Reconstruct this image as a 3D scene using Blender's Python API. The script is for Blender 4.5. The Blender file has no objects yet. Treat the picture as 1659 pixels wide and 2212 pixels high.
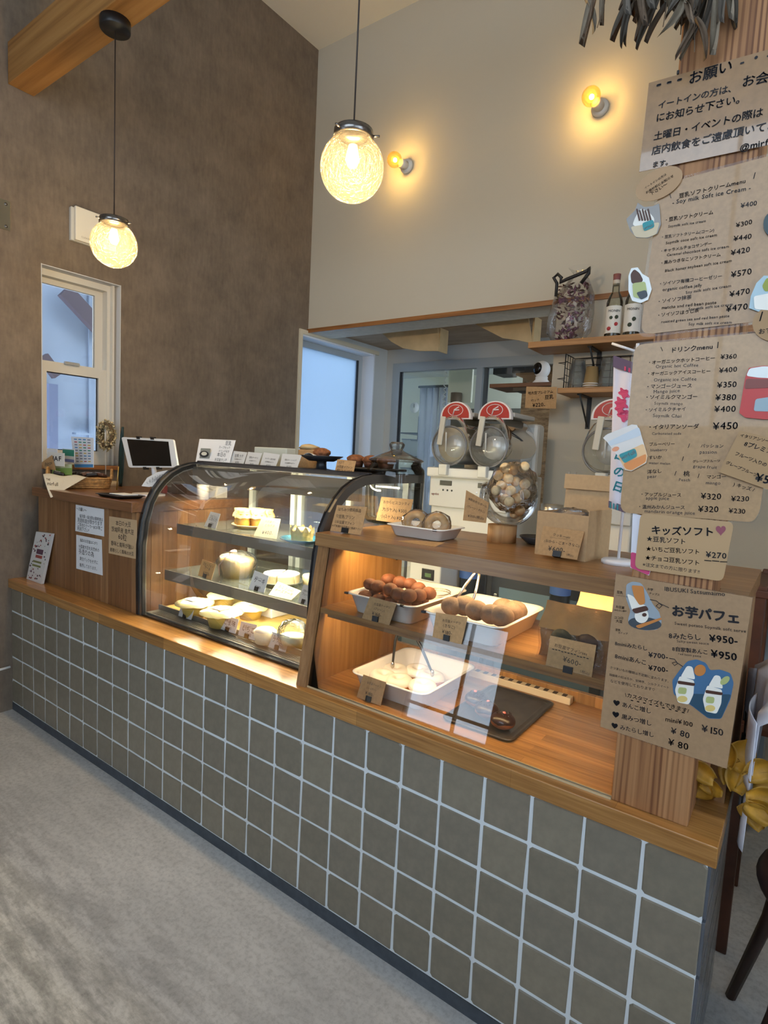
import bpy, bmesh, math, random
from mathutils import Vector, Matrix
rnd = random.Random(7)
SC = bpy.context.scene
COL = SC.collection
# ------------------------------------------------------------------ camera
W, H, F = 1659.0, 2212.0, 1253.376
CAM = Vector((2.93194, -1.13944, 1.27631))
RX, RY, RZ = 1.47632775, -0.0503409671, 0.629799779
ROT = Matrix.Rotation(RZ, 3, 'Z') @ Matrix.Rotation(RY, 3, 'Y') @ Matrix.Rotation(RX, 3, 'X')
cam_d = bpy.data.cameras.new('camera')
cam_d.sensor_fit = 'VERTICAL'
cam_d.sensor_height = 36.0
cam_d.lens = F / H * 36.0
cam_d.clip_start = 0.02
cam = bpy.data.objects.new('camera', cam_d)
cam.matrix_world = Matrix.Translation(CAM) @ ROT.to_4x4()
COL.objects.link(cam)
SC.camera = cam
# ------------------------------------------------------------------ world, light, exposure
wd = bpy.data.worlds.new('world')
SC.world = wd
wd.use_nodes = True
bg = wd.node_tree.nodes['Background']
bg.inputs[0].default_value = (0.68, 0.83, 1.0, 1)
bg.inputs[1].default_value = 6.0
SC.view_settings.view_transform = 'Standard'
SC.view_settings.look = 'None'
SC.view_settings.gamma = 1.0
SC.view_settings.use_curve_mapping = False
SC.view_settings.exposure = 0.0
SC.cycles.use_denoising = True
SC.cycles.max_bounces = 10
SC.cycles.diffuse_bounces = 5
SC.cycles.transparent_max_bounces = 24
SC.cycles.sample_clamp_indirect = 6.0
SC.cycles.caustics_reflective = False
SC.cycles.caustics_refractive = False

# ------------------------------------------------------------------ pixel helpers (photo 1659 x 2212)
AX = {'x': 0, 'y': 1, 'z': 2}
def P(u, v, ax, val):
    d = ROT @ Vector(((u - W / 2) / F, -(v - H / 2) / F, -1.0))
    i = AX[ax]
    return CAM + d * ((val - CAM[i]) / d[i])
def PP(u, v, o, n):
    d = ROT @ Vector(((u - W / 2) / F, -(v - H / 2) / F, -1.0))
    return CAM + d * ((o - CAM).dot(n) / d.dot(n))
def pix(p):
    q = ROT.transposed() @ (Vector(p) - CAM)
    return (W / 2 + F * q.x / -q.z, H / 2 - F * q.y / -q.z)
def mpp(p):
    q = ROT.transposed() @ (Vector(p) - CAM)
    return -q.z / F
def zof(v, x, y):
    a, b = -1.0, 5.0
    for _ in range(40):
        m = (a + b) / 2
        if pix((x, y, m))[1] > v: a = m
        else: b = m
    return a

# ------------------------------------------------------------------ materials
def lin(c):
    r = []
    for k in c[:3]:
        k = k / 255.0
        r.append(k / 12.92 if k <= 0.04045 else ((k + 0.055) / 1.055) ** 2.4)
    return (r[0], r[1], r[2], 1.0)
MATS = {}
def newmat(name):
    m = bpy.data.materials.new(name); m.use_nodes = True
    MATS[name] = m
    nt = m.node_tree
    return m, nt, nt.nodes['Principled BSDF']
def link(nt, a, b): nt.links.new(a, b)
def coords(nt, scale=(1, 1, 1), rot=(0, 0, 0)):
    tc = nt.nodes.new('ShaderNodeTexCoord'); mp = nt.nodes.new('ShaderNodeMapping')
    mp.inputs['Scale'].default_value = scale; mp.inputs['Rotation'].default_value = rot
    link(nt, tc.outputs['Object'], mp.inputs['Vector'])
    return mp.outputs['Vector']
def noise(nt, vec, scale, detail=4, rough=0.55):
    n = nt.nodes.new('ShaderNodeTexNoise')
    n.inputs['Scale'].default_value = scale; n.inputs['Detail'].default_value = detail; n.inputs['Roughness'].default_value = rough
    link(nt, vec, n.inputs['Vector'])
    return n.outputs['Fac']
def ramp(nt, fac, stops):
    r = nt.nodes.new('ShaderNodeValToRGB')
    e = r.color_ramp.elements
    while len(e) < len(stops): e.new(0.5)
    for k, (p, c) in enumerate(stops):
        e[k].position = p; e[k].color = lin(c)
    link(nt, fac, r.inputs['Fac'])
    return r.outputs['Color']
def bump(nt, b, fac, strength=0.2, dist=0.002):
    n = nt.nodes.new('ShaderNodeBump')
    n.inputs['Strength'].default_value = strength; n.inputs['Distance'].default_value = dist
    link(nt, fac, n.inputs['Height']); link(nt, n.outputs['Normal'], b.inputs['Normal'])
def M(name, col=(128, 128, 128), rough=0.5, metal=0.0, spec=0.5, emit=None, es=0.0, var=0.0, vs=20.0, bmp=0.0, bs=60.0, sub=0.0, coat=0.0):
    if name in MATS: return MATS[name]
    m, nt, b = newmat(name)
    b.inputs['Base Color'].default_value = lin(col)
    b.inputs['Roughness'].default_value = rough
    b.inputs['Metallic'].default_value = metal
    b.inputs['Specular IOR Level'].default_value = spec
    b.inputs['Coat Weight'].default_value = coat
    if sub:
        b.inputs['Subsurface Weight'].default_value = sub
        b.inputs['Subsurface Radius'].default_value = (0.01, 0.008, 0.005)
    if emit is not None:
        b.inputs['Emission Color'].default_value = lin(emit); b.inputs['Emission Strength'].default_value = es
    if var or bmp:
        vec = coords(nt)
        if var:
            f = noise(nt, vec, vs)
            lo = tuple(max(0, k * (1 - var)) for k in col); hi = tuple(min(255, k * (1 + var)) for k in col)
            link(nt, ramp(nt, f, [(0.3, lo), (0.7, hi)]), b.inputs['Base Color'])
        if bmp:
            bump(nt, b, noise(nt, vec, bs), bmp, 0.003)
    return m
def wood(name, c0, c1, c2, axis='x', fine=90.0, long=3.0, rough=0.45, rings=0.0, rs=14.0, stave=None, coat=0.0, bmp=0.12):
    if name in MATS: return MATS[name]
    m, nt, b = newmat(name)
    i = AX[axis]
    s = [fine, fine, fine]; s[i] = long
    f = noise(nt, coords(nt, tuple(s)), 1.0, 5, 0.6)
    c = ramp(nt, f, [(0.25, c0), (0.5, c1), (0.75, c2)])
    if rings:
        s2 = [rs, rs, rs]; s2[i] = rs * 0.06
        wv = nt.nodes.new('ShaderNodeTexWave'); wv.wave_type = 'BANDS'; wv.bands_direction = 'X' if axis != 'x' else 'Z'
        wv.inputs['Scale'].default_value = 1.0; wv.inputs['Distortion'].default_value = 5.0
        wv.inputs['Detail'].default_value = 2.0; wv.inputs['Detail Scale'].default_value = 0.7
        link(nt, coords(nt, tuple(s2)), wv.inputs['Vector'])
        rr = nt.nodes.new('ShaderNodeMapRange'); rr.inputs[1].default_value = 0.45; rr.inputs[2].default_value = 0.95
        rr.inputs[3].default_value = 0.0; rr.inputs[4].default_value = rings
        link(nt, wv.outputs['Fac'], rr.inputs[0])
        s3 = [rs * 0.42] * 3; s3[i] = rs * 0.02
        mk = nt.nodes.new('ShaderNodeMapRange'); mk.inputs[1].default_value = 0.42; mk.inputs[2].default_value = 0.6; link(nt, noise(nt, coords(nt, tuple(s3)), 1.0, 1), mk.inputs[0])
        mq = nt.nodes.new('ShaderNodeMath'); mq.operation = 'MULTIPLY'; link(nt, rr.outputs[0], mq.inputs[0]); link(nt, mk.outputs[0], mq.inputs[1])
        mx = nt.nodes.new('ShaderNodeMix'); mx.data_type = 'RGBA'
        link(nt, mq.outputs[0], mx.inputs[0]); link(nt, c, mx.inputs[6]); mx.inputs[7].default_value = lin(c0)
        c = mx.outputs[2]
    if stave:
        sw, sl = stave
        br = nt.nodes.new('ShaderNodeTexBrick')
        rot = {'x': (0, 0, 0), 'y': (0, 0, math.pi / 2), 'z': (math.pi / 2, 0, math.pi / 2)}[axis]
        link(nt, coords(nt, (1, 1, 1), rot), br.inputs['Vector'])
        br.inputs['Scale'].default_value = 1.0; br.inputs['Brick Width'].default_value = sl; br.inputs['Row Height'].default_value = sw
        br.inputs['Mortar Size'].default_value = 0.0006; br.inputs['Bias'].default_value = 0.0
        br.inputs['Color1'].default_value = (0.62, 0.6, 0.58, 1); br.inputs['Color2'].default_value = (1.12, 1.1, 1.05, 1)
        br.inputs['Mortar'].default_value = (0.55, 0.5, 0.45, 1)
        mx = nt.nodes.new('ShaderNodeMix'); mx.data_type = 'RGBA'; mx.blend_type = 'MULTIPLY'; mx.inputs[0].default_value = 0.8
        link(nt, c, mx.inputs[6]); link(nt, br.outputs['Color'], mx.inputs[7]); c = mx.outputs[2]
    link(nt, c, b.inputs['Base Color'])
    b.inputs['Roughness'].default_value = rough; b.inputs['Coat Weight'].default_value = coat; b.inputs['Coat Roughness'].default_value = 0.12
    if bmp: bump(nt, b, f, bmp, 0.002)
    return m
def glass(name, tint=(255, 255, 255), alpha=0.0, rough=0.01, refl=1.0, bmp=0.0, bs=40.0, body=(230, 230, 230), tl_mix=0.5):
    """thin clear sheet: transparent + mirror by Fresnel; alpha adds a milky body"""
    if name in MATS: return MATS[name]
    m = bpy.data.materials.new(name); m.use_nodes = True; MATS[name] = m
    nt = m.node_tree; nt.nodes.clear()
    out = nt.nodes.new('ShaderNodeOutputMaterial')
    tr = nt.nodes.new('ShaderNodeBsdfTransparent'); tr.inputs[0].default_value = lin(tint)
    gl = nt.nodes.new('ShaderNodeBsdfGlossy'); gl.inputs['Roughness'].default_value = rough
    fr = nt.nodes.new('ShaderNodeFresnel'); fr.inputs['IOR'].default_value = 1.5
    ml = nt.nodes.new('ShaderNodeMath'); ml.operation = 'MULTIPLY'; ml.inputs[1].default_value = refl; ml.use_clamp = True
    link(nt, fr.outputs[0], ml.inputs[0])
    mx = nt.nodes.new('ShaderNodeMixShader')
    link(nt, ml.outputs[0], mx.inputs[0])
    base = tr.outputs[0]
    if alpha:
        df = nt.nodes.new('ShaderNodeBsdfDiffuse'); df.inputs[0].default_value = lin(body)
        tl = nt.nodes.new('ShaderNodeBsdfTranslucent'); tl.inputs[0].default_value = lin(body)
        ad = nt.nodes.new('ShaderNodeMixShader'); ad.inputs[0].default_value = tl_mix
        link(nt, df.outputs[0], ad.inputs[1]); link(nt, tl.outputs[0], ad.inputs[2])
        m2 = nt.nodes.new('ShaderNodeMixShader'); m2.inputs[0].default_value = alpha
        link(nt, base, m2.inputs[1]); link(nt, ad.outputs[0], m2.inputs[2]); base = m2.outputs[0]
    link(nt, base, mx.inputs[1]); link(nt, gl.outputs[0], mx.inputs[2])
    if bmp:
        bn = nt.nodes.new('ShaderNodeBump'); bn.inputs['Strength'].default_value = bmp; bn.inputs['Distance'].default_value = 0.01
        link(nt, noise(nt, coords(nt), bs, 3), bn.inputs['Height'])
        link(nt, bn.outputs[0], gl.inputs['Normal']); link(nt, bn.outputs[0], fr.inputs['Normal'])
    link(nt, mx.outputs[0], out.inputs[0])
    return m
def emitter(name, col, strength):
    if name in MATS: return MATS[name]
    return M(name, (20, 20, 20), emit=col, es=strength)

# ------------------------------------------------------------------ mesh builder
class MB:
    def __init__(s): s.v = []; s.f = []; s.sm = []
    def add(s, vs, fs, smooth=False):
        o = len(s.v); s.v += [tuple(p) for p in vs]
        for f in fs: s.f.append(tuple(i + o for i in f)); s.sm.append(smooth)
        return s
    def box(s, x0, x1, y0, y1, z0, z1, m=None):
        vs = [Vector(p) for p in ((x0, y0, z0), (x1, y0, z0), (x1, y1, z0), (x0, y1, z0), (x0, y0, z1), (x1, y0, z1), (x1, y1, z1), (x0, y1, z1))]
        if m: vs = [m @ p for p in vs]
        return s.add(vs, [(0, 3, 2, 1), (4, 5, 6, 7), (0, 1, 5, 4), (1, 2, 6, 5), (2, 3, 7, 6), (3, 0, 4, 7)])
    def rbox(s, x0, x1, y0, y1, z0, z1, b=0.003, m=None):
        """box with chamfered edges"""
        bm = bmesh.new(); bmesh.ops.create_cube(bm, size=1)
        for v in bm.verts: v.co = Vector(((x0 + x1) / 2 + v.co.x * (x1 - x0), (y0 + y1) / 2 + v.co.y * (y1 - y0), (z0 + z1) / 2 + v.co.z * (z1 - z0)))
        b = min(b, 0.45 * min(x1 - x0, y1 - y0, z1 - z0))
        bmesh.ops.bevel(bm, geom=bm.edges[:], offset=b, segments=2, affect='EDGES', profile=0.5)
        bm.verts.index_update()
        vs = [m @ v.co if m else v.co.copy() for v in bm.verts]; fs = [tuple(v.index for v in f.verts) for f in bm.faces]
        bm.free(); return s.add(vs, fs)
    def prism(s, pts, off, smooth=False):
        """polygon of 3D points extruded by vector off"""
        n = len(pts); off = Vector(off); a = [Vector(p) for p in pts]
        vs = a + [p + off for p in a]
        fs = [tuple(range(n - 1, -1, -1)), tuple(range(n, 2 * n))] + [(i, (i + 1) % n, n + (i + 1) % n, n + i) for i in range(n)]
        return s.add(vs, fs)
    def lathe(s, prof, c, n=32, smooth=True, rz=0.0, sx=1.0, sy=1.0, cap=True):
        c = Vector(c); vs = []; fs = []
        for r, z in prof:
            for k in range(n):
                a = 2 * math.pi * k / n + rz
                vs.append(c + Vector((r * sx * math.cos(a), r * sy * math.sin(a), z)))
        for i in range(len(prof) - 1):
            for k in range(n):
                k2 = (k + 1) % n
                fs.append((i * n + k, i * n + k2, (i + 1) * n + k2, (i + 1) * n + k))
        if cap:
            if prof[0][0] > 1e-6: fs.append(tuple(range(n - 1, -1, -1)))
            if prof[-1][0] > 1e-6: fs.append(tuple(range((len(prof) - 1) * n, len(prof) * n)))
        return s.add(vs, fs, smooth)
    def tube(s, pts, r, n=8, smooth=True, closed=False):
        pts = [Vector(p) for p in pts]; N = len(pts)
        rs = r if isinstance(r, (list, tuple)) else [r] * N
        vs = []; fs = []; up = None
        for i, p in enumerate(pts):
            if closed: t = pts[(i + 1) % N] - pts[i - 1]
            else: t = pts[min(i + 1, N - 1)] - pts[max(i - 1, 0)]
            t.normalize()
            if up is None: up = t.orthogonal().normalized()
            up = (up - t * up.dot(t)).normalized(); w = t.cross(up)
            for k in range(n):
                a = 2 * math.pi * k / n
                vs.append(p + (up * math.cos(a) + w * math.sin(a)) * rs[i])
        for i in range(N if closed else N - 1):
            j = (i + 1) % N
            for k in range(n):
                k2 = (k + 1) % n
                fs.append((i * n + k, i * n + k2, j * n + k2, j * n + k))
        if not closed:
            fs.append(tuple(range(n - 1, -1, -1))); fs.append(tuple(range((N - 1) * n, N * n)))
        return s.add(vs, fs, smooth)
    def ball(s, c, r, nu=14, nv=10, jit=0.0, sx=1, sy=1, sz=1):
        prof = []
        vs = []; fs = []; c = Vector(c)
        for i in range(nv + 1):
            th = math.pi * i / nv
            for k in range(nu):
                a = 2 * math.pi * k / nu
                q = 1 + (rnd.uniform(-jit, jit) if jit else 0)
                vs.append(c + Vector((r * sx * q * math.sin(th) * math.cos(a), r * sy * q * math.sin(th) * math.sin(a), -r * sz * q * math.cos(th))))
        for i in range(nv):
            for k in range(nu):
                k2 = (k + 1) % nu
                fs.append((i * nu + k, i * nu + k2, (i + 1) * nu + k2, (i + 1) * nu + k))
        return s.add(vs, fs, True)
    def torus(s, c, R, r, nu=28, nv=12, sz=1.0, jit=0.0):
        c = Vector(c); vs = []; fs = []
        for i in range(nu):
            a = 2 * math.pi * i / nu
            for k in range(nv):
                b = 2 * math.pi * k / nv; q = 1 + (rnd.uniform(-jit, jit) if jit else 0)
                d = R + r * q * math.cos(b)
                vs.append(c + Vector((d * math.cos(a), d * math.sin(a), r * q * sz * math.sin(b))))
        for i in range(nu):
            i2 = (i + 1) % nu
            for k in range(nv):
                k2 = (k + 1) % nv
                fs.append((i * nv + k, i2 * nv + k, i2 * nv + k2, i * nv + k2))
        return s.add(vs, fs, True)
    def grid(s, fn, nu, nv, smooth=True):
        vs = [fn(i / nu, j / nv) for j in range(nv + 1) for i in range(nu + 1)]
        fs = [(j * (nu + 1) + i, j * (nu + 1) + i + 1, (j + 1) * (nu + 1) + i + 1, (j + 1) * (nu + 1) + i) for j in range(nv) for i in range(nu)]
        return s.add(vs, fs, smooth)
    def sheet(s, fn, nu, nv, t, smooth=True):
        """a grid with real thickness t along its mean normal"""
        a = [Vector(fn(i / nu, j / nv)) for j in range(nv + 1) for i in range(nu + 1)]
        n = (a[nu] - a[0]).cross(a[-1 - nu] - a[0])
        n = n.normalized() * t if n.length > 1e-9 else Vector((0, 0, t))
        N = len(a)
        vs = a + [p - n for p in a]
        q = lambda i, j: j * (nu + 1) + i
        fs = []
        for j in range(nv):
            for i in range(nu):
                f = (q(i, j), q(i + 1, j), q(i + 1, j + 1), q(i, j + 1))
                fs.append(f); fs.append(tuple(N + k for k in reversed(f)))
        ed = [q(i, 0) for i in range(nu)] + [q(nu, j) for j in range(nv)] + [q(i, nv) for i in range(nu, 0, -1)] + [q(0, j) for j in range(nv, 0, -1)]
        for k in range(len(ed)):
            b, c = ed[k], ed[(k + 1) % len(ed)]
            fs.append((b, N + b, N + c, c))
        return s.add(vs, fs, smooth)
    def build(s, name, mat, parent=None, origin=None):
        me = bpy.data.meshes.new(name)
        if origin is None:
            if parent is not None: origin = Vector((0, 0, 0))
            else:
                xs = [p[0] for p in s.v]; ys = [p[1] for p in s.v]; zs = [p[2] for p in s.v]
                origin = Vector(((min(xs) + max(xs)) / 2, (min(ys) + max(ys)) / 2, min(zs)))
        base = Vector(origin)
        if parent is not None:
            base = WL(parent)
        me.from_pydata([tuple(Vector(p) - base) for p in s.v], [], s.f)
        me.polygons.foreach_set('use_smooth', s.sm)
        me.materials.append(mat)
        me.update()
        o = bpy.data.objects.new(name, me); COL.objects.link(o)
        if parent is not None: o.parent = parent
        else: o.location = base
        return o
def WL(o):
    l = Vector((0, 0, 0))
    while o is not None: l += o.location; o = o.parent
    return l
def tag(o, label, cat, group=None):
    o['label'] = label; o['category'] = cat
    if group: o['group'] = group
    return o
def struct(o): o['kind'] = 'structure'; return o
def thing(name, loc, label, cat, group=None):
    o = bpy.data.objects.new(name, None); o.empty_display_size = 0.05
    COL.objects.link(o); o.location = loc
    return tag(o, label, cat, group)
def copy_tree(o, loc, rot=None, label=None, group=None):
    c = o.copy(); COL.objects.link(c); c.location = loc
    if rot is not None: c.rotation_euler = rot
    if label: c['label'] = label
    if group: c['group'] = group
    for ch in o.children:
        d = ch.copy(); COL.objects.link(d); d.parent = c
        for g in ch.children:
            e = g.copy(); COL.objects.link(e); e.parent = d
    return c
def copy_part(o, parent, loc, rot=(0, 0, 0), sc=None):
    c = o.copy(); COL.objects.link(c); c.parent = parent; c.location = Vector(loc) - WL(parent); c.rotation_euler = rot
    if sc: c.scale = sc
    return c

# ------------------------------------------------------------------ lettering
_fc = {}
def glyph(ch, off):
    k = (ch, off)
    if k in _fc: return _fc[k]
    cu = bpy.data.curves.new('g', 'FONT'); cu.body = ch; cu.resolution_u = 2; cu.offset = off
    ob = bpy.data.objects.new('g', cu)
    me = bpy.data.meshes.new_from_object(ob)
    vs = [(v.co.x, v.co.y) for v in me.vertices]; fs = [tuple(p.vertices) for p in me.polygons]
    bpy.data.objects.remove(ob); bpy.data.curves.remove(cu); bpy.data.meshes.remove(me)
    wide = ord(ch) > 0x2e00
    adv = 0.98 if wide else ((max(v[0] for v in vs) + 0.07) if vs else 0.3)
    _fc[k] = (vs, fs, adv); return _fc[k]
def letter(mb, text, a, b, n, off=0.008, jit=0.04, hs=None, lift=0.0006, asp=1.0):
    """write text along the baseline a-b on the plane with normal n (towards the reader)"""
    a = Vector(a); b = Vector(b); n = Vector(n).normalized()
    ex = b - a; L = ex.length
    if L < 1e-6: return
    ex /= L; ey = n.cross(ex)
    gl = [glyph(c, 0.0) for c in text]; wt = sum(g[2] for g in gl) or 1
    s = L / wt; sy = hs if hs else s * asp
    x = 0.0
    for vs, fs, adv in gl:
        t = rnd.uniform(-jit, jit) * 1.5; ct, st = math.cos(t), math.sin(t); dy = rnd.uniform(-jit, jit)
        for (ox, oy) in ([(0, 0)] if off < 0.006 else [(off, 0), (-off, 0), (0, off), (0, -off)]):
            mb.add([a + ex * ((x + ox + vx * ct - vy * st) * s) + ey * ((vx * st + vy * ct + dy + oy) * sy) + n * (lift + 0.00002 * (ox + oy) / (off or 1)) for vx, vy in vs], fs)
        x += adv
INK = M('ink', (28, 26, 28), 0.7)
def rounded(pts, r, k=4):
    out = []; n = len(pts)
    for i in range(n):
        p = Vector(pts[i]); a = Vector(pts[i - 1]) - p; b = Vector(pts[(i + 1) % n]) - p
        q = min(r, a.length * 0.45, b.length * 0.45)
        p0 = p + a.normalized() * q; p1 = p + b.normalized() * q
        for j in range(k + 1):
            t = j / k
            out.append(tuple(p0 * (1 - t) ** 2 + p * 2 * t * (1 - t) + p1 * t * t))
    return out
def ppoly(mb, px, Y, t=0.001):
    mb.prism([P(u, v, 'y', Y) for u, v in px], (0, -t, 0))
def ell(cu, cv, a, b, rot=0.0, n=20):
    r = math.radians(rot)
    return [(cu + a * math.cos(t) * math.cos(r) - b * math.sin(t) * math.sin(r), cv + a * math.cos(t) * math.sin(r) + b * math.sin(t) * math.cos(r)) for t in [2 * math.pi * k / n for k in range(n)]]
NY = Vector((0, -1, 0))
def ptext(mb, Y, text, u0, v0, u1, v1, off=0.008, jit=0.04):
    letter(mb, text, P(u0, v0, 'y', Y), P(u1, v1, 'y', Y), NY, off, jit)
KRAFT = M('kraft_paper', (176, 140, 98), 0.75, var=0.05, vs=120, spec=0.3)
WHITEP = M('white_paper', (226, 226, 226), 0.7)
CLIPB = M('black_plastic', (22, 22, 24), 0.4)
def card(name, label, px, z, lines, tilt=18, mat=None, clip=True, cat='price card', off=0.004, t=0.0012, base=None, group=None):
    """a small card leaning back on its stand; px = TL TR BR BL in the photo, bottom edge on height z"""
    TL, TR, BR, BL = px
    if base: b0 = P(*BL, *base); b1 = P(*BR, *base); b1.z = b0.z
    else: b0 = P(*BL, 'z', z); b1 = P(*BR, 'z', z)
    e = (b1 - b0).normalized(); hz = Vector((e.y, -e.x, 0))
    up = Vector((0, 0, 1)) * math.cos(math.radians(tilt)) - hz * math.sin(math.radians(tilt))
    n = e.cross(up).normalized()
    if n.dot(CAM - b0) < 0: n = -n
    t0 = PP(*TL, b0, n); t1 = PP(*TR, b0, n)
    c = (b0 + b1) / 2
    o = thing(name, c, label, cat, group)
    mb = MB(); mb.prism([t0, b0, b1, t1], -n * t); mb.build('card', mat or KRAFT, o)
    if lines:
        mb = MB()
        def q(fx, fy): return (t0 * (1 - fx) + t1 * fx) * (1 - fy) + (b0 * (1 - fx) + b1 * fx) * fy
        for (s, x0, y0, x1, y1) in lines: letter(mb, s, q(x0, y0), q(x1, y1), n, off, 0.05)
        mb.build('lettering', INK, o)
    if clip:
        w = (b1 - b0).length
        mm = Matrix.Translation(c + n * 0.001)
        R3 = Matrix((e, -n if e.cross(-n).z > 0 else n, e.cross(-n if e.cross(-n).z > 0 else n))).transposed().to_4x4()
        mb = MB().box(-w * 0.1, w * 0.1, -0.004, 0.012, 0.0, 0.014, mm @ R3); mb.build('clip_stand', CLIPB, o)
    return o
# ================================================================== the setting
def m_wall_grey():
    m, nt, b = newmat('grey_wall_paper')
    v = coords(nt)
    f = noise(nt, v, 5.0, 8, 0.72)
    g = noise(nt, coords(nt, (60, 60, 14)), 1.0, 4, 0.6)
    a = nt.nodes.new('ShaderNodeMath'); a.operation = 'ADD'
    h = nt.nodes.new('ShaderNodeMath'); h.operation = 'MULTIPLY'; h.inputs[1].default_value = 0.45
    link(nt, g, h.inputs[0]); link(nt, f, a.inputs[0]); link(nt, h.outputs[0], a.inputs[1])
    link(nt, ramp(nt, a.outputs[0], [(0.5, (100, 88, 76)), (0.95, (132, 117, 101))]), b.inputs['Base Color'])
    b.inputs['Roughness'].default_value = 0.8; bump(nt, b, g, 0.15, 0.002)
    return m
WALLG = m_wall_grey()
WALLB = M('cream_plaster', (200, 190, 170), 0.85, bmp=0.12, bs=220)
CEIL = M('ceiling_plaster', (232, 226, 212), 0.9)
def m_floor():
    m, nt, b = newmat('concrete_floor')
    f1 = noise(nt, coords(nt), 1.1, 6, 0.6)
    f2 = noise(nt, coords(nt, (5, 22, 8), (0, 0, 0.55)), 1.0, 8, 0.68)
    f3 = noise(nt, coords(nt), 70.0, 4, 0.7)
    c = ramp(nt, f1, [(0.3, (196, 195, 193)), (0.7, (226, 224, 220))])
    d = ramp(nt, f2, [(0.40, (76, 76, 79)), (0.49, (180, 180, 181)), (0.57, (255, 255, 255))])
    e = ramp(nt, f3, [(0.35, (200, 200, 200)), (0.55, (255, 255, 255))])
    # scuffed in the middle of the floor, cleaner beside the counter
    tc = nt.nodes.new('ShaderNodeTexCoord'); sp = nt.nodes.new('ShaderNodeSeparateXYZ'); link(nt, tc.outputs['Object'], sp.inputs[0])
    mr = nt.nodes.new('ShaderNodeMapRange'); mr.inputs[1].default_value = -0.25; mr.inputs[2].default_value = -0.9; mr.inputs[3].default_value = 0.12; mr.inputs[4].default_value = 0.95
    link(nt, sp.outputs['Y'], mr.inputs[0])
    m1 = nt.nodes.new('ShaderNodeMix'); m1.data_type = 'RGBA'; m1.blend_type = 'MULTIPLY'
    link(nt, mr.outputs[0], m1.inputs[0]); link(nt, c, m1.inputs[6]); link(nt, d, m1.inputs[7])
    m2 = nt.nodes.new('ShaderNodeMix'); m2.data_type = 'RGBA'; m2.blend_type = 'MULTIPLY'; m2.inputs[0].default_value = 0.5
    link(nt, m1.outputs[2], m2.inputs[6]); link(nt, e, m2.inputs[7])
    link(nt, m2.outputs[2], b.inputs['Base Color'])
    b.inputs['Roughness'].default_value = 0.5; bump(nt, b, f2, 0.2, 0.003)
    return m
o = MB().box(-0.15, 4.9, -3.4, 2.86, -0.1, 0.0).box(-2.4, 4.9, 2.86, 6.0, -0.1, 0.0).build('floor', m_floor(), origin=(0, 0, 0)); struct(o)
ZC, YB = 3.98, 1.903
struct(MB().box(-0.15, 4.9, -3.4, YB + 0.1, ZC, ZC + 0.12).build('ceiling', CEIL))
# left grey wall with two window openings
W1 = (0.137, 0.525, 1.16, 2.083)
W2 = (1.842, 2.68, 0.95, 2.10)
mb = MB()
def wseg(y0, y1, z0, z1): mb.box(-0.16, 0.0, y0, y1, z0, z1)
wseg(-3.4, W1[0], 0, ZC); wseg(W1[0], W1[1], 0, W1[2]); wseg(W1[0], W1[1], W1[3], ZC); wseg(W1[1], W2[0], 0, ZC)
wseg(W2[0], YB, W2[3], ZC); wseg(W2[0], YB, 0, W2[2])
struct(mb.build('wall_left', WALLG, origin=(0, 0, 0)))
KW = M('kitchen_panel', (196, 197, 194), 0.6)
mb = MB(); wseg(YB, W2[1], 0, W2[2]); wseg(YB, W2[1], W2[3], 2.45); wseg(W2[1], 2.94, 0, 2.45)
struct(mb.build('wall_kitchen_side', KW, origin=(0, 0, 0)))
# cream wall above the kitchen opening and right of it
XO = 1.79
mb = MB().box(0, 4.9, YB, YB + 0.1, 2.14, ZC).box(XO, 4.9, YB, YB + 0.1, 0, 2.14)
struct(mb.build('wall_back', WALLB, origin=(0, 0, 0)))
TRIMW = wood('trim_wood', (112, 70, 34), (150, 98, 52), (172, 118, 68), 'x', 60, 3)
struct(MB().box(0.0, 2.9, YB - 0.012, YB + 0.0, 2.116, 2.142).build('trim_1', TRIMW))
struct(MB().box(0.0, XO, YB, YB + 0.22, 2.118, 2.14).build('trim_2', M('soffit_board', (206, 196, 178), 0.7, var=0.04)))
KC = wood('kitchen_ceiling_board', (132, 108, 86), (160, 136, 110), (178, 154, 128), 'x', 14, 2, rough=0.7)
struct(MB().box(0.0, 4.9, YB + 0.1, 2.86, 2.165, 2.22).build('ceiling_kitchen', KC))
# far kitchen wall with the sliding window
YF = 2.86
mb = MB().box(0, 4.9, YF, YF + 0.08, 2.05, 2.45).box(1.55, 4.9, YF, YF + 0.08, 0, 2.05).box(0, 1.55, YF, YF + 0.08, 0, 0.55).box(0.0, 0.07, YF, YF + 0.08, 0.55, 2.05)
struct(mb.build('wall_far', KW, origin=(0, 0, 0)))
struct(MB().box(-2.3, 4.9, 5.9, 6.0, 0, 2.45).box(-2.4, -2.3, 2.86, 6.0, 0, 2.45).box(-2.3, -0.16, 2.86, 2.94, 0, 2.45).build('wall_storeroom', M('storeroom_wall', (226, 230, 214), 0.8)))
struct(MB().box(-2.3, 4.9, YF + 0.08, 6.0, 2.42, 2.5).build('ceiling_storeroom', M('storeroom_ceiling', (200, 205, 205), 0.8)))
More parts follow.
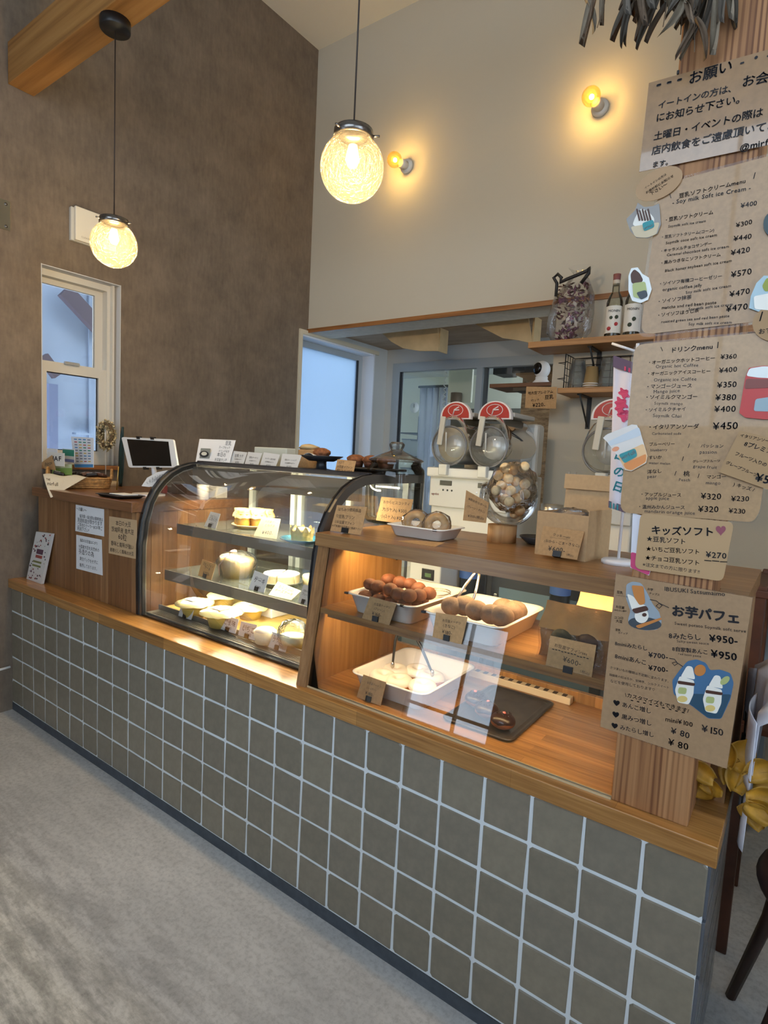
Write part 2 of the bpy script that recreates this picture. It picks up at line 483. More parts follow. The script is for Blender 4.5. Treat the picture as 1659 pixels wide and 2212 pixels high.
# the shop front behind the photographer: wall with tall shop windows, right wall with a window
WALLW = M('white_front_wall', (214, 210, 202), 0.85)
def holed(axis, c0, c1, lo, hi, zt, holes):
    """wall slab on an axis with rectangular holes (a0,a1,z0,z1), sorted along the wall"""
    m = MB(); a = lo
    def slab(p, q, z0, z1):
        if q - p < 1e-4 or z1 - z0 < 1e-4: return
        m.box(p, q, c0, c1, z0, z1) if axis == 'y' else m.box(c0, c1, p, q, z0, z1)
    for (p, q, z0, z1) in holes:
        slab(a, p, 0, zt); slab(p, q, 0, z0); slab(p, q, z1, zt); a = q
    slab(a, hi, 0, zt)
    return m
YW = -3.1
FH = [(0.36, 1.15, 0.12, 1.02), (1.45, 4.5, 1.55, 3.45)]
struct(holed('y', YW - 0.12, YW, -0.15, 4.9, ZC, FH).build('wall_front', WALLW, origin=(0, 0, 0)))
RH = [(-2.6, -1.7, 0.3, 2.6), (-1.4, 0.2, 0.9, 2.8)]
struct(holed('x', 4.7, 4.82, -3.1, YB, ZC, RH).build('wall_right', WALLW, origin=(0, 0, 0)))
DARKF = M('dark_frame', (38, 32, 30), 0.4)
CLEAR = glass('clear_pane')
def winframe(name, axis, c, a0, a1, z0, z1, bars_a=(), bars_z=(), w=0.03, mat=None, pane=None):
    o = bpy.data.objects.new(name, None); COL.objects.link(o); struct(o)
    o.location = (c, a0, z0) if axis == 'x' else (a0, c, z0)
    def bx(p, q, r, s_, d=0.025):
        m = MB(); m.box(c - d, c + d, p, q, r, s_) if axis == 'x' else m.box(p, q, c - d, c + d, r, s_); return m
    m = bx(a0, a1, z0, z0 + w)
    for (p, q, r, s_) in ((a0, a1, z1 - w, z1), (a0, a0 + w, z0 + w, z1 - w), (a1 - w, a1, z0 + w, z1 - w)):
        k = bx(p, q, r, s_); m.add(k.v, k.f)
    m.build('window_frame', mat or DARKF, o)
    for b in bars_a: bx(b - 0.012, b + 0.012, z0 + w, z1 - w, 0.015).build('mullion', mat or DARKF, o)
    for b in bars_z: bx(a0 + w, a1 - w, b - 0.012, b + 0.012, 0.015).build('mullion', mat or DARKF, o)
    bx(a0 + w, a1 - w, z0 + w, z1 - w, 0.003).build('pane', pane or CLEAR, o)
    return o
winframe('window_4', 'y', YW - 0.05, *FH[0], bars_a=(0.83,), bars_z=(0.26,), w=0.012)
winframe('window_5', 'y', YW - 0.05, *FH[1], bars_a=(2.4, 3.4))
winframe('window_6', 'x', 4.75, *RH[0]); winframe('window_7', 'x', 4.75, *RH[1], bars_a=(-0.6,))

# window 1: white vertical sliding window
ALU = M('window_white', (206, 202, 192), 0.45)
def window1():
    y0, y1, z0, z1 = W1
    o = bpy.data.objects.new('window_1', None); COL.objects.link(o); struct(o); o.location = (-0.08, y0, z0)
    f = MB()
    for q in ((y0, y0 + 0.02, z0, z1), (y1 - 0.045, y1, z0, z1), (y0 + 0.02, y1 - 0.045, z1 - 0.035, z1), (y0 + 0.02, y1 - 0.045, z0, z0 + 0.03)):
        f.box(-0.13, -0.055, *q)
    f.box(-0.055, -0.03, y1 - 0.03, y1 - 0.02, z0, z1)
    f.build('window_frame', ALU, o)
    zm = 1.645
    up = MB()
    for q in ((y0 + 0.02, y0 + 0.03, zm, z1 - 0.035), (y1 - 0.085, y1 - 0.045, zm, z1 - 0.035), (y0 + 0.03, y1 - 0.085, z1 - 0.06, z1 - 0.035), (y0 + 0.03, y1 - 0.085, zm, zm + 0.015)):
        up.box(-0.125, -0.1, *q)
    up = up.build('upper_sash', ALU, o)
    lo = MB()
    for q in ((y0 + 0.02, y0 + 0.05, z0 + 0.03, zm + 0.005), (y1 - 0.085, y1 - 0.045, z0 + 0.03, zm + 0.005), (y0 + 0.05, y1 - 0.085, zm - 0.04, zm + 0.005), (y0 + 0.05, y1 - 0.085, z0 + 0.03, z0 + 0.07)):
        lo.box(-0.09, -0.06, *q)
    lo = lo.build('lower_sash', ALU, o)
    MB().box(-0.115, -0.111, y0 + 0.03, y1 - 0.085, zm + 0.015, z1 - 0.06).build('pane', CLEAR, up)
    MB().box(-0.078, -0.074, y0 + 0.05, y1 - 0.085, z0 + 0.07, zm - 0.04).build('pane', CLEAR, lo)
    g = MB()
    for k in (y0 + 0.05, y1 - 0.089): g.box(-0.079, -0.073, k, k + 0.004, z0 + 0.07, zm - 0.04)
    for k in (z0 + 0.07, zm - 0.044): g.box(-0.079, -0.073, y0 + 0.05, y1 - 0.085, k, k + 0.004)
    g.build('gasket', CLIPB, lo)
    MB().box(-0.06, -0.045, y0 + 0.13, y0 + 0.2, zm + 0.005, zm + 0.018).build('latch', M('latch_metal', (190, 190, 188), 0.3, 0.6), lo)
    MB().box(-0.16, -0.0005, y1 - 0.005, y1 - 0.001, z0, z1).box(-0.16, -0.0005, y0 + 0.001, y0 + 0.005, z0, z1).box(-0.16, -0.0005, y0 + 0.005, y1 - 0.005, z1 - 0.005, z1 - 0.001).build('reveal_lining', M('reveal_white', (196, 196, 196), 0.7), o)
    wood('sill', (120, 78, 40), (150, 100, 56), (170, 120, 72), 'y', 60, 4)
    MB().box(-0.1, 0.03, y0, y1, z0 - 0.02, z0).build('window_sill', MATS['sill'], o)
window1()
FROST = glass('frosted_pane', (238, 246, 255), alpha=0.85, body=(222, 236, 250), rough=0.25, refl=0.5, tl_mix=0.85)
def window2():
    y0, y1, z0, z1 = W2
    o = bpy.data.objects.new('window_2', None); COL.objects.link(o); struct(o); o.location = (-0.08, y0, z0)
    c = MB()
    c.box(-0.16, 0.012, y0 - 0.03, y0, z0, z1 + 0.03).box(-0.0, 0.012, y0, y1 + 0.05, z1, z1 + 0.03)
    c.build('casing', M('casing_board', (206, 196, 172), 0.6), o)
    MB().box(-0.16, 0.008, y1 - 0.012, y1, z0, z1).box(-0.16, 0.0, y0, y1 - 0.012, z1 - 0.012, z1).build('reveal_lining', M('reveal_bright', (226, 228, 232), 0.6), o)
    f = MB(); y2 = y1 - 0.012
    for q in ((y0, y0 + 0.025, z0, z1 - 0.012), (y2 - 0.06, y2, z0, z1 - 0.012), (y0 + 0.025, y2 - 0.06, z1 - 0.055, z1 - 0.012), (y0 + 0.025, y2 - 0.06, z0, z0 + 0.04)):
        f.box(-0.15, -0.11, *q)
    f.build('window_frame', M('alu_grey', (176, 182, 184), 0.4, 0.3), o)
    f = MB(); f.box(-0.112, -0.1, y2 - 0.075, y2 - 0.06, z0 + 0.04, z1 - 0.055); f.build('gasket', CLIPB, o)
    MB().box(-0.135, -0.129, y0 + 0.025, y2 - 0.06, z0 + 0.04, z1 - 0.055).build('pane', FROST, o)
window2()
# outside the left windows: neighbouring white metal siding with a painted timber brace
SID = M('pale_siding', (160, 174, 194), 0.7, var=0.05, vs=2)
nb = thing('neighbour_building', (-1.6, 0.0, 0), 'pale neighbouring building seen through the narrow window', 'building')
m = MB()
m.box(-1.7, -1.5, -3.4, 2.8, -0.1, 4.5)
m.build('wall', SID, nb)
for k in range(9):
    y = -2.6 + 0.62 * k
    MB().box(-1.5, -1.485, y, y + 0.02, 0, 4.0).build('siding_seam', SID, nb)
BRM = M('painted_timber', (96, 84, 92), 0.7)
def obar(a, b, w, h, mat, name, parent):
    a = Vector(a); b = Vector(b); e = (b - a).normalized(); s = Vector((1, 0, 0)); t = e.cross(s).normalized()
    MB().prism([a + t * w / 2, b + t * w / 2, b - t * w / 2, a - t * w / 2], (h, 0, 0)).build(name, mat, parent)
a = P(135, 628, 'x', -1.45); b = P(222, 722, 'x', -1.45)
obar(a, b, 0.11, 0.05, BRM, 'brace', nb)
a = P(88, 770, 'x', -1.45); b = P(120, 812, 'x', -1.45)
obar(a, b, 0.07, 0.05, BRM, 'brace', nb)
a = P(107, 830, 'x', -1.46); b = P(107, 1000, 'x', -1.46)
MB().box(-1.48, -1.4, a.y - 0.03, a.y + 0.03, 0, a.z).build('downpipe', M('downpipe_grey', (120, 130, 160), 0.5), nb)
MB().box(-1.48, -1.42, P(160, 990, 'x', -1.45).y, P(200, 900, 'x', -1.45).y, P(160, 935, 'x', -1.45).z - 0.01, P(160, 935, 'x', -1.45).z + 0.004).build('ledge', SID, nb)
# eave outside above
MB().box(-1.5, -1.0, -3.4, 2.8, 3.4, 3.5).build('eave', SID, nb)

# ================================================================== tiled counter and ledge
TP = 0.11
XE = 26 * TP
cn = thing('tiled_counter', (XE / 2, 0.24, 0), 'long counter front faced with square grey-brown tiles and white grout', 'counter')
MB().box(0.0, XE - 0.004, 0.003, 0.46, 0.036, 0.59).build('core', M('white_grout', (222, 228, 232), 0.8, bmp=0.2, bs=300), cn)
MB().box(0.0, XE - 0.004, 0.001, 0.46, 0.0, 0.0355).build('kick_strip', M('slate_strip', (66, 72, 80), 0.55, var=0.1, vs=40), cn)
def m_tile(i, c):
    name = 'glazed_tile_%d' % i
    m, nt, b = newmat(name)
    f = noise(nt, coords(nt), 26.0, 5, 0.6)
    lo = tuple(k * 0.93 for k in c); hi = tuple(k * 1.06 for k in c)
    link(nt, ramp(nt, f, [(0.3, lo), (0.7, hi)]), b.inputs['Base Color'])
    b.inputs['Roughness'].default_value = 0.34; b.inputs['Specular IOR Level'].default_value = 0.4
    bump(nt, b, f, 0.12, 0.002)
    return m
TM = [m_tile(i, c) for i, c in enumerate(((130, 121, 106), (125, 117, 102), (134, 125, 109), (127, 119, 105)))]
def tilemesh(w, h, mat, seed):
    r = random.Random(seed); j = lambda: r.uniform(-0.0012, 0.0012)
    w2, h2 = w / 2, h / 2; cr = 0.006 if seed == 5 else 0.002
    ring = []
    for (sx, sz) in ((-1, -1), (1, -1), (1, 1), (-1, 1)):
        cx, cz = sx * w2 + j(), sz * h2 + j()
        a = Vector((cx - sx * cr, 0, cz)); b = Vector((cx, 0, cz - sz * cr))
        ring += [a, b] if sx * sz < 0 else [b, a]
    ins = [p * 0.955 + Vector((0, -0.0022, 0)) for p in ring]
    n = 8
    vs = ring + ins; fs = [(i, (i + 1) % n, n + (i + 1) % n, n + i) for i in range(n)] + [tuple(range(n, 2 * n))]
    bk = [p + Vector((0, 0.004, 0)) for p in ring]
    vs += bk; fs += [(2 * n + i, 2 * n + (i + 1) % n, (i + 1) % n, i) for i in range(n)]
    me = bpy.data.meshes.new('tile'); me.from_pydata([tuple(p) for p in vs], [], fs); me.materials.append(mat); me.update()
    return me
tms = [tilemesh(TP - 0.0075, TP - 0.0075, TM[k % 4], k) for k in range(8)]
base = WL(cn)
for c in range(26):
    for r in range(5):
        o = bpy.data.objects.new('tile', rnd.choice(tms)); COL.objects.link(o); o.parent = cn
        o.location = Vector(((c + 0.5) * TP, 0.0022, 0.036 + (r + 0.5) * TP)) - base
        o.rotation_euler = (0, rnd.uniform(-0.006, 0.006), 0)
endm = M('dark_end_tile', (84, 88, 96), 0.18, spec=0.7, bmp=0.5, bs=14)
for c in range(4):
    for r in range(5):
        o = MB().rbox(XE - 0.004, XE + 0.002, 0.004 + c * TP, 0.004 + (c + 1) * TP - 0.006, 0.04 + r * TP, 0.036 + (r + 1) * TP - 0.003, 0.001).build('end_tile', endm, cn)
LED = wood('ledge_wood', (140, 94, 46), (178, 128, 70), (200, 152, 92), 'x', 130, 5, rough=0.28, stave=(0.034, 0.42), coat=0.35, rings=0.25, rs=40)
LZ = 0.63
tag(MB().rbox(-0.0, XE + 0.01, -0.012, 0.47, 0.590, LZ, 0.002).build('ledge_worktop', LED), 'long honey-coloured wooden worktop lying on the tiled counter', 'worktop')

# ================================================================== register counter at the grey wall
RPL = [wood('register_board_%d' % k, c[0], c[1], c[2], 'z', 70, 3, rough=0.42, rings=0.35, rs=30) for k, c in enumerate((
    ((100, 66, 38), (128, 88, 54), (144, 103, 65)), ((108, 72, 43), (138, 97, 60), (153, 112, 72)), ((90, 59, 34), (118, 80, 49), (134, 95, 60)), ((114, 78, 47), (145, 105, 68), (162, 122, 82))))]
rc = thing('register_counter', (0.48, 0.33, LZ), 'wooden register counter with vertical board front beside the grey wall', 'counter')
RT = 1.06
MB().box(0.1, 0.895, 0.09, 0.62, LZ, RT - 0.038).build('core', RPL[2], rc)
x = 0.098
while x < 0.9:
    w = min(rnd.choice((0.055, 0.07, 0.085)), 0.905 - x)
    if w < 0.02: w = 0.905 - x
    MB().rbox(x, x + w - 0.0008, 0.079, 0.0905, LZ, RT - 0.038, 0.0008).build('board', rnd.choice(RPL), rc); x += w
y = 0.0905
while y < 0.61:
    w = rnd.choice((0.05, 0.065, 0.08))
    MB().rbox(0.8945, 0.905, y, min(y + w, 0.62) - 0.0008, LZ, RT - 0.038, 0.0008).build('side_board', rnd.choice(RPL), rc); y += w
RTOP = wood('register_top_wood', (98, 63, 36), (128, 85, 52), (146, 104, 66), 'x', 80, 3, rough=0.3, coat=0.3, rings=0.3, rs=20)
MB().rbox(0.088, 0.91, 0.055, 0.63, RT - 0.038, RT, 0.002).build('countertop', RTOP, rc)

# ================================================================== post, beam
PX0, PX1, PY0, PY1 = 2.682, 2.817, 0.016, 0.151
POST = wood('cedar_post', (98, 56, 26), (160, 112, 70), (182, 136, 92), 'z', 40, 1.0, rough=0.6, rings=0.95, rs=34, bmp=0.3)
tag(MB().rbox(PX0, PX1, PY0, PY1, LZ, ZC, 0.003).build('timber_post', POST), 'square cedar post with strong grain carrying the paper menus', 'post')
BEAM = wood('pine_beam', (120, 76, 34), (168, 118, 62), (190, 142, 84), 'x', 22, 0.8, rough=0.55, rings=0.6, rs=16)
tag(MB().rbox(-0.0, 4.7, 0.008, 0.112, 2.788, 2.958, 0.003).build('ceiling_beam', BEAM), 'thick knotty wooden beam crossing high over the counter', 'beam')

# ================================================================== lamps
GLOBE = glass('bubbled_glass', (255, 238, 205), alpha=0.03, body=(250, 232, 196), rough=0.1, refl=0.9, bmp=0.9, bs=95)
BRASS = M('dark_chrome', (120, 116, 112), 0.25, 0.9)
CORD = M('brown_cord', (46, 34, 28), 0.6)
def pend(x, lab, mountz):
    y = 0.06; zc = 2.012; R = 0.082
    t = thing('pendant_lamp', (x, y, zc - R), lab, 'lamp')
    prof = [(0.001, -R)] + [(R * math.sin(a), -R * math.cos(a)) for a in [math.pi * k / 20 for k in range(1, 18)]]
    MB().lathe(prof, (x, y, zc), 36, cap=False).build('glass_globe', GLOBE, t)
    zt = zc + prof[-1][1]
    g = MB().lathe([(0.0, zt + 0.026), (0.028, zt + 0.026), (0.05, zt + 0.018), (0.052, zt - 0.002), (0.047, zt - 0.004)], (x, y, 0), 28, cap=False)
    for k in range(3):
        a = 2.1 * k + 2.6
        g.tube([(x + 0.05 * math.cos(a), y + 0.05 * math.sin(a), zt + 0.004), (x + 0.068 * math.cos(a), y + 0.068 * math.sin(a), zt + 0.004)], 0.003, 6)
    g.build('gallery_cap', BRASS, t)
    MB().tube([(x, y, zt + 0.024), (x, y, mountz - 0.02)], 0.0022, 6).build('cord', CORD, t)
    MB().lathe([(0.0, mountz - 0.034), (0.05, mountz - 0.034), (0.052, mountz - 0.03), (0.052, mountz)], (x, y, 0), 28).build('ceiling_rose', CLIPB, t)
    MB().lathe([(0.0, zc + 0.0), (0.012, zc + 0.004), (0.019, zc + 0.02), (0.014, zc + 0.042), (0.011, zc + 0.055), (0.0, zc + 0.055)], (x, y, 0), 16).build('bulb', emitter('bulb_glow', (255, 206, 130), 9), t)
    l = bpy.data.lights.new('pendant_light', 'POINT'); l.energy = 14.0; l.color = (1, 0.8, 0.5); l.shadow_soft_size = 0.025
    lo = bpy.data.objects.new('pendant_light', l); COL.objects.link(lo); lo.parent = t; lo.location = Vector((x, y, zc - 0.012)) - WL(t)
pend(0.766, 'bubbled glass globe pendant lamp hanging in front of the grey wall', 2.788)
pend(1.91, 'larger-looking bubbled glass globe pendant lamp in front of the cream wall', 2.788)
AMBER = glass('amber_bulb_glass', (255, 240, 200), alpha=0.13, body=(255, 226, 140), rough=0.03, refl=0.6, bmp=0.15, bs=40)
CERAM = M('white_ceramic', (226, 224, 218), 0.3)
def bulb(x, lab, bu, bv):
    z = 3.045; y = YB
    t = thing('wall_bulb', (x, y, z), lab, 'lamp')
    c = P(bu, bv, 'y', YB - 0.115)
    d = (c - Vector((x, y - 0.03, z))).normalized()
    def dl(prof, o, mat, name, n=22):
        q = Vector((0, 0, 1)).rotation_difference(d).to_matrix()
        k = MB().lathe(prof, (0, 0, 0), n, cap=False); k.v = [tuple(Vector(o) + q @ Vector(p)) for p in k.v]; return k.build(name, mat, t)
    k = MB().lathe([(0.0, 0.0), (0.042, 0.0), (0.042, 0.012), (0.036, 0.02), (0.0, 0.02)], (0, 0, 0), 24)
    k.v = [(x + p[0], y - p[2], z + p[1]) for p in k.v]; k.build('wall_rose', CERAM, t)
    dl([(0.0, 0.0), (0.026, 0.0), (0.026, 0.045), (0.02, 0.05), (0.0, 0.05)], (x, y - 0.018, z), CERAM, 'socket')
    R = 0.044
    dl([(0.014, -R * 1.25), (0.016, -R * 1.0), (0.026, -R * 0.86)] + [(R * math.sin(a), -R * math.cos(a)) for a in [math.pi * j / 14 for j in range(4, 15)]], c, AMBER, 'glass_bulb')
    MB().ball(c - d * 0.006, 0.012, 12, 8).build('filament', emitter('filament_glow', (255, 190, 80), 120), t)
    l = bpy.data.lights.new('bulb_light', 'POINT'); l.energy = 60.0; l.color = (1, 0.76, 0.36); l.shadow_soft_size = 0.012
    lo = bpy.data.objects.new('bulb_light', l); COL.objects.link(lo); lo.parent = t; lo.location = c - d * 0.006 - WL(t)
bulb(0.781, 'amber globe bulb on the cream wall beside the nearer pendant lamp', 852, 345)
bulb(1.932, 'amber globe bulb high on the cream wall near the timber post', 1277, 208)

# emergency box and steel plate on the grey wall
t = thing('wall_speaker_box', (0.0, 0.36, 2.22), 'off-white wall box behind the small pendant lamp', 'wall box')
MB().rbox(0.0, 0.022, 0.262, 0.47, 2.222, 2.375, 0.004).build('back_box', M('box_grey', (196, 194, 186), 0.5), t)
MB().rbox(0.022, 0.04, 0.275, 0.475, 2.225, 2.378, 0.003).build('front_cover', M('box_cream', (226, 220, 204), 0.5), t)
k = MB(); letter(k, 'CLEANAIR', Vector((0.0405, 0.3, 2.24)), Vector((0.0405, 0.36, 2.24)), (1, 0, 0), 0, 0); k.build('lettering', M('grey_ink', (150, 140, 120), 0.6), t)
t = thing('steel_plate', (0.0, -0.06, 2.18), 'small polished steel plate with screws on the grey wall', 'wall plate')
MB().rbox(0.0, 0.004, -0.14, 0.012, 2.18, 2.305, 0.001).build('plate', M('polished_steel', (210, 200, 180), 0.15, 1.0), t)
for yy in (-0.006, -0.122):
    for zz in (2.195, 2.288):
        k = MB().lathe([(0.0, 0.003), (0.006, 0.002), (0.007, 0.0)], (0, 0, 0), 10, cap=False); k.v = [(0.004 + p[2], yy + p[0], zz + p[1]) for p in k.v]; k.build('screw', BRASS, t)
tag(MB().tube([(0.012, -0.6, 0.19), (0.012, -0.05, 0.212), (0.012, -0.012, 0.214)], 0.006, 8).build('wall_cable', M('cable_white', (220, 220, 218), 0.5)), 'thin white cable duct low on the grey wall', 'cable')
# ================================================================== glass display case
CX0, CX1, CYB = 0.912, 1.822, 0.61
PROF = [(0.083, 0.632), (0.080, 0.80), (0.081, 0.90), (0.092, 0.99), (0.112, 1.06), (0.136, 1.105), (0.166, 1.141), (0.203, 1.172), (0.246, 1.194), (0.295, 1.207), (0.345, 1.212)]
BLACKM = M('black_enamel', (24, 24, 28), 0.25, spec=0.6)
CHROME = M('brushed_steel', (190, 188, 182), 0.28, 0.95)
STEELD = M('case_steel', (150, 146, 136), 0.4, 0.7)
dc = thing('display_case', ((CX0 + CX1) / 2, 0.34, LZ), 'curved glass chilled cake display case on the wooden worktop', 'display case')
def arch(x0, x1, off0, off1, extend=True):
    pts = [Vector((0, y, z)) for y, z in PROF] + ([Vector((0, CYB, 1.212))] if extend else [])
    m = MB(); vs = []; fs = []
    for i, p in enumerate(pts):
        t = pts[min(i + 1, len(pts) - 1)] - pts[max(i - 1, 0)]; t.normalize()
        nrm = Vector((0, -t.z, t.y))
        for (xx, of) in ((x0, off0), (x1, off0), (x1, off1), (x0, off1)):
            q = p + nrm * of; vs.append((xx, q.y, q.z))
    for i in range(len(pts) - 1):
        for k in range(4):
            k2 = (k + 1) % 4; fs.append((i * 4 + k, i * 4 + k2, i * 4 + 4 + k2, i * 4 + 4 + k))
    fs.append((3, 2, 1, 0)); fs.append(tuple(range(len(pts) * 4 - 4, len(pts) * 4)))
    m.add(vs, fs); return m
arch(CX0, CX0 + 0.014, -0.016, 0.008).build('arch_frame', BLACKM, dc)
arch(CX0 + 0.014, CX0 + 0.028, -0.018, 0.003).build('arch_trim', CHROME, dc)
arch(CX0 + 0.028, CX0 + 0.034, -0.012, 0.002).build('arch_gasket', CLIPB, dc)
arch(CX1 - 0.014, CX1, -0.022, 0.006).build('arch_frame', M('dark_steel', (120, 118, 118), 0.3, 0.85), dc)
arch(CX1 - 0.02, CX1 - 0.014, -0.018, 0.009).build('arch_trim', BLACKM, dc)
CGL = glass('case_glass', refl=0.35)
g = arch(CX0 + 0.03, CX1 - 0.018, -0.005, -0.001, False); g.sm = [True] * len(g.f)
g.build('curved_glass', CGL, dc)
# side glass
for xx in (CX0 + 0.02, CX1 - 0.024):
    pts = [Vector((xx, y + 0.01, z - 0.006)) for y, z in PROF] + [Vector((xx, CYB, 1.205)), Vector((xx, CYB, 0.635))]
    MB().prism(pts, (0.003, 0, 0)).build('side_glass', CGL, dc)
MB().rbox(CX0 + 0.014, CX1 - 0.014, 0.33, CYB, 1.205, 1.216, 0.002).build('top_panel', BLACKM, dc)
MB().rbox(CX0 + 0.014, CX1 - 0.014, 0.325, 0.345, 1.205, 1.224, 0.003).build('top_front_rail', M('rail_black', (46, 46, 52), 0.2, 0.3), dc)
MB().box(CX0 + 0.03, CX1 - 0.025, 0.295, 0.31, 1.132, 1.2).build('light_canopy', STEELD, dc)
LEDW = emitter('case_led', (255, 242, 206), 120)
MB().box(CX0 + 0.05, CX1 - 0.05, 0.312, 0.326, 1.145, 1.152).build('led_strip', emitter('canopy_led', (255, 238, 192), 230), dc)
MB().rbox(CX0 + 0.014, CX1 - 0.02, 0.082, 0.1, 0.631, 0.638, 0.001).build('bottom_rail', BLACKM, dc)
k = MB().box(CX0 + 0.03, CX1 - 0.022, 0.1, CYB - 0.01, 0.631, 0.642)
k.build('case_floor', M('case_floor_steel', (176, 172, 160), 0.35, 0.5), dc)
for j in range(7):
    MB().box(CX0 + 0.06, CX1 - 0.03, 0.106 + j * 0.006, 0.109 + j * 0.006, 0.642, 0.6445).build('vent_slat', CHROME, dc)
MB().box(CX0 + 0.03, CX1 - 0.022, 0.152, 0.158, 0.642, 0.662).build('inner_lip', STEELD, dc)
MB().box(CX0 + 0.03, CX1 - 0.022, 0.16, CYB - 0.02, 0.642, 0.65).build('wooden_deck', M('pale_deck', (206, 168, 96), 0.5, var=0.05), dc)
SHG = glass('shelf_glass', (236, 246, 242), alpha=0.18, body=(220, 228, 226), refl=0.8)
S1Z, S2Z = 0.975, 0.80
for z, yf in ((S1Z, 0.215), (S2Z, 0.165)):
    s = MB().box(0.965, CX1 - 0.028, yf, 0.59, z - 0.006, z).build('glass_shelf', SHG, dc)
    MB().box(0.965, CX1 - 0.028, yf - 0.004, yf, z - 0.037, z + 0.002).build('shelf_edge', STEELD, s)
    MB().box(1.0, CX1 - 0.04, yf + 0.02, yf + 0.045, z - 0.03, z - 0.008).build('shelf_light_housing', STEELD, s)
    MB().box(1.0, CX1 - 0.04, yf + 0.026, yf + 0.04, z - 0.034, z - 0.03).build('shelf_led', LEDW, s)
GR = M('pale_gasket', (190, 198, 196), 0.5)
for xx in (CX0 + 0.03, 1.2, 1.24, 1.5, CX1 - 0.06):
    MB().box(xx, xx + 0.024, CYB - 0.02, CYB, 0.65, 1.205).build('rear_door_stile', GR, dc)
MB().box(CX0 + 0.03, CX1 - 0.03, CYB - 0.008, CYB - 0.004, 0.66, 1.2).build('rear_glass', CGL, dc)

# --- food inside the case
CREAM = M('cream_pudding', (232, 206, 130), 0.5, sub=0.1)
WAXP = M('wax_paper', (234, 204, 126), 0.6, var=0.06, vs=60)
PLATEW = M('white_plate', (232, 230, 224), 0.25)
FILM = glass('clear_film', alpha=0.1, rough=0.1, bmp=0.6, bs=70, body=(245, 248, 250))
def plate(name, lab, c, r, mat, cat='plate', h=0.014):
    o = MB().lathe([(0.0, 0.0), (r * 0.55, 0.0), (r * 0.62, 0.003), (r, h), (r * 0.985, h + 0.002), (r * 0.6, 0.006), (0.0, 0.006)], (c[0], c[1], c[2]), 36).build(name, mat)
    return tag(o, lab, cat)
pc = P(546, 1140, 'z', S1Z); pc.z = S1Z
plate('round_plate', 'pale wooden-toned plate under the paper-capped pudding jars', pc, 0.082, M('wooden_plate', (214, 180, 140), 0.45))
def pudding_jar(c, lab, rz=0.0):
    t = thing('pudding_jar', c, lab, 'jar', 'pudding jars on the plate in the case')
    MB().lathe([(0.0, 0.0), (0.024, 0.0), (0.027, 0.004), (0.027, 0.048), (0.024, 0.054), (0.0, 0.054)], c, 20).build('jar_body', M('pudding_glass', (226, 176, 84), 0.2, coat=0.6), t)
    n = 22; vs = []; fs = []
    prof = [(0.0, 0.066), (0.022, 0.067), (0.027, 0.063), (0.025, 0.053), (0.031, 0.045), (0.034, 0.036)]
    k = MB().lathe(prof, c, n, cap=False)
    k.v = [tuple(Vector(c) + (Vector(p) - Vector(c)) * (1 + (0.07 * math.sin(7 * math.atan2(p[1] - c[1], p[0] - c[0])) if i >= 2 * n else 0))) if i >= 2 * n else p for i, p in enumerate(k.v)]
    k.build('paper_cap', WAXP, t)
    MB().torus((c[0], c[1], c[2] + 0.052), 0.0262, 0.0016, 20, 6).build('string', M('cream_string', (230, 206, 150), 0.7), t)
for i, (dx, dy) in enumerate(((-0.045, -0.02), (-0.002, -0.045), (0.045, -0.012), (-0.02, 0.035), (0.03, 0.042))):
    pudding_jar(pc + Vector((dx, dy, 0.007)), 'pudding jar with a tied waxed paper cap on the plate in the upper case')
pb = P(652, 1172, 'z', S1Z); pb.z = S1Z
plate('blue_plate', 'glossy blue rimmed plate on the upper glass shelf', pb, 0.075, M('blue_glaze', (44, 110, 140), 0.15, var=0.2, vs=30))
t = thing('paper_wrapped_cake', pb + Vector((0, 0, 0.007)), 'small cake gathered in cream paper on the blue plate', 'cake')
k = MB()
for j in range(7):
    z = 0.007 * j; r = 0.038 - 0.001 * j
    pass
def pleat(u, v):
    a = 2 * math.pi * u; r = (0.036 + 0.004 * v) * (1 + 0.06 * math.sin(14 * a) * v)
    zz = 0.04 * v + (0.01 * math.sin(9 * a) * v if v > 0.8 else 0)
    return (pb.x + r * math.cos(a), pb.y + r * math.sin(a), pb.z + 0.008 + zz)
MB().grid(pleat, 48, 6).build('paper_cup', WAXP, t)
MB().ball((pb.x, pb.y, pb.z + 0.036), 0.034, 16, 10, 0.05, sz=0.5).build('cake_top', M('cream_cake', (244, 226, 170), 0.6), t)
# second shelf
c = P(512, 1245, 'z', S2Z); c.z = S2Z
t = thing('wrapped_chiffon_cake', c, 'tall chiffon cake in clear wrap on the middle glass shelf', 'cake')
MB().lathe([(0.0, 0.0), (0.05, 0.0), (0.064, 0.062), (0.061, 0.07), (0.03, 0.074), (0.02, 0.066), (0.0, 0.066)], c, 30).build('cake', M('chiffon', (220, 184, 116), 0.75, var=0.06, bmp=0.3), t)
k = MB().lathe([(0.0, 0.0005), (0.058, 0.0005), (0.07, 0.03), (0.078, 0.06), (0.06, 0.085), (0.02, 0.098), (0.01, 0.096)], c, 30, cap=False)
k.v = [(p[0] + rnd.uniform(-.003, .003), p[1] + rnd.uniform(-.003, .003), p[2]) for p in k.v]
k.build('clear_wrap', FILM, t)
k = MB().tube([c + Vector((-0.02, -0.066, 0.01)), c + Vector((-0.012, -0.076, 0.05)), c + Vector((0.0, -0.04, 0.092))], 0.0022, 6)
k.ball(c + Vector((0.005, -0.02, 0.098)), 0.012, 8, 6, 0.3, sz=0.5); k.build('ribbon', M('pink_ribbon', (238, 200, 180), 0.5), t)
c = P(608, 1262, 'z', S2Z); c.z = S2Z
plate('dark_rim_plate', 'white plate with dark rim under the cut white cake', c, 0.08, M('grey_rim_plate', (120, 124, 126), 0.3))
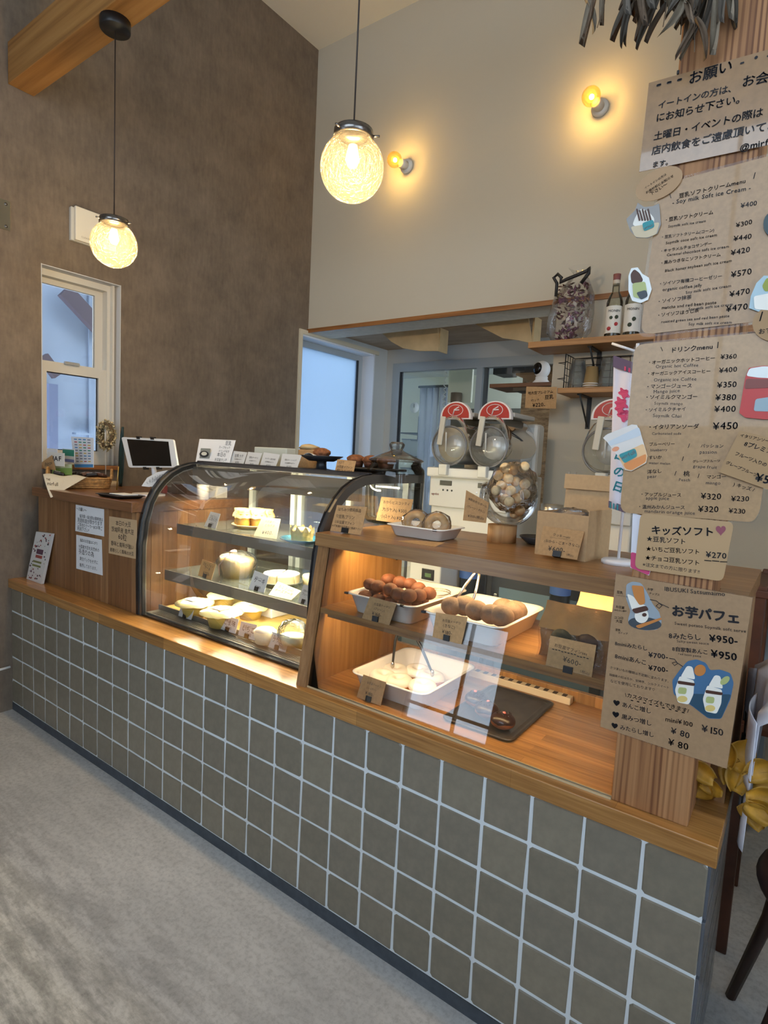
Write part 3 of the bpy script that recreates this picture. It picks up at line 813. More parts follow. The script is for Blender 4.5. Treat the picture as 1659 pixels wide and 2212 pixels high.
t = thing('white_cake', c + Vector((0, 0, 0.007)), 'round white cheesecake cut in wedges on the middle shelf', 'cake')
WCK = M('white_icing', (226, 226, 216), 0.55)
SCK = M('sponge_side', (226, 210, 166), 0.7, var=0.05, vs=80)
for q in range(6):
    a0 = q * math.pi / 3 + 0.03; a1 = (q + 1) * math.pi / 3 - 0.03
    d = Vector((math.cos((a0 + a1) / 2), math.sin((a0 + a1) / 2), 0)) * 0.003
    arc = [c + d + Vector((0, 0, 0.007))] + [c + d + Vector((0.062 * math.cos(a), 0.062 * math.sin(a), 0.007)) for a in [a0 + (a1 - a0) * j / 6 for j in range(7)]]
    w = MB().prism(arc, (0, 0, 0.03)).build('wedge', SCK, t)
    MB().prism([p + Vector((0, 0, 0.0302)) for p in arc], (0, 0, 0.004)).build('icing', WCK, w)
c = P(672, 1262, 'z', S2Z); c.z = S2Z
tag(MB().lathe([(0.0, 0.0), (0.03, 0.0), (0.034, 0.03), (0.03, 0.036), (0.0, 0.038)], c, 24).build('small_tart', M('tart_cream', (238, 224, 180), 0.6)), 'small pale tart at the right end of the middle shelf', 'tart')
# bottom deck: bowls under film
BOWL = M('yellow_bowl', (230, 204, 104), 0.35)
def film_bowl(c, r, h, lab, lidlab=True):
    t = thing('film_covered_bowl', c, lab, 'pudding bowl')
    MB().lathe([(0.0, 0.0), (r * 0.62, 0.0), (r * 0.8, h * 0.8), (r * 0.84, h), (0.0, h)], c, 28).build('bowl', BOWL, t)
    k = MB().lathe([(r * 0.2, h + 0.012), (r * 0.8, h + 0.008), (r * 1.1, h + 0.002), (r * 1.16, h - 0.004)], c, 30, cap=False)
    k.v = [(p[0] + rnd.uniform(-.002, .002), p[1] + rnd.uniform(-.002, .002), p[2] + rnd.uniform(-.002, .002)) for p in k.v]
    k.build('film_cover', M('milky_film', (226, 212, 158), 0.25, coat=0.4), t)
    if lidlab:
        MB().rbox(c.x - r * 0.45, c.x + r * 0.35, c.y - r * 0.4, c.y + r * 0.3, c.z + h + 0.012, c.z + h + 0.014, 0.0005).build('sticker', WHITEP, t)
DZ = 0.65
for (u, v, r, h, lb) in ((420, 1330, 0.062, 0.05, 'film-covered pudding bowl nearest the left end of the case'), (478, 1352, 0.066, 0.052, 'film-covered yellow pudding bowl in the middle of the lowest deck'),
                         (482, 1312, 0.055, 0.05, 'film-covered pudding bowl behind the two front bowls'), (540, 1335, 0.06, 0.045, 'film-covered pudding bowl at the back right of the lowest deck')):
    c = P(u, v, 'z', DZ); c.z = DZ; film_bowl(c, r, h, lb)
c = P(572, 1388, 'z', DZ); c.z = DZ
t = thing('tofu_cup', c, 'fluted white paper cup cake between the two right price cards', 'cup cake')
k = MB().lathe([(0.0, 0.0), (0.03, 0.0), (0.037, 0.04), (0.0, 0.04)], c, 40)
k.v = [tuple(Vector(c) + Vector(((p[0] - c.x) * (1 + 0.03 * (i % 2)), (p[1] - c.y) * (1 + 0.03 * (i % 2)), p[2] - c.z))) for i, p in enumerate(k.v)]
k.build('paper_cup', M('fluted_cup', (246, 240, 206), 0.6), t)
MB().lathe([(0.034, 0.04), (0.03, 0.047), (0.0, 0.05)], c, 24, cap=False).build('topping', WCK, t)
c = P(632, 1398, 'z', DZ); c.z = DZ
t = thing('bagged_tofu_cake', c, 'clear bag around a pale round cake beside the wooden shelf', 'cake')
MB().lathe([(0.0, 0.0), (0.036, 0.0), (0.042, 0.04), (0.0, 0.045)], c, 28).build('cake', M('pale_cake', (238, 236, 190), 0.6), t)
k = MB().lathe([(0.0, 0.001), (0.042, 0.001), (0.05, 0.03), (0.048, 0.06), (0.03, 0.085), (0.01, 0.09)], c, 28, cap=False)
k.v = [(p[0] + rnd.uniform(-.004, .004), p[1] + rnd.uniform(-.004, .004), p[2] + rnd.uniform(-.002, .002)) for p in k.v]; k.build('clear_bag', FILM, t)
c = P(520, 1322, 'z', DZ); c.z = DZ
tag(MB().rbox(c.x, c.x + 0.15, c.y + 0.02, c.y + 0.17, DZ, DZ + 0.05, 0.004).build('white_cake_box', M('glossy_white', (244, 246, 248), 0.3)), 'low white covered box at the back of the lowest deck', 'box')
# cards in the case
CARDW = M('grey_card', (222, 222, 218), 0.6)
LN = lambda a, b, p: [(a, 0.18, 0.36, 0.85, 0.36), (b, 0.15, 0.56, 0.9, 0.56), (p, 0.35, 0.86, 0.72, 0.86)]
card('shelf_card', 'white price card at the left end of the upper case shelf', [(455, 1105), (476, 1110), (466, 1142), (441, 1136)], S1Z, LN('豆乳プリン', 'なめらか', '¥330'), mat=CARDW)
card('folded_card', 'folded cream paper note before the pudding jars', [(566, 1117), (606, 1121), (597, 1164), (548, 1157)], S1Z, [('お豆富プリン', 0.25, 0.25, 0.95, 0.25), ('とろける', 0.3, 0.45, 0.8, 0.45), ('¥400-', 0.3, 0.85, 0.8, 0.85)], mat=M('cream_paper', (240, 228, 188), 0.6), clip=False, tilt=30)
card('brown_card', 'brown kraft price card on the middle shelf by the chiffon cake', [(437, 1208), (466, 1219), (456, 1253), (428, 1243)], S2Z, [('豆乳シフォン', 0.15, 0.3, 0.9, 0.3), ('ケーキ', 0.3, 0.5, 0.75, 0.5), ('¥1200-', 0.3, 0.82, 0.8, 0.82)], mat=M('tan_card', (206, 158, 96), 0.7))
card('shelf_card', 'white price card in front of the wrapped chiffon cake', [(550, 1232), (581, 1244), (570, 1281), (537, 1272)], S2Z, LN('豆乳レアチーズ', 'ケーキ', '¥390'), mat=CARDW)
card('folded_card', 'cream folded note in front of the cut white cake', [(600, 1256), (650, 1276), (629, 1296), (580, 1285)], S2Z, [('おとうふの', 0.15, 0.35, 0.8, 0.35), ('チーズケーキ', 0.1, 0.65, 0.9, 0.65)], mat=MATS['cream_paper'], clip=False, tilt=50)
card('shelf_card', 'white price card at the right end of the middle shelf', [(656, 1262), (676, 1268), (666, 1308), (643, 1300)], S2Z, LN('豆富タルト', 'プレーン', '¥420'), mat=CARDW)
for px, lb, nm in (([(394, 1298), (421, 1308), (413, 1340), (385, 1330)], 'white price card at the left of the lowest deck', ('豆乳プリン', 'プレーン', '¥280')),
                   ([(482, 1328), (516, 1338), (508, 1371), (474, 1358)], 'white price card below the yellow pudding bowl', ('豆乳プリン', 'ごま味', '¥280')),
                   ([(521, 1342), (555, 1350), (552, 1388), (514, 1372)], 'white price card left of the fluted cup cake', ('豆乳プリン', 'いちご', '¥300')),
                   ([(586, 1364), (625, 1376), (617, 1408), (579, 1397)], 'white price card right of the fluted cup cake', ('おとうふ', 'ブリュレ', '¥350')),
                   ([(656, 1386), (676, 1392), (668, 1424), (650, 1416)], 'white price card half hidden by the wooden shelf side', ('豆花', '黒みつ', '¥350'))):
    card('shelf_card', lb, px, DZ, LN(*nm), mat=CARDW, base=('y', 0.14), tilt=12)

# ================================================================== things on top of the case
TZ = 1.216
def topcard(px, lb, lines, y=0.36, mat=None, clip=False, tilt=12, name='price_card'):
    return card(name, lb, px, TZ, lines, tilt=tilt, mat=mat or CARDW, clip=clip, base=('y', y))
t = topcard([(431, 948), (509, 951), (494, 1005), (422, 1000)], 'acrylic stand menu with a bowl picture on the display case', [('豆乳', 0.75, 0.2, 0.92, 0.2), ('スープセット', 0.6, 0.35, 0.92, 0.35), ('ドリンク付き', 0.62, 0.5, 0.92, 0.5), ('本日の', 0.6, 0.66, 0.85, 0.66), ('お豆富ランチ', 0.56, 0.85, 0.92, 0.85)], y=0.345, name='menu_stand', mat=M('white_card', (238, 238, 238), 0.4))
k = MB(); k.prism([P(u, v, 'y', 0.349) for u, v in rounded([(434, 968), (455, 969), (452, 991), (431, 990)], 1)], (0, -0.0005, 0)); 
k.build('photo_bowl', M('photo_grey', (150, 150, 140), 0.5), t)
k = MB(); k.prism([P(u, v, 'y', 0.348) for u, v in ell(441, 981, 10, 7)], (0, -0.0005, 0)); k.build('photo_rim', M('photo_dark', (50, 50, 50), 0.5), t)
k = MB(); k.prism([P(u, v, 'y', 0.347) for u, v in ell(441, 980, 6, 4)], (0, -0.0005, 0)); k.build('photo_soup', M('photo_cream', (232, 226, 206), 0.5), t)
GC = M('speckled_card', (206, 204, 200), 0.6)
for px, lb, ln in (([(505, 974), (534, 977), (525, 1007), (495, 1003)], 'grey price card nearest the acrylic stand menu', '豆乳ラテ'),
                   ([(536, 976), (566, 979), (556, 1010), (527, 1007)], 'second grey price card from the acrylic stand menu', '豆乳ドーナツ'),
                   ([(570, 977), (605, 982), (594, 1013), (560, 1010)], 'third price card from the acrylic stand menu, widest', 'サンデー 豆乳抹茶'),
                   ([(610, 980), (652, 983), (640, 1016), (603, 1013)], 'grey price card beside the black cake stand', '豆乳ガトーショコラ')):
    topcard(px, lb, [(ln, 0.2, 0.42, 0.85, 0.42), ('お豆富屋のおやつ', 0.25, 0.62, 0.8, 0.62), ('¥350', 0.4, 0.88, 0.68, 0.88)], mat=GC, y=0.352)
tag(MB().rbox(1.16, 1.34, 0.42, 0.47, TZ, TZ + 0.075, 0.003).build('card_box', M('pale_green_card', (196, 198, 184), 0.6)), 'pale grey-green box behind the price cards on the case', 'box')
c = P(578, 985, 'y', 0.5)
t = thing('paper_packet', (1.36, 0.5, TZ), 'crumpled tan paper packet behind the price cards', 'packet')
MB().rbox(1.33, 1.44, 0.49, 0.54, TZ, TZ + 0.075, 0.006).build('packet', KRAFT, t)
MB().ball((1.37, 0.51, TZ + 0.082), 0.03, 10, 7, 0.25, sx=1.3, sz=0.4).build('crumpled_top', M('crumpled_paper', (206, 178, 130), 0.6), t)
# cake stand with muffins
DARKC = M('matte_black', (34, 36, 40), 0.45)
c = Vector((1.51, 0.43, TZ))
t = thing('cake_stand', c, 'black footed cake stand on the display case', 'cake stand')
MB().lathe([(0.0, 0.0), (0.045, 0.0), (0.045, 0.004), (0.02, 0.008), (0.016, 0.03), (0.02, 0.034), (0.0, 0.034)], c, 28).build('foot', DARKC, t)
MB().lathe([(0.0, 0.034), (0.045, 0.034), (0.078, 0.052), (0.077, 0.054), (0.045, 0.04), (0.0, 0.04)], c, 36).build('dish', DARKC, t)
MUF = M('muffin_brown', (128, 78, 44), 0.8, var=0.25, vs=70, bmp=0.8, bs=90)
MUFC = M('muffin_dark', (86, 48, 28), 0.7, var=0.2, vs=50)
def muffin(c, r, lab, grp=None, cup=True):
    t = thing('muffin', c, lab, 'muffin', grp)
    MB().lathe([(0.0, 0.0), (r * 0.7, 0.0), (r * 0.9, r * 0.7), (0.0, r * 0.7)], c, 20).build('paper_cup', MUFC, t)
    MB().ball(c + Vector((0, 0, r * 0.8)), r, 18, 12, 0.05, sz=0.5).build('crown', MUF, t)
muffin(c + Vector((0.0, 0.0, 0.04)), 0.032, 'muffin lying on the black cake stand')
k = MB().sheet(lambda u, v: (c.x - 0.05 + 0.06 * u, c.y - 0.05 + 0.05 * v, TZ + 0.05 + 0.012 * math.sin(3 * u) * (1 - v)), 6, 5, 0.0008)
tag(k.build('paper_doily', WHITEP), 'small white paper on the black cake stand', 'paper')
cw = Vector((1.83, 0.55, TZ - 0.002))
t = thing('muffin_tray', (1.68, 0.51, TZ), 'low black tray under the muffins behind the glass jar', 'tray')
MB().rbox(1.57, 1.79, 0.45, 0.57, TZ + 0.012, TZ + 0.02, 0.003).build('tray_top', DARKC, t); MB().rbox(1.6, 1.76, 0.47, 0.55, TZ, TZ + 0.0115, 0.002).build('tray_foot', DARKC, t)
for (dx, dy, lb) in ((1.605, 0.51, 'brown muffin nearest the black cake stand'), (1.672, 0.515, 'middle brown muffin on the low black tray'), (1.74, 0.51, 'brown muffin mostly behind the glass jar lid')):
    muffin(Vector((dx, dy, TZ + 0.02)), 0.034, lb)
card('price_card', 'kraft card reading muffin 400 yen on the display case', [(729, 992), (769, 996), (762, 1028), (722, 1024)], TZ, [('3コで', 0.1, 0.25, 0.4, 0.25), ('お豆富マフィン', 0.06, 0.55, 0.9, 0.55), ('税込¥400', 0.08, 0.88, 0.92, 0.88)], base=('y', 0.36), clip=False)
# round handwritten tag on the left arch
k = MB(); n0 = P(340, 1035, 'x', CX0 - 0.002)
t = thing('leaf_note', P(345, 1050, 'x', CX0 - 0.004), 'white leaf-shaped handwritten note stuck at the left arch of the case', 'note')
pl = [P(u, v, 'x', CX0 - 0.004) for u, v in ((306, 1050), (318, 1032), (340, 1020), (360, 1016), (370, 1017), (371, 1027), (360, 1040), (342, 1049), (322, 1052))]
MB().prism(pl, (-0.001, 0, 0)).build('paper', WHITEP, t)
k = MB()
for i in range(3):
    letter(k, 'とうふのおやつ', P(316 + 6 * i, 1046 - 5 * i, 'x', CX0 - 0.004), P(352 + 6 * i, 1034 - 5 * i, 'x', CX0 - 0.004), Vector((1, -0.0, 0)), 0.004, 0.05, lift=0.0008)
k.build('lettering', INK, t)
# ================================================================== wooden bread shelf
SX0, SX1 = 1.832, 2.862
ST = 1.055
SIDEW = wood('shelf_side_oak', (112, 78, 46), (146, 106, 66), (166, 126, 84), 'z', 80, 4, rough=0.4, rings=0.4, rs=30)
INW = wood('shelf_board_pine', (158, 112, 58), (188, 140, 80), (206, 160, 100), 'z', 60, 3, rough=0.4, rings=0.3, rs=22, stave=(0.045, 3.0))
TOPW = wood('shelf_top_oak', (108, 74, 42), (144, 104, 62), (166, 126, 80), 'x', 70, 2.5, rough=0.35, rings=0.75, rs=34, coat=0.15)
sh = thing('bread_shelf', ((SX0 + SX1) / 2, 0.26, LZ), 'open wooden bread shelf with slanted glass front on the worktop', 'shelf')
def side(x0, x1, mat_face):
    MB().prism([(x0, 0.008, LZ), (x0, 0.078, ST - 0.036), (x0, 0.46, ST - 0.036), (x0, 0.46, LZ)], (x1 - x0, 0, 0)).build('side_panel', mat_face, sh)
MB().prism([(SX0, 0.006, LZ), (SX0, 0.076, ST - 0.036), (SX0, 0.112, ST - 0.036), (SX0, 0.046, LZ)], (0.034, 0, 0)).build('slanted_front_stile', SIDEW, sh)
MB().prism([(SX0, 0.046, LZ), (SX0, 0.112, ST - 0.036), (SX0, 0.46, ST - 0.036), (SX0, 0.46, LZ)], (0.03, 0, 0)).build('side_panel', INW, sh)
MB().prism([(SX1 - 0.03, PY1 + 0.002, LZ), (SX1 - 0.03, PY1 + 0.002, ST - 0.036), (SX1 - 0.03, 0.46, ST - 0.036), (SX1 - 0.03, 0.46, LZ)], (0.03, 0, 0)).build('side_panel', SIDEW, sh)
# top board notched round the post
zt0, zt1 = ST - 0.036, ST
pts = [(SX0 - 0.004, 0.066), (PX0 - 0.001, 0.066), (PX0 - 0.001, PY1 + 0.001), (PX1 + 0.001, PY1 + 0.001), (PX1 + 0.001, 0.066), (SX1 + 0.004, 0.066), (SX1 + 0.004, 0.50), (SX0 - 0.004, 0.50)]
MB().prism([(a, b, zt0) for a, b in pts], (0, 0, zt1 - zt0)).build('top_board', TOPW, sh)
MSZ = 0.848
MB().prism([(a_, b_, MSZ - 0.014) for a_, b_ in ((SX0 + 0.0305, 0.056), (PX0 - 0.001, 0.056), (PX0 - 0.001, PY1 + 0.001), (SX1 - 0.0305, PY1 + 0.001), (SX1 - 0.0305, 0.40), (SX0 + 0.0305, 0.40))], (0, 0, 0.014)).build('middle_board', wood('shelf_mid_oak', (120, 82, 46), (154, 112, 66), (176, 134, 84), 'x', 70, 2.5, rough=0.35, rings=0.4, rs=30), sh)
SGL = glass('shelf_front_glass', refl=1.0)
a0 = Vector((SX0 + 0.034, 0.018, LZ + 0.001)); a1 = Vector((SX0 + 0.034, 0.084, ST - 0.037))
MB().prism([a0, a1, a1 + Vector((PX0 - a0.x - 0.002, 0, 0)), a0 + Vector((PX0 - a0.x - 0.002, 0, 0))], (0, 0.003, 0)).build('front_glass', SGL, sh)
MB().box(SX0 + 0.034, PX0, 0.014, 0.017, LZ, LZ + 0.004).box(SX0 + 0.034, PX0, 0.0225, 0.026, LZ, LZ + 0.004).build('glass_channel', M('clear_channel', (196, 176, 140), 0.25), sh)
MB().rbox(SX0 + 0.03, SX1 - 0.03, 0.44, 0.456, LZ, LZ + 0.03, 0.001).build('back_rail', INW, sh)
WLED = emitter('warm_led', (255, 222, 164), 62)
MB().box(SX0 + 0.06, PX0 - 0.02, 0.165, 0.18, zt0 - 0.012, zt0 - 0.0005).build('led_bar', WLED, sh)
MB().box(SX0 + 0.05, PX0 - 0.01, 0.15, 0.164, zt0 - 0.018, zt0 - 0.0005).build('led_pelmet', TOPW, sh)
MB().box(SX0 + 0.06, PX0 - 0.02, 0.085, 0.095, MSZ - 0.022, MSZ - 0.0145).build('led_bar', emitter('warm_led_low', (255, 222, 164), 46), sh)
MB().box(SX0 + 0.05, PX0 - 0.01, 0.07, 0.084, MSZ - 0.026, MSZ - 0.0145).build('led_pelmet', TOPW, sh)
# cable loop at the left side
k = MB().tube([(SX0 + 0.04, 0.33, 1.02), (SX0 + 0.05, 0.35, 0.98), (SX0 + 0.07, 0.37, 0.955), (SX0 + 0.075, 0.42, 0.965), (SX0 + 0.07, 0.45, 0.985), (SX0 + 0.06, 0.455, 0.94)], 0.004, 6)
tag(k.build('lamp_cable', CLIPB), 'black lamp cable looping down inside the bread shelf', 'cable')

# ------------------------------------------------------------------ enamel trays
ENAM = M('white_enamel', (240, 238, 232), 0.25, spec=0.5)
EDGEB = M('chipped_enamel', (30, 30, 34), 0.5)
def rrect(cx, cy, w, d, r, n=5):
    out = []
    for (sx, sy, a0) in ((1, 1, 0), (-1, 1, 90), (-1, -1, 180), (1, -1, 270)):
        for j in range(n + 1):
            a = math.radians(a0 + 90 * j / n); out.append((cx + sx * (w / 2 - r) + r * math.cos(a), cy + sy * (d / 2 - r) + r * math.sin(a)))
    return out
def tray(name, lab, x0, x1, y0, y1, z, h, mat, chips=(), cat='tray', fl=0.012, r=0.03):
    cx, cy, w, d = (x0 + x1) / 2, (y0 + y1) / 2, x1 - x0, y1 - y0
    t = thing(name, (cx, cy, z), lab, cat)
    rings = [(0, 0, 0.0), (fl * 2 + 0.006, 0, 0.0), (fl * 2, 0.003, 0.0), (0.008, h - 0.004, 0), (0.0, h - 0.002, 0), (0.0, h, 0), (0.006, h + 0.001, 0), (0.013, h - 0.004, 0), (fl * 2 + 0.004, 0.006, 0), (fl * 2 + 0.01, 0.004, 0)]
    vs = []; fs = []; n = 24
    for (ins, dz, _) in rings[1:]:
        for (px, py) in rrect(cx, cy, w - 2 * ins, d - 2 * ins, max(0.006, r - ins * 0.5)): vs.append((px, py, z + dz))
    m = len(rings) - 1
    for i in range(m - 1):
        for k in range(n): fs.append((i * n + k, i * n + (k + 1) % n, (i + 1) * n + (k + 1) % n, (i + 1) * n + k))
    fs.append(tuple(range(n - 1, -1, -1))); fs.append(tuple(range((m - 1) * n, m * n)))
    MB().add(vs, fs, True).build('tray_body', mat, t)
    for (cx_, cy_) in chips:
        MB().rbox(cx_ - 0.006, cx_ + 0.006, cy_ - 0.004, cy_ + 0.004, z + h - 0.0045, z + h + 0.0015, 0.001).build('enamel_chip', EDGEB, t)
    return t
TH = 0.055
tray('enamel_tray', 'white enamel tray of plain brown doughnut balls on the middle shelf', 1.937, 2.168, 0.068, 0.37, MSZ, TH, ENAM, ((1.945, 0.073), (2.13, 0.072)))
tray('enamel_tray', 'white enamel tray of sugared doughnuts with steel tongs in it', 2.19, 2.41, 0.06, 0.345, MSZ, TH, ENAM, ((2.2, 0.064),))
tray('enamel_tray', 'white enamel tray of white-glazed ring doughnuts on the worktop', 1.965, 2.212, 0.07, 0.366, LZ, 0.056, ENAM)
tray('enamel_tray', 'shallow white enamel tray of wrapped cakes on top of the shelf', 1.975, 2.165, 0.19, 0.335, ST, 0.034, ENAM, ((2.14, 0.195),), r=0.022, fl=0.01)
tray('baking_tray', 'dark metal baking tray with chocolate doughnuts on the worktop', 2.25, 2.44, 0.09, 0.385, LZ, 0.007, M('dark_tray', (74, 68, 62), 0.35, 0.4, var=0.15, vs=30), fl=0.006, r=0.02)
# doughnut balls
def m_dough(name, c, sugar=None):
    if name in MATS: return MATS[name]
    m, nt, b = newmat(name)
    f = noise(nt, coords(nt), 45, 5, 0.65)
    lo = tuple(k * 0.72 for k in c); hi = tuple(min(255, k * 1.12) for k in c)
    col = ramp(nt, f, [(0.3, lo), (0.65, hi)])
    if sugar:
        g = noise(nt, coords(nt), 260, 2)
        tc = nt.nodes.new('ShaderNodeTexCoord'); sp = nt.nodes.new('ShaderNodeSeparateXYZ'); link(nt, tc.outputs['Generated'], sp.inputs[0])
        mr = nt.nodes.new('ShaderNodeMapRange'); mr.inputs[1].default_value = 0.25; mr.inputs[2].default_value = 0.8
        link(nt, sp.outputs['Z'], mr.inputs[0])
        mu = nt.nodes.new('ShaderNodeMath'); mu.operation = 'MULTIPLY'; link(nt, mr.outputs[0], mu.inputs[0]); link(nt, g, mu.inputs[1])
        mx = nt.nodes.new('ShaderNodeMix'); mx.data_type = 'RGBA'; link(nt, mu.outputs[0], mx.inputs[0]); link(nt, col, mx.inputs[6]); mx.inputs[7].default_value = lin(sugar); col = mx.outputs[2]
    link(nt, col, b.inputs['Base Color']); b.inputs['Roughness'].default_value = 0.7
    bump(nt, b, f, 0.5, 0.004)
    return m
def dball(r, mat, jit=0.015):
    k = MB().ball((0, 0, 0), r, 20, 14, jit, sz=0.82)
    return k
pr = dball(0.0215, None).build('doughnut_ball', m_dough('fried_dough', (112, 64, 36))); pr.location = (0, 0, 0)
spots = []
for (u, v) in ((787, 1272), (816, 1280), (843, 1288), (858, 1297), (882, 1301), (815, 1258), (838, 1265), (862, 1271), (884, 1274), (905, 1285), (903, 1299), (928, 1296)):
    q = P(u, v, 'z', MSZ + 0.053); spots.append(q)
def clampq(q, x0, x1, y0, y1): return Vector((min(max(q.x, x0), x1), min(max(q.y, y0), y1), q.z))
spots += [Vector((1.975 + 0.043 * i, 0.12 + 0.043 * j, MSZ + 0.0)) for i in range(4) for j in range(3)]
GB = 'plain doughnut balls in the left tray of the middle shelf'
first = True
for i, q in enumerate(spots):
    q = clampq(q, 1.966, 2.14, 0.1, 0.34)
    o = pr if first else pr.copy()
    if not first: COL.objects.link(o)
    first = False
    o.location = (q.x, q.y, MSZ + (0.053 if i < 12 else 0.0225)); o.rotation_euler = (0.15 * math.sin(3 * i), 0.12 * math.cos(5 * i), i * 1.3); s = 0.95 + 0.1 * ((i * 7) % 5) / 5; o.scale = (s * 1.02, s * 0.96, s)
    tag(o, 'plain brown doughnut ball in the left enamel tray of the middle shelf', 'doughnut', GB)
ps = dball(0.031, None).build('sugared_doughnut', m_dough('sugar_dough', (106, 76, 56), (142, 120, 100)))
first = True
for i, (u, v) in enumerate(((975, 1327), (1003, 1328), (1028, 1338), (1060, 1346), (1085, 1330), (1095, 1355), (1120, 1340), (1108, 1341))):
    q = clampq(P(u, v, 'z', MSZ + 0.04), 2.228, 2.375, 0.1, 0.31)
    o = ps if first else ps.copy()
    if not first: COL.objects.link(o)
    first = False
    o.location = (q.x, q.y, MSZ + 0.0375); o.rotation_euler = (0, 0, i * 1.1); s = 0.92 + 0.12 * ((i * 3) % 4) / 4; o.scale = (s, s * 0.93, s)
    tag(o, 'sugar-dusted brown doughnut in the right enamel tray of the middle shelf', 'doughnut', 'sugared doughnuts in the right tray of the middle shelf')
tag(MB().rbox(2.225, 2.376, 0.095, 0.315, MSZ + 0.0065, MSZ + 0.0125, 0.003).build('paper_liner', WHITEP), 'white paper liner under the sugared doughnuts', 'paper')
# glazed rings
gr = thing('glazed_ring_doughnut', (0, 0, 0), 'white-glazed ring doughnut in the tray on the worktop', 'doughnut', 'white-glazed ring doughnuts in the bottom tray')
MB().torus((0, 0, 0.018), 0.0225, 0.0165, 30, 14, 1.0, 0.015).build('dough', m_dough('ring_dough', (176, 110, 56)), gr)
k = MB().torus((0, 0, 0.021), 0.0225, 0.0172, 30, 14, 1.0, 0.02)
k.v = [(p[0], p[1], max(p[2], 0.0185 + 0.0025 * math.sin(6 * math.atan2(p[1], p[0])))) for p in k.v]
k.build('white_glaze', M('sugar_glaze', (246, 240, 226), 0.45, bmp=0.25, bs=60, sub=0.1), gr)
for i, (u, v) in enumerate(((835, 1450), (823, 1468), (862, 1479), (902, 1457), (930, 1470), (912, 1490))):
    q = clampq(P(u, v, 'z', LZ + 0.02), 2.02, 2.158, 0.122, 0.31)
    o = gr if i == 0 else copy_tree(gr, (q.x, q.y, LZ + 0.0065))
    o.location = (q.x, q.y, LZ + 0.0065); o.rotation_euler = (0.06 * math.sin(i * 2.0), 0.06 * math.cos(i), i * 0.9)
# chocolate doughnuts
ch = thing('chocolate_doughnut', (0, 0, 0), 'chocolate-dipped doughnut at the right front of the dark tray', 'doughnut')
MB().ball((0, 0, 0.019), 0.03, 22, 14, 0.012, sz=0.62).build('dough', m_dough('choc_base', (150, 84, 42)), ch)
k = MB().ball((0, 0, 0.0205), 0.0306, 24, 16, 0.01, sz=0.63); k.v = [(p[0], p[1], max(p[2], 0.0195 + 0.002 * math.sin(5 * math.atan2(p[1], p[0])))) for p in k.v]
k.build('chocolate_coat', M('dark_chocolate', (48, 28, 22), 0.3, bmp=0.3, bs=50), ch)
k = MB()
for j in range(26):
    a = rnd.uniform(0, 6.28); r = rnd.uniform(0.002, 0.02); k.ball((r * math.cos(a), r * math.sin(a), 0.0395 - r * r * 9), rnd.uniform(0.0012, 0.0026), 6, 4)
k.build('chocolate_crumbs', M('choc_crumb', (30, 18, 14), 0.6), ch)
MB().ball((0.003, -0.002, 0.041), 0.0042, 8, 6, 0.2, sz=0.6).build('pink_sprinkle', M('pink_piece', (240, 130, 120), 0.5), ch)
for i, ((u, v), lb) in enumerate((((1086, 1560), 'chocolate-dipped doughnut nearest the right rim of the dark tray'), ((1052, 1536), 'chocolate-dipped doughnut in the middle of the dark tray'), ((1010, 1535), 'chocolate-dipped doughnut at the left of the dark tray'))):
    q = clampq(P(u, v, 'z', LZ + 0.02), 2.283, 2.407, 0.125, 0.35)
    if i == 1: q = Vector((2.335, 0.175, 0))
    if i == 2: q = Vector((2.285, 0.215, 0))
    o = ch if i == 0 else copy_tree(ch, q, label=lb)
    o['label'] = lb; o.location = (q.x, q.y, LZ + 0.0045); o.rotation_euler = (0, 0, i * 2.1)
# tongs
def tongs(lab, top, a, b, mat, tipm=None, r=0.004):
    top = Vector(top); a = Vector(a); b = Vector(b)
    t = thing('tongs', (a + b) / 2, lab, 'tongs')
    for e in (a, b):
        d = (e - top); w = d.cross(b - a).normalized()
        k = MB()
        m0 = top + d * 0.5 + (e - (a + b) / 2) * 0.15
        k.tube([top, top + d * 0.25 + (e - (a + b) / 2) * 0.1, m0, e], [r * 1.2, r, r, r * 0.7], 6); k.build('arm', mat, t)
        k = MB().ball(e, r * 1.3, 10, 8, sz=1.8); k.build('tip', tipm or mat, t)
    MB().ball(top, r * 2.4, 10, 8).build('hinge', mat, t)
TONG = M('tong_steel', (196, 194, 190), 0.25, 0.95)
tongs('steel tongs standing in the tray of sugared doughnuts', (2.262, 0.235, 1.005), (2.225, 0.165, 0.905), (2.275, 0.165, 0.9), TONG)
tongs('black-handled tongs leaning in the tray of glazed rings', (2.035, 0.225, 0.82), (2.03, 0.19, 0.688), (2.15, 0.21, 0.69), M('black_handle', (28, 28, 30), 0.4), TONG, 0.0045)
t = thing('wire_tongs', (2.10, 0.29, MSZ + 0.03), 'flat wire tongs lying in the doughnut ball tray', 'tongs')
for dz in (0, 0.006):
    MB().tube([(2.11 + 0.04 * math.cos(a), 0.27 + 0.05 * math.sin(a), MSZ + 0.048 + dz) for a in [2 * math.pi * j / 18 for j in range(18)]], 0.0016, 6, closed=True).build('wire_loop', TONG, t)
# beige strip with dark windows at the back of the worktop
t = thing('slotted_rail', (2.3, 0.445, LZ), 'cream slotted rail with dark square slots along the back of the worktop', 'rail')
y0, y1 = 0.405, 0.432
MB().rbox(2.06, 2.472, y0, y1, LZ, LZ + 0.02, 0.002).build('rail', M('cream_plastic', (236, 216, 176), 0.45), t)
for j in range(15):
    xx = 2.075 + 0.0265 * j
    MB().box(xx, xx + 0.012, y0 + 0.004, y1 - 0.005, LZ + 0.02, LZ + 0.0207).build('slot', M('slot_dark', (70, 58, 48), 0.6), t)
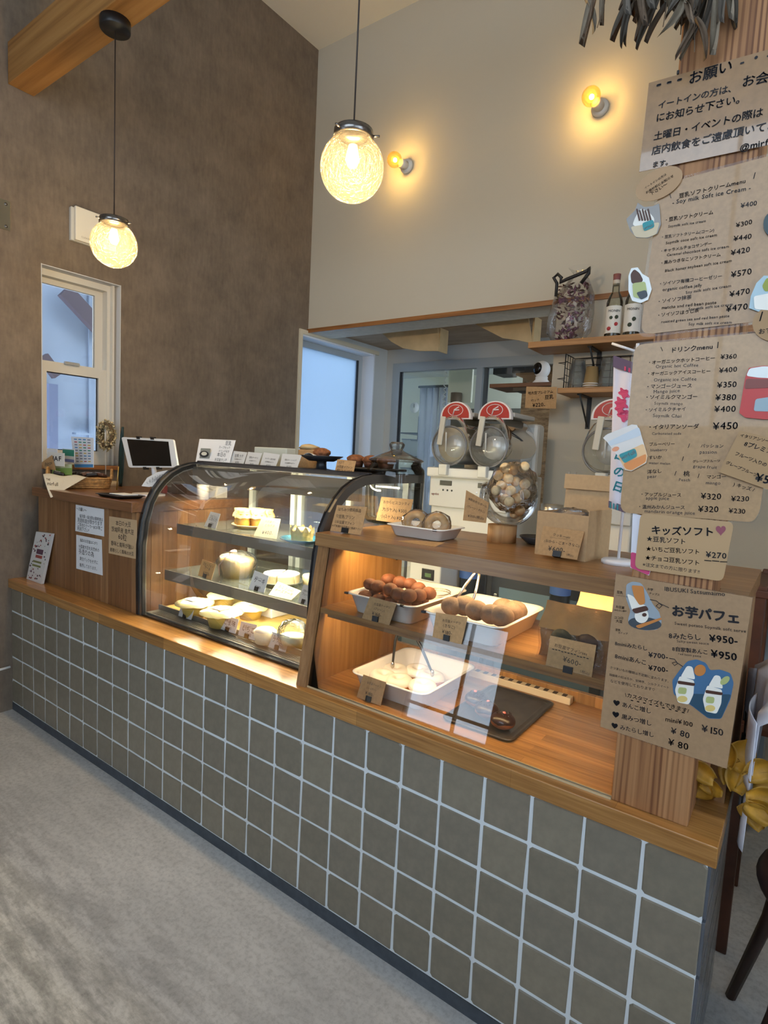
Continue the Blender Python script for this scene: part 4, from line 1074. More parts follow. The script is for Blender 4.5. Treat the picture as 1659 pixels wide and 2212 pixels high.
# ------------------------------------------------------------------ paper tags on the trays
def tg(px, z, lb, ln, **k): return card('price_card', lb, px, z, ln, **k)
dn = lambda a, p: [('お豆富ドーナツ', 0.25, 0.3, 0.85, 0.3), (a, 0.3, 0.5, 0.7, 0.5), (p, 0.3, 0.75, 0.65, 0.75)]
tg([(799, 1288), (857, 1304), (841, 1350), (782, 1335)], MSZ, 'kraft price card before the plain doughnut balls', dn('(プレーン)', '¥160-'), base=('y', 0.058), tilt=8)
tg([(942, 1323), (1010, 1333), (997, 1389), (934, 1376)], MSZ, 'kraft price card before the sugared doughnuts', dn('(きなこ)', '¥180-'), base=('y', 0.052), tilt=6)
tg([(785, 1457), (834, 1474), (822, 1526), (770, 1506)], LZ, 'kraft price card before the glazed ring doughnuts', dn('(シュガー)', '¥180-'), base=('y', 0.05), tilt=16)
# muffin bags
BAGP = glass('bag_plastic', (250, 240, 225), alpha=0.12, rough=0.1, bmp=0.8, bs=60, body=(230, 210, 180))
KBAG = M('kraft_bag', (176, 128, 72), 0.6, bmp=0.3, bs=120, var=0.08)
def bag(name, lab, x0, x1, y, z, h, th, mat, windowed):
    t = thing(name, ((x0 + x1) / 2, y, z), lab, 'bag')
    w = x1 - x0
    def f(sgn):
        def g(u, v):
            b = th * (1 - v ** 1.5) * math.sin(math.pi * min(max(u, 0.02), 0.98)) ** 0.5
            return (x0 + w * u + 0.003 * math.sin(9 * v + 3 * u), y + sgn * (0.002 + b * 0.5) + 0.035 * v * v + 0.003 * math.sin(17 * u + 7 * v), z + h * v)
        return g
    k = MB().grid(f(1), 14, 14); k.build('back_sheet', mat, t)
    if windowed:
        k = MB().grid(lambda u, v: f(-1)(u, 0.55 + 0.45 * v), 14, 7); k.build('front_sheet', mat, t)
        k = MB().grid(lambda u, v: f(-1)(u, 0.56 * v), 14, 9); k.build('clear_window', BAGP, t)
    else: MB().grid(f(-1), 14, 14).build('front_sheet', mat, t)
    return t
bz = MSZ
bag('muffin_bag', 'paper-topped clear bag of two dark muffins on the middle shelf', 2.478, 2.64, 0.108, bz, 0.122, 0.06, KBAG, True)
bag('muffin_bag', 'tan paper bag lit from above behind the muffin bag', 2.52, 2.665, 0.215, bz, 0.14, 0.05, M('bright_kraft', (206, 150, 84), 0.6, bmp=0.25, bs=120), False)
for (x, m, lb) in ((2.535, M('matcha_muffin', (52, 52, 34), 0.8, bmp=0.6, bs=90), 'dark green muffin in the clear bag'), (2.588, M('cocoa_muffin', (62, 44, 36), 0.8, bmp=0.6, bs=90), 'dark cocoa muffin in the clear bag')):
    t = thing('muffin', (x, 0.108, bz + 0.002), lb, 'muffin')
    MB().lathe([(0.0, 0.0), (0.016, 0.0), (0.02, 0.035), (0.0, 0.035)], (x, 0.108, bz + 0.002), 18).build('cup', MUFC, t)
    MB().ball((x, 0.108, bz + 0.055), 0.027, 16, 10, 0.04, sz=0.72).build('crown', m, t)
tg([(1189, 1373), (1288, 1394), (1278, 1461), (1178, 1441)], bz, 'kraft card reading muffin set 600 yen before the bags', [('お豆富マフィンset', 0.12, 0.3, 0.85, 0.36), ('------------', 0.08, 0.44, 0.9, 0.5), ('¥600-', 0.35, 0.68, 0.75, 0.72), ('(税込)', 0.75, 0.88, 0.95, 0.9)], base=('y', 0.058), tilt=5)
# ------------------------------------------------------------------ top board: jar, tray cakes, bowl, gift box, cards
tg([(728, 1091), (793, 1095), (779, 1152), (713, 1146)], ST, 'kraft card with handwritten pastry list at the shelf corner', [('はちみつ使用商品', 0.08, 0.2, 0.85, 0.2), ('♡豆乳プリン', 0.08, 0.48, 0.7, 0.48), ('♡お豆富マフィン', 0.08, 0.68, 0.75, 0.68), ('※1才未満のお子様はご遠慮下さい', 0.02, 0.82, 0.98, 0.84)], base=('y', 0.118), tilt=12)
JG = glass('jar_glass', (250, 252, 252), refl=1.0, bmp=0.03, bs=12)
c = P(849, 1127, 'z', ST); jr = 63 * mpp(c); jc = Vector((c.x, c.y, ST))
jt = thing('cookie_jar', jc, 'large clear glass cookie jar with a knobbed lid', 'jar')
zs = zof(1005, jc.x, jc.y) - ST
MB().lathe([(jr * 0.9, 0.0), (jr, 0.012), (jr, zs - 0.03), (jr * 0.97, zs - 0.012), (jr * 0.86, zs), (jr * 0.86, zs + 0.012)], jc, 40, cap=False).build('jar_body', JG, jt)
MB().lathe([(0.0, 0.0), (jr * 0.9, 0.0), (jr * 0.93, 0.006), (0.0, 0.01)], jc, 36).build('jar_base', glass('jar_base_glass', (210, 220, 214), alpha=0.15, refl=1.2), jt)
zl = zs + 0.012
LIDG = glass('lid_glass', (240, 244, 240), alpha=0.14, refl=1.3)
zk = zof(955, jc.x, jc.y) - ST
MB().lathe([(jr * 0.9, zl), (jr * 0.95, zl + 0.004), (jr * 0.9, zl + 0.009), (jr * 0.86, zl + 0.011), (jr * 0.55, zl + 0.024), (jr * 0.27, zl + 0.036), (jr * 0.2, zl + 0.042)], jc, 36, cap=False).build('lid', LIDG, jt)
MB().lathe([(jr * 0.2, zl + 0.04), (jr * 0.26, zl + 0.052), (jr * 0.27, zk - 0.008), (jr * 0.2, zk), (0.0, zk)], jc, 24, cap=False).build('lid_knob', LIDG, jt)
k = MB()
CK = M('biscotti', (160, 112, 66), 0.8, var=0.2, vs=40)
for j in range(7):
    a = j * 0.9; 
    o = MB().rbox(-0.012, 0.012, -0.035, 0.035, -0.007, 0.007, 0.004, Matrix.Translation(jc + Vector((0.035 * math.cos(a), 0.03 * math.sin(a), 0.018 + 0.004 * (j % 3)))) @ Matrix.Rotation(a + 0.6, 4, 'Z')).build('biscotti', CK)
    tag(o, 'brown biscotti lying in the bottom of the glass jar', 'biscuit', 'biscotti in the glass jar')
tg([(824, 1073), (893, 1079), (880, 1130), (812, 1124)], ST, 'kraft card reading biscotti prices on the jar front', [('おからビスコッティ', 0.1, 0.25, 0.95, 0.25), ('大(5ヶ入) ¥500', 0.12, 0.55, 0.9, 0.55), ('小(2ヶ入) ¥200', 0.12, 0.85, 0.9, 0.85)], base=('y', jc.y - jr - 0.004), tilt=2, clip=False)
# wrapped baumkuchen rings in the small tray
BAUM = M('baumkuchen', (206, 156, 88), 0.7, var=0.12, vs=60)
for (x, rz, lb) in ((2.035, 0.35, 'wrapped ring cake at the left of the small tray'), (2.105, 0.3, 'wrapped ring cake at the right of the small tray')):
    c = Vector((x, 0.262, ST + 0.006))
    t = thing('wrapped_ring_cake', c, lb, 'cake')
    R3 = Matrix.Translation(c + Vector((0, 0, 0.034))) @ Matrix.Rotation(rz, 4, 'Z') @ Matrix.Rotation(1.15, 4, 'X')
    k = MB().torus((0, 0, 0), 0.0235, 0.011, 30, 12, 1.1); k.v = [tuple(R3 @ Vector(p)) for p in k.v]; k.build('ring_cake', BAUM, t)
    k = MB().ball((0, 0, 0), 0.04, 18, 12, 0.06, sz=0.45, sx=1.05); k.v = [tuple(R3 @ Vector(p)) for p in k.v]; k.v = [(p[0], p[1], max(p[2], ST + 0.0045)) for p in k.v]; k.build('clear_wrap', FILM, t)
t = card('price_card', 'kraft card lying flat before the small tray', [(892, 1167), (960, 1172), (940, 1181), (858, 1168)], ST + 0.001, [], clip=False, tilt=80)
# block, fish bowl of cookies
c = P(1076, 1172, 'z', ST); bx, by = c.x - 0.004, c.y + 0.03
t = thing('wood_block', (bx, by, ST), 'round cut log block under the glass bowl of snowball cookies', 'wood block')
bh = zof(1135, bx, by - 0.03) - ST; br = 31 * mpp((bx, by, ST))
MB().lathe([(0.0, 0.0), (br, 0.0), (br, bh), (0.0, bh)], (bx, by, ST), 36).build('block', wood('pale_log', (164, 116, 68), (196, 148, 96), (210, 166, 114), 'z', 50, 2, rough=0.6), t)
bz0 = ST + bh
Rb = 62 * mpp((bx, by, bz0))
t = thing('glass_bowl', (bx, by, bz0), 'round clear glass bowl tipped open holding snowball cookies', 'bowl')
bc = Vector((2.262, by, bz0 + Rb * 0.96))
Q = Matrix.Translation(bc) @ Matrix.Rotation(-0.35, 4, 'Y') @ Matrix.Rotation(0.25, 4, 'X')
prof = [(Rb * 0.05, -Rb)] + [(Rb * math.sin(a), -Rb * math.cos(a)) for a in [math.pi * j / 16 for j in range(1, 13)]] + [(Rb * 0.76, Rb * 0.74)]
k = MB().lathe(prof, (0, 0, 0), 36, cap=False); k.v = [tuple(Q @ Vector(p)) for p in k.v]; k.build('bowl_glass', glass('bowl_glass_mat', refl=0.8), t)
SNOW = M('snowball_cookie', (238, 206, 156), 0.8, var=0.08, vs=50)
pk = MB().ball((0, 0, 0), 0.0145, 12, 9, 0.03).build('snowball_cookie', SNOW); first = True
pos = []
r2 = random.Random(3); tries = 0
while len(pos) < 24 and tries < 20000:
    tries += 1
    p = Vector((r2.uniform(-1, 1), r2.uniform(-1, 1), r2.uniform(-1, 1.15))) * (Rb - 0.012)
    if p.length > (Rb - 0.016) and p.z < Rb * 0.5: continue
    if p.z > Rb * 0.5 and math.hypot(p.x, p.y) > Rb * 0.6: continue
    if p.x < -Rb * 0.35: continue
    if all((p - q).length > 0.0255 for q in pos): pos.append(p)
for p in pos:
    o = pk if first else pk.copy()
    if not first: COL.objects.link(o)
    first = False
    o.location = bc + p; tag(o, 'pale round snowball cookie heaped in the glass bowl', 'cookie', 'snowball cookies in the glass bowl')
k = MB().ball(bc + Vector((0.012, 0.0, Rb * 0.35)), Rb * 0.86, 20, 14, 0.06); k.v = [p for p in k.v]; 
tag(k.build('cookie_bag', glass('cellophane', alpha=0.05, rough=0.06, bmp=0.9, bs=45, body=(255, 250, 240))), 'crinkled clear cellophane around the snowball cookies', 'wrapping')
tg([(1007, 1059), (1056, 1086), (1048, 1151), (1000, 1124)], ST, 'kraft card tied in front of the cookie bowl', [('米粉おからボール', 0.12, 0.26, 0.95, 0.28), ('(プレーン・きなこ)', 0.1, 0.52, 0.9, 0.54), ('¥300-(税込)', 0.2, 0.85, 0.9, 0.86)], base=('y', by - Rb - 0.004), tilt=0, clip=False)
# gift box of cookies
GB_ = M('gift_kraft', (188, 154, 112), 0.7, var=0.03, vs=100)
g0 = P(1150, 1196, 'z', ST)
gx0, gy0 = 2.4, 0.25; gw, gd, gh = 0.132, 0.22, 0.108
gt = thing('gift_box', (gx0 + gw / 2, gy0 + gd / 2, ST), 'open kraft cardboard gift box with a raised handle flap', 'box')
GM = Matrix.Translation((gx0, gy0, ST)) @ Matrix.Rotation(-0.13, 4, 'Z')
def gbx(nm, x0, x1, y0, y1, z0, z1, r=None):
    m = GM @ r if r else GM
    MB().box(x0, x1, y0, y1, z0, z1, m).build(nm, GB_, gt)
gbx('front_wall', 0, gw, 0, 0.0015, 0, gh); gbx('back_wall', 0, gw, gd * 0.6 - 0.0015, gd * 0.6, 0, gh); gbx('left_wall', 0, 0.0015, 0.0015, gd * 0.6 - 0.0015, 0, gh); gbx('right_wall', gw - 0.0015, gw, 0.0015, gd * 0.6 - 0.0015, 0, gh + 0.012); gbx('base', 0.0015, gw - 0.0015, 0.0015, gd * 0.6 - 0.0015, 0, 0.0015)
gbx('back_flap', 0.004, gw - 0.004, gd * 0.6 - 0.006, gd * 0.6 - 0.0045, gh - 0.03, gh + 0.098, Matrix.Rotation(-0.05, 4, 'X'))
gbx('folded_tuck', 0.002, gw - 0.002, gd * 0.6 - 0.014, gd * 0.6 - 0.012, gh + 0.062, gh + 0.1, Matrix.Rotation(-0.05, 4, 'X'))
MB().ball(GM @ Vector((gw * 0.5, 0.05, gh - 0.006)), 0.045, 14, 9, 0.14, sz=0.4).build('cellophane_inner', FILM, gt)
tg([(1174, 1136), (1262, 1148), (1246, 1215), (1160, 1197)], ST, 'kraft card reading cookie set 600 yen before the gift box', [('クッキーset', 0.28, 0.3, 0.72, 0.32), ('──────', 0.22, 0.4, 0.8, 0.42), ('(おから・ごま・きなこ)', 0.1, 0.54, 0.98, 0.56), ('¥600-', 0.25, 0.82, 0.68, 0.84), ('(税込)', 0.72, 0.9, 0.9, 0.92)], base=('y', 0.205), tilt=20)
# dark saucer behind the block
c = Vector((2.34, 0.42, ST)); plate('dark_saucer', 'dark glazed saucer behind the log block', c, 0.05, M('dark_glaze', (56, 56, 58), 0.25), h=0.02)
# small banner stand
nb_ = P(1335, 1218, 'z', ST); nx, ny = nb_.x, nb_.y
bn = thing('banner_stand', (nx, ny, ST), 'small pink and white tabletop banner on a white pole', 'banner')
WPL = M('white_plastic', (232, 230, 232), 0.35)
MB().lathe([(0.0, 0.0), (0.038, 0.0), (0.038, 0.008), (0.034, 0.011), (0.006, 0.013), (0.0, 0.013)], (nx, ny, ST), 30).build('base', WPL, bn)
zt = zof(742, nx, ny)
MB().tube([(nx, ny, ST + 0.01), (nx, ny, zt)], 0.0035, 8).build('pole', WPL, bn)
dirx = (P(1372, 752, 'y', ny - 0.04) - Vector((nx, ny, zt))).normalized()
nt_ = P(1322, 742, 'y', ny); 
ea = Vector((nt_.x - 0.0, ny, nt_.z)); eb = P(1376, 760, 'y', ny)
MB().tube([ea, eb], 0.003, 8).build('cross_bar', WPL, bn)
fa, fb, fc, fd = (P(u, v, 'y', ny - 0.004) for u, v in ((1326, 768), (1376, 786), (1352, 1108), (1315, 1096)))
FLAGM = M('banner_cloth', (232, 226, 234), 0.7)
def fl(u, v): return (fa * (1 - u) + fb * u) * (1 - v) + (fd * (1 - u) + fc * u) * v + Vector((0, 0.004 * math.sin(6 * u + 3 * v), 0))
fo = MB().sheet(fl, 8, 14, 0.0006).build('flag', FLAGM, bn)
# print on the flag
def fpoly(pts, mat, nm, lift=0.0045):
    k = MB()
    k.add([fl(a, b) + Vector((0, -lift, 0)) for a, b in pts], [tuple(range(len(pts)))])
    return k.build(nm, mat, fo)
PINK = M('flag_pink', (208, 70, 110), 0.7); TEAL = M('flag_teal', (50, 140, 150), 0.7); PLAID = M('flag_plaid', (104, 84, 104), 0.7)
fpoly([(0, 0.0), (1, 0.0), (1, 0.075), (0, 0.075)], PLAID, 'plaid_band'); fpoly([(0, 0.955), (1, 0.955), (1, 1.0), (0, 1.0)], PLAID, 'plaid_band')
for j in range(5):
    fpoly([(0.1 + 0.2 * j, 0.045), (0.18 + 0.2 * j, 0.045), (0.18 + 0.2 * j, 0.072), (0.1 + 0.2 * j, 0.072)], PINK, 'plaid_check', 0.0052); fpoly([(0.1 + 0.2 * j, 0.96), (0.18 + 0.2 * j, 0.96), (0.18 + 0.2 * j, 0.998), (0.1 + 0.2 * j, 0.998)], TEAL, 'plaid_check', 0.0052)
for (a, b, ra, rb) in ((0.55, 0.22, 0.25, 0.03), (0.45, 0.29, 0.3, 0.035), (0.6, 0.36, 0.3, 0.04), (0.35, 0.33, 0.2, 0.03)):
    fpoly([(a + ra * math.cos(t) * (1 + 0.25 * math.sin(5 * t)), b + rb * math.sin(t) * (1 + 0.25 * math.sin(5 * t))) for t in [2 * math.pi * j / 22 for j in range(22)]], PINK, 'pink_motif')
k = MB()
for s, b in (('の', 0.55), ('日', 0.66), ('の', 0.77), ('日', 0.87)):
    a = fl(0.15, b); letter(k, s, a + Vector((0, -0.005, 0)), fl(0.75, b) + Vector((0, -0.005, 0)), NY, 0.03, 0)
k.build('lettering', TEAL, fo)
# ================================================================== things on the register counter
def note(px, lb, lines, mat, y=0.079, nm='paper_note'):
    t = thing(nm, P(*px[3], 'y', y), lb, 'note')
    q = [P(u, v, 'y', y - 0.0005) for u, v in px]
    MB().prism(q, (0, -0.0006, 0)).build('paper', mat, t)
    k = MB(); TL, TR, BR, BL = q
    f = lambda a, b: (TL * (1 - a) + TR * a) * (1 - b) + (BL * (1 - a) + BR * a) * b + Vector((0, -0.0006, 0))
    for (s, a, b, c_, d) in lines: letter(k, s, f(a, b), f(c_, d), NY, 0.004, 0.05)
    k.build('lettering', INK, t)
note([(164, 1090), (225, 1100), (225, 1159), (163, 1147)], 'white handwritten note taped highest on the register counter front', [('～お願い～', 0.03, 0.2, 0.4, 0.2), ('保冷袋・保冷剤の御用意は', 0.15, 0.45, 0.97, 0.45), ('別途料金が掛かります', 0.08, 0.62, 0.95, 0.62), ('ご自宅のクーラーBOX等ご', 0.08, 0.78, 0.95, 0.78), ('利用下さい!', 0.08, 0.95, 0.5, 0.95)], WHITEP)
note([(165, 1155), (220, 1166), (222, 1243), (165, 1228)], 'white handwritten note taped lower on the register counter front', [('当店のお豆富はにがり', 0.15, 0.17, 0.85, 0.17), ('や国産大豆を天然水の', 0.1, 0.36, 0.9, 0.36), ('手造りの為', 0.1, 0.53, 0.7, 0.53), ('真空パックをせずに', 0.14, 0.72, 0.85, 0.72), ('販売しております。', 0.14, 0.9, 0.85, 0.9)], WHITEP)
note([(236, 1115), (296, 1124), (296, 1208), (235, 1195)], 'kraft paper note on today\'s soybeans beside the display case', [('本日の大豆', 0.25, 0.2, 0.8, 0.2), ('茨城県産 青大豆', 0.1, 0.38, 0.9, 0.38), ('60粒', 0.35, 0.56, 0.65, 0.56), ('香味と風味が強い', 0.08, 0.76, 0.9, 0.76), ('素晴らしく風味の大豆', 0.05, 0.93, 0.9, 0.93)], M('pale_kraft', (196, 164, 124), 0.75))
# patterned box leaning on the ledge
a, b, tl, tr = P(57, 1246, 'y', 0.045), P(89, 1256, 'y', 0.045), P(78, 1148, 'y', 0.064), P(112, 1153, 'y', 0.064)
a.z = b.z = LZ + 0.0005; b.y = a.y
t = thing('patterned_box', (a + b) / 2, 'slim patterned paper box leaning against the register counter', 'box')
nn = (b - a).cross(tl - a).normalized(); nn = nn if nn.y < 0 else -nn
MB().prism([tl, a, b, tr], (0, 0.012, 0)).build('box_body', M('white_print', (214, 210, 204), 0.5), t)
cols = [M('print_purple', (92, 60, 76), 0.6), M('print_dark', (52, 48, 50), 0.6), M('print_red', (150, 70, 60), 0.6), M('print_olive', (120, 120, 70), 0.6)]
ks = [MB() for _ in cols]; r3 = random.Random(5)
def bq(fu, fv, l=0.0006): return (tl * (1 - fu) + tr * fu) * (1 - fv) + (a * (1 - fu) + b * fu) * fv + nn * l
for j in range(90):
    fu, fv = r3.uniform(0.06, 0.94), r3.uniform(0.03, 0.97)
    if 0.22 < fu < 0.78 and 0.3 < fv < 0.72: continue
    s = r3.uniform(0.02, 0.06); n_ = r3.randint(3, 6); w = r3.random() * 6
    ks[j % 3].add([bq(fu + s * math.cos(w + 6.283 * i / n_), fv + 0.4 * s * math.sin(w + 6.283 * i / n_)) for i in range(n_)], [tuple(range(n_))])
for (x0, x1, y0, y1, ci) in ((0.3, 0.72, 0.34, 0.44, 0), (0.3, 0.72, 0.46, 0.52, 2), (0.2, 0.75, 0.58, 0.62, 3), (0.2, 0.75, 0.66, 0.70, 3)):
    MB().add([bq(x0, y0, 0.0009), bq(x1, y0, 0.0009), bq(x1, y1, 0.0009), bq(x0, y1, 0.0009)], [(0, 1, 2, 3)]).build('printed_panel', cols[ci], t)
for k, m in zip(ks[:3], cols): k.build('printed_pattern', m, t)['kind'] = 'stuff'
# wicker basket
WICK = M('wicker', (170, 128, 76), 0.7, var=0.2, vs=90, bmp=0.6, bs=160)
BA = Vector((0.15, 0.09, RT)); BB = Vector((0.292, 0.312, RT))
e1 = (BB - BA).normalized(); e2 = Vector((-e1.y, e1.x, 0)); BLn = (BB - BA).length; BDp = 0.115
bc = (BA + BB) / 2 + e2 * BDp / 2
BM = Matrix((e1, e2, Vector((0, 0, 1)))).transposed().to_4x4(); BM.translation = bc
t = thing('wicker_basket', bc, 'oval wicker basket with handles on the register counter', 'basket')
for j in range(6):
    z = 0.006 + 0.0085 * j; g = 0.01 * (1 - j / 5)
    pts = rrect(0, 0, BLn - 2 * g, BDp - 2 * g, 0.045, 9)
    k = MB(); pts2 = []
    for i, p in enumerate(pts):
        q_ = 1 + 0.012 * (1 if (i + j) % 2 else -1); pts2.append(BM @ Vector((p[0] * q_, p[1] * q_, z)))
    k.tube(pts2, 0.0055, 6, closed=True); k.build('woven_strand', WICK, t)
MB().prism([BM @ Vector((p[0], p[1], 0.0005)) for p in rrect(0, 0, BLn - 0.03, BDp - 0.03, 0.04, 6)], (0, 0, 0.004)).build('basket_base', WICK, t)
for s_ in (-1, 1):
    xx = s_ * BLn / 2
    MB().tube([BM @ Vector((xx - s_ * 0.004, -0.03, 0.045))] + [BM @ Vector((xx + s_ * 0.002, 0.03 * math.cos(w), 0.05 + 0.04 * math.sin(w))) for w in [math.pi - math.pi * i / 10 for i in range(11)]] + [BM @ Vector((xx - s_ * 0.004, 0.03, 0.045))], 0.006, 8).build('handle', WICK, t)
LINEN = M('linen_cloth', (214, 208, 192), 0.85, bmp=0.2, bs=200)
cA = BA - e1 * 0.012 + Vector((0, 0, 0.062)) - e2 * 0.004; cB = BA + e1 * 0.17 + Vector((0, 0, 0.058)) - e2 * 0.004; cT = P(110, 1075, 'y', 0.047)
def cloth(u, v):
    # draped over the front rim, hanging as a pointed corner over the counter edge
    if v < 0.3:
        s_ = 1 - v / 0.3; return cA.lerp(cB, u) + e2 * 0.06 * s_ + Vector((0, 0, 0.004 * math.sin(11 * u) - 0.012 * s_))
    s_ = (v - 0.3) / 0.7
    top_ = cA.lerp(cB, u); w_ = 0.5 + 0.5 * s_
    p_ = top_.lerp(cT + (u - 0.4) * 0.004 * e1, s_)
    return p_ - e2 * (0.014 * math.sin(math.pi * s_) + 0.004 * math.sin(9 * u) * (1 - s_))
cl = tag(MB().sheet(cloth, 26, 18, 0.0012).build('linen_cloth', LINEN), 'cream linen cloth with printed logo hanging from the wicker basket', 'cloth')
k = MB()
for s_, a_, b_ in (('THE', (100, 1037), (109, 1038)), ('mirfull', (102, 1048), (126, 1050))): letter(k, s_, P(*a_, 'y', 0.045), P(*b_, 'y', 0.045), NY, 0.012, 0.02, asp=0.6)
k.build('printed_logo', INK, cl)
PK = [M('packet_white', (226, 228, 236), 0.35), M('packet_black', (36, 32, 32), 0.4), M('packet_brown', (92, 60, 44), 0.5)]
for i in range(6):
    c0 = BM @ Vector((-0.085 + 0.034 * i, 0.012 * (1 if i % 2 else -1), 0.062))
    t = thing('snack_packet', c0 - Vector((0, 0, 0.01)), 'small dark wrapped snack packet lying in the wicker basket', 'packet', 'snack packets in the basket')
    R3 = Matrix.Translation(c0) @ Matrix.Rotation(0.9 + 0.4 * math.sin(i * 2.3), 4, 'Z') @ Matrix.Rotation(0.25 * math.cos(i), 4, 'Y') @ Matrix.Rotation(-0.25, 4, 'X')
    MB().rbox(-0.024, 0.024, -0.022, 0.022, -0.008, 0.008, 0.006, R3).build('wrapper', PK[1 + i % 2], t)
    MB().box(-0.02, 0.004, -0.016, 0.012, 0.0082, 0.009, R3).build('packet_sticker', PK[0], t)
card('kraft_label', 'kraft label on a peg at the back left of the basket', [(89, 1000), (112, 983), (120, 1000), (97, 1013)], RT, [('Ihatov', 0.15, 0.6, 0.85, 0.6)], base=('y', 0.135), clip=False, tilt=5, cat='label')
tag(MB().tube([P(106, 1030, 'y', 0.14), P(104, 1005, 'y', 0.14)], 0.004, 6).build('label_peg', M('dark_peg', (60, 40, 30), 0.6)), 'dark wooden peg holding the kraft label in the basket', 'peg')
# leaflets on the sill
def leaflet(px, lb, mat, y, lines=(), inkm=None, extra=None, nm='leaflet'):
    y = min([y] + [P(*px[i], 'x', 0.03).y for i in (0, 3)])
    t = thing(nm, P(*px[3], 'y', y), lb, 'leaflet')
    q = [P(u, v, 'y', y) for u, v in px]; MB().prism(q, (0, 0.0015, 0)).build('sheet', mat, t)
    TL, TR, BR, BL = q; f = lambda a_, b_: (TL * (1 - a_) + TR * a_) * (1 - b_) + (BL * (1 - a_) + BR * a_) * b_
    if lines:
        k = MB()
        for (s, a_, b_, c2, d2) in lines: letter(k, s, f(a_, b_), f(c2, d2), NY, 0.012, 0.0, asp=0.55)
        k.build('lettering', inkm or INK, t)
    if extra:
        for (x0, x1, y0, y1, m) in extra:
            MB().prism([f(x0, y0) + Vector((0, -0.0004, 0)), f(x0, y1) + Vector((0, -0.0004, 0)), f(x1, y1) + Vector((0, -0.0004, 0)), f(x1, y0) + Vector((0, -0.0004, 0))], (0, -0.0003, 0)).build('printed_block', m, t)
    return t
BLUEP = M('print_blue', (70, 140, 200), 0.6); REDP = M('print_red2', (190, 90, 90), 0.6); GRYP = M('print_grey', (120, 130, 150), 0.6); GRNP = M('print_green', (40, 140, 120), 0.6); YELP = M('print_yellow', (210, 180, 90), 0.6); VIOP = M('print_violet', (120, 130, 190), 0.6)
ex = [(0.02, 0.98, 0.89, 0.99, BLUEP)]; r4 = random.Random(2)
for r_ in range(9):
    for c2 in range(4):
        ex.append((0.14 + 0.2 * c2, 0.27 + 0.2 * c2, 0.06 + 0.09 * r_, 0.095 + 0.09 * r_, r4.choice((BLUEP, REDP, GRYP, GRYP, YELP, GRNP))))
leaflet([(153, 943), (202, 946), (202, 1010), (161, 1010)], 'white card listing payment marks before the narrow window', M('white_card2', (226, 230, 238), 0.5), 0.33, (('支払方法', 0.35, 0.975, 0.7, 0.975),), WHITEP, ex)
leaflet([(135, 969), (161, 971), (161, 1000), (135, 997)], 'green and white card left of the payment card', WHITEP, 0.36, extra=[(0.03, 0.97, 0.05, 0.52, GRNP), (0.03, 0.97, 0.76, 0.98, VIOP)])
leaflet([(102, 976), (139, 979), (139, 1008), (100, 1005)], 'white sign reading JAF beside the basket label', M('cream_sign', (230, 226, 216), 0.5), 0.32, (('JAF', 0.35, 0.62, 0.85, 0.62),))
leaflet([(101, 968), (124, 970), (124, 980), (101, 980)], 'small white card standing behind the JAF sign', WHITEP, 0.42)
leaflet([(115, 1003), (155, 1003), (155, 1026), (112, 1026)], 'green-topped box of leaflets in the basket', M('green_box', (130, 160, 80), 0.6), 0.24, extra=[(0.0, 1.0, 0.0, 0.35, M('pale_green', (196, 206, 170), 0.6))])
# wreath on its stand
wx = P(229, 940, 'y', 0.42)
t = thing('dried_wreath', (wx.x, 0.42, RT), 'dried flower wreath on a wire stand by the narrow window', 'wreath')
WR = 24 * mpp(wx)
k = MB(); kb = MB(); r5 = random.Random(9)
for j in range(420):
    a_ = r5.uniform(0, 6.283); b_ = r5.uniform(0, 6.283); rr = r5.uniform(0.55, 1.0) * WR * 0.42
    ctr = wx + Vector(((WR + rr * math.cos(b_)) * math.cos(a_), rr * math.sin(b_) * 0.8, (WR + rr * math.cos(b_)) * math.sin(a_)))
    if j % 3 == 0: kb.ball(ctr, r5.uniform(0.003, 0.0065), 6, 5)
    else:
        dv = Vector((r5.uniform(-1, 1), r5.uniform(-1, 1), r5.uniform(-1, 1))).normalized(); ev = dv.orthogonal().normalized(); s = r5.uniform(0.006, 0.014)
        k.add([ctr - dv * s, ctr + ev * s * 0.35, ctr + dv * s, ctr - ev * s * 0.35], [(0, 1, 2, 3)])
k.build('dried_leaves', M('dried_leaf', (136, 124, 92), 0.8, var=0.35, vs=60), t); kb.build('dried_blossoms', M('dried_blossom', (186, 168, 130), 0.8, var=0.2, vs=80), t)
kk = MB().tube([(wx.x + WR * math.cos(w), wx.y, wx.z + WR * math.sin(w)) for w in [2 * math.pi * i / 24 for i in range(24)]], 0.012, 6, closed=True); kk.build('twig_ring', M('twig', (96, 78, 56), 0.9), t)
MB().tube([(wx.x, 0.42, RT + 0.02), (wx.x, 0.415, wx.z + WR)], 0.0022, 6).build('wire_hook', M('white_wire', (220, 220, 222), 0.4), t)
MB().lathe([(0.0, 0.0), (0.058, 0.0), (0.058, 0.024), (0.0, 0.024)], (wx.x, 0.42, RT), 30).build('wood_base', M('pale_base', (196, 176, 146), 0.6), t)
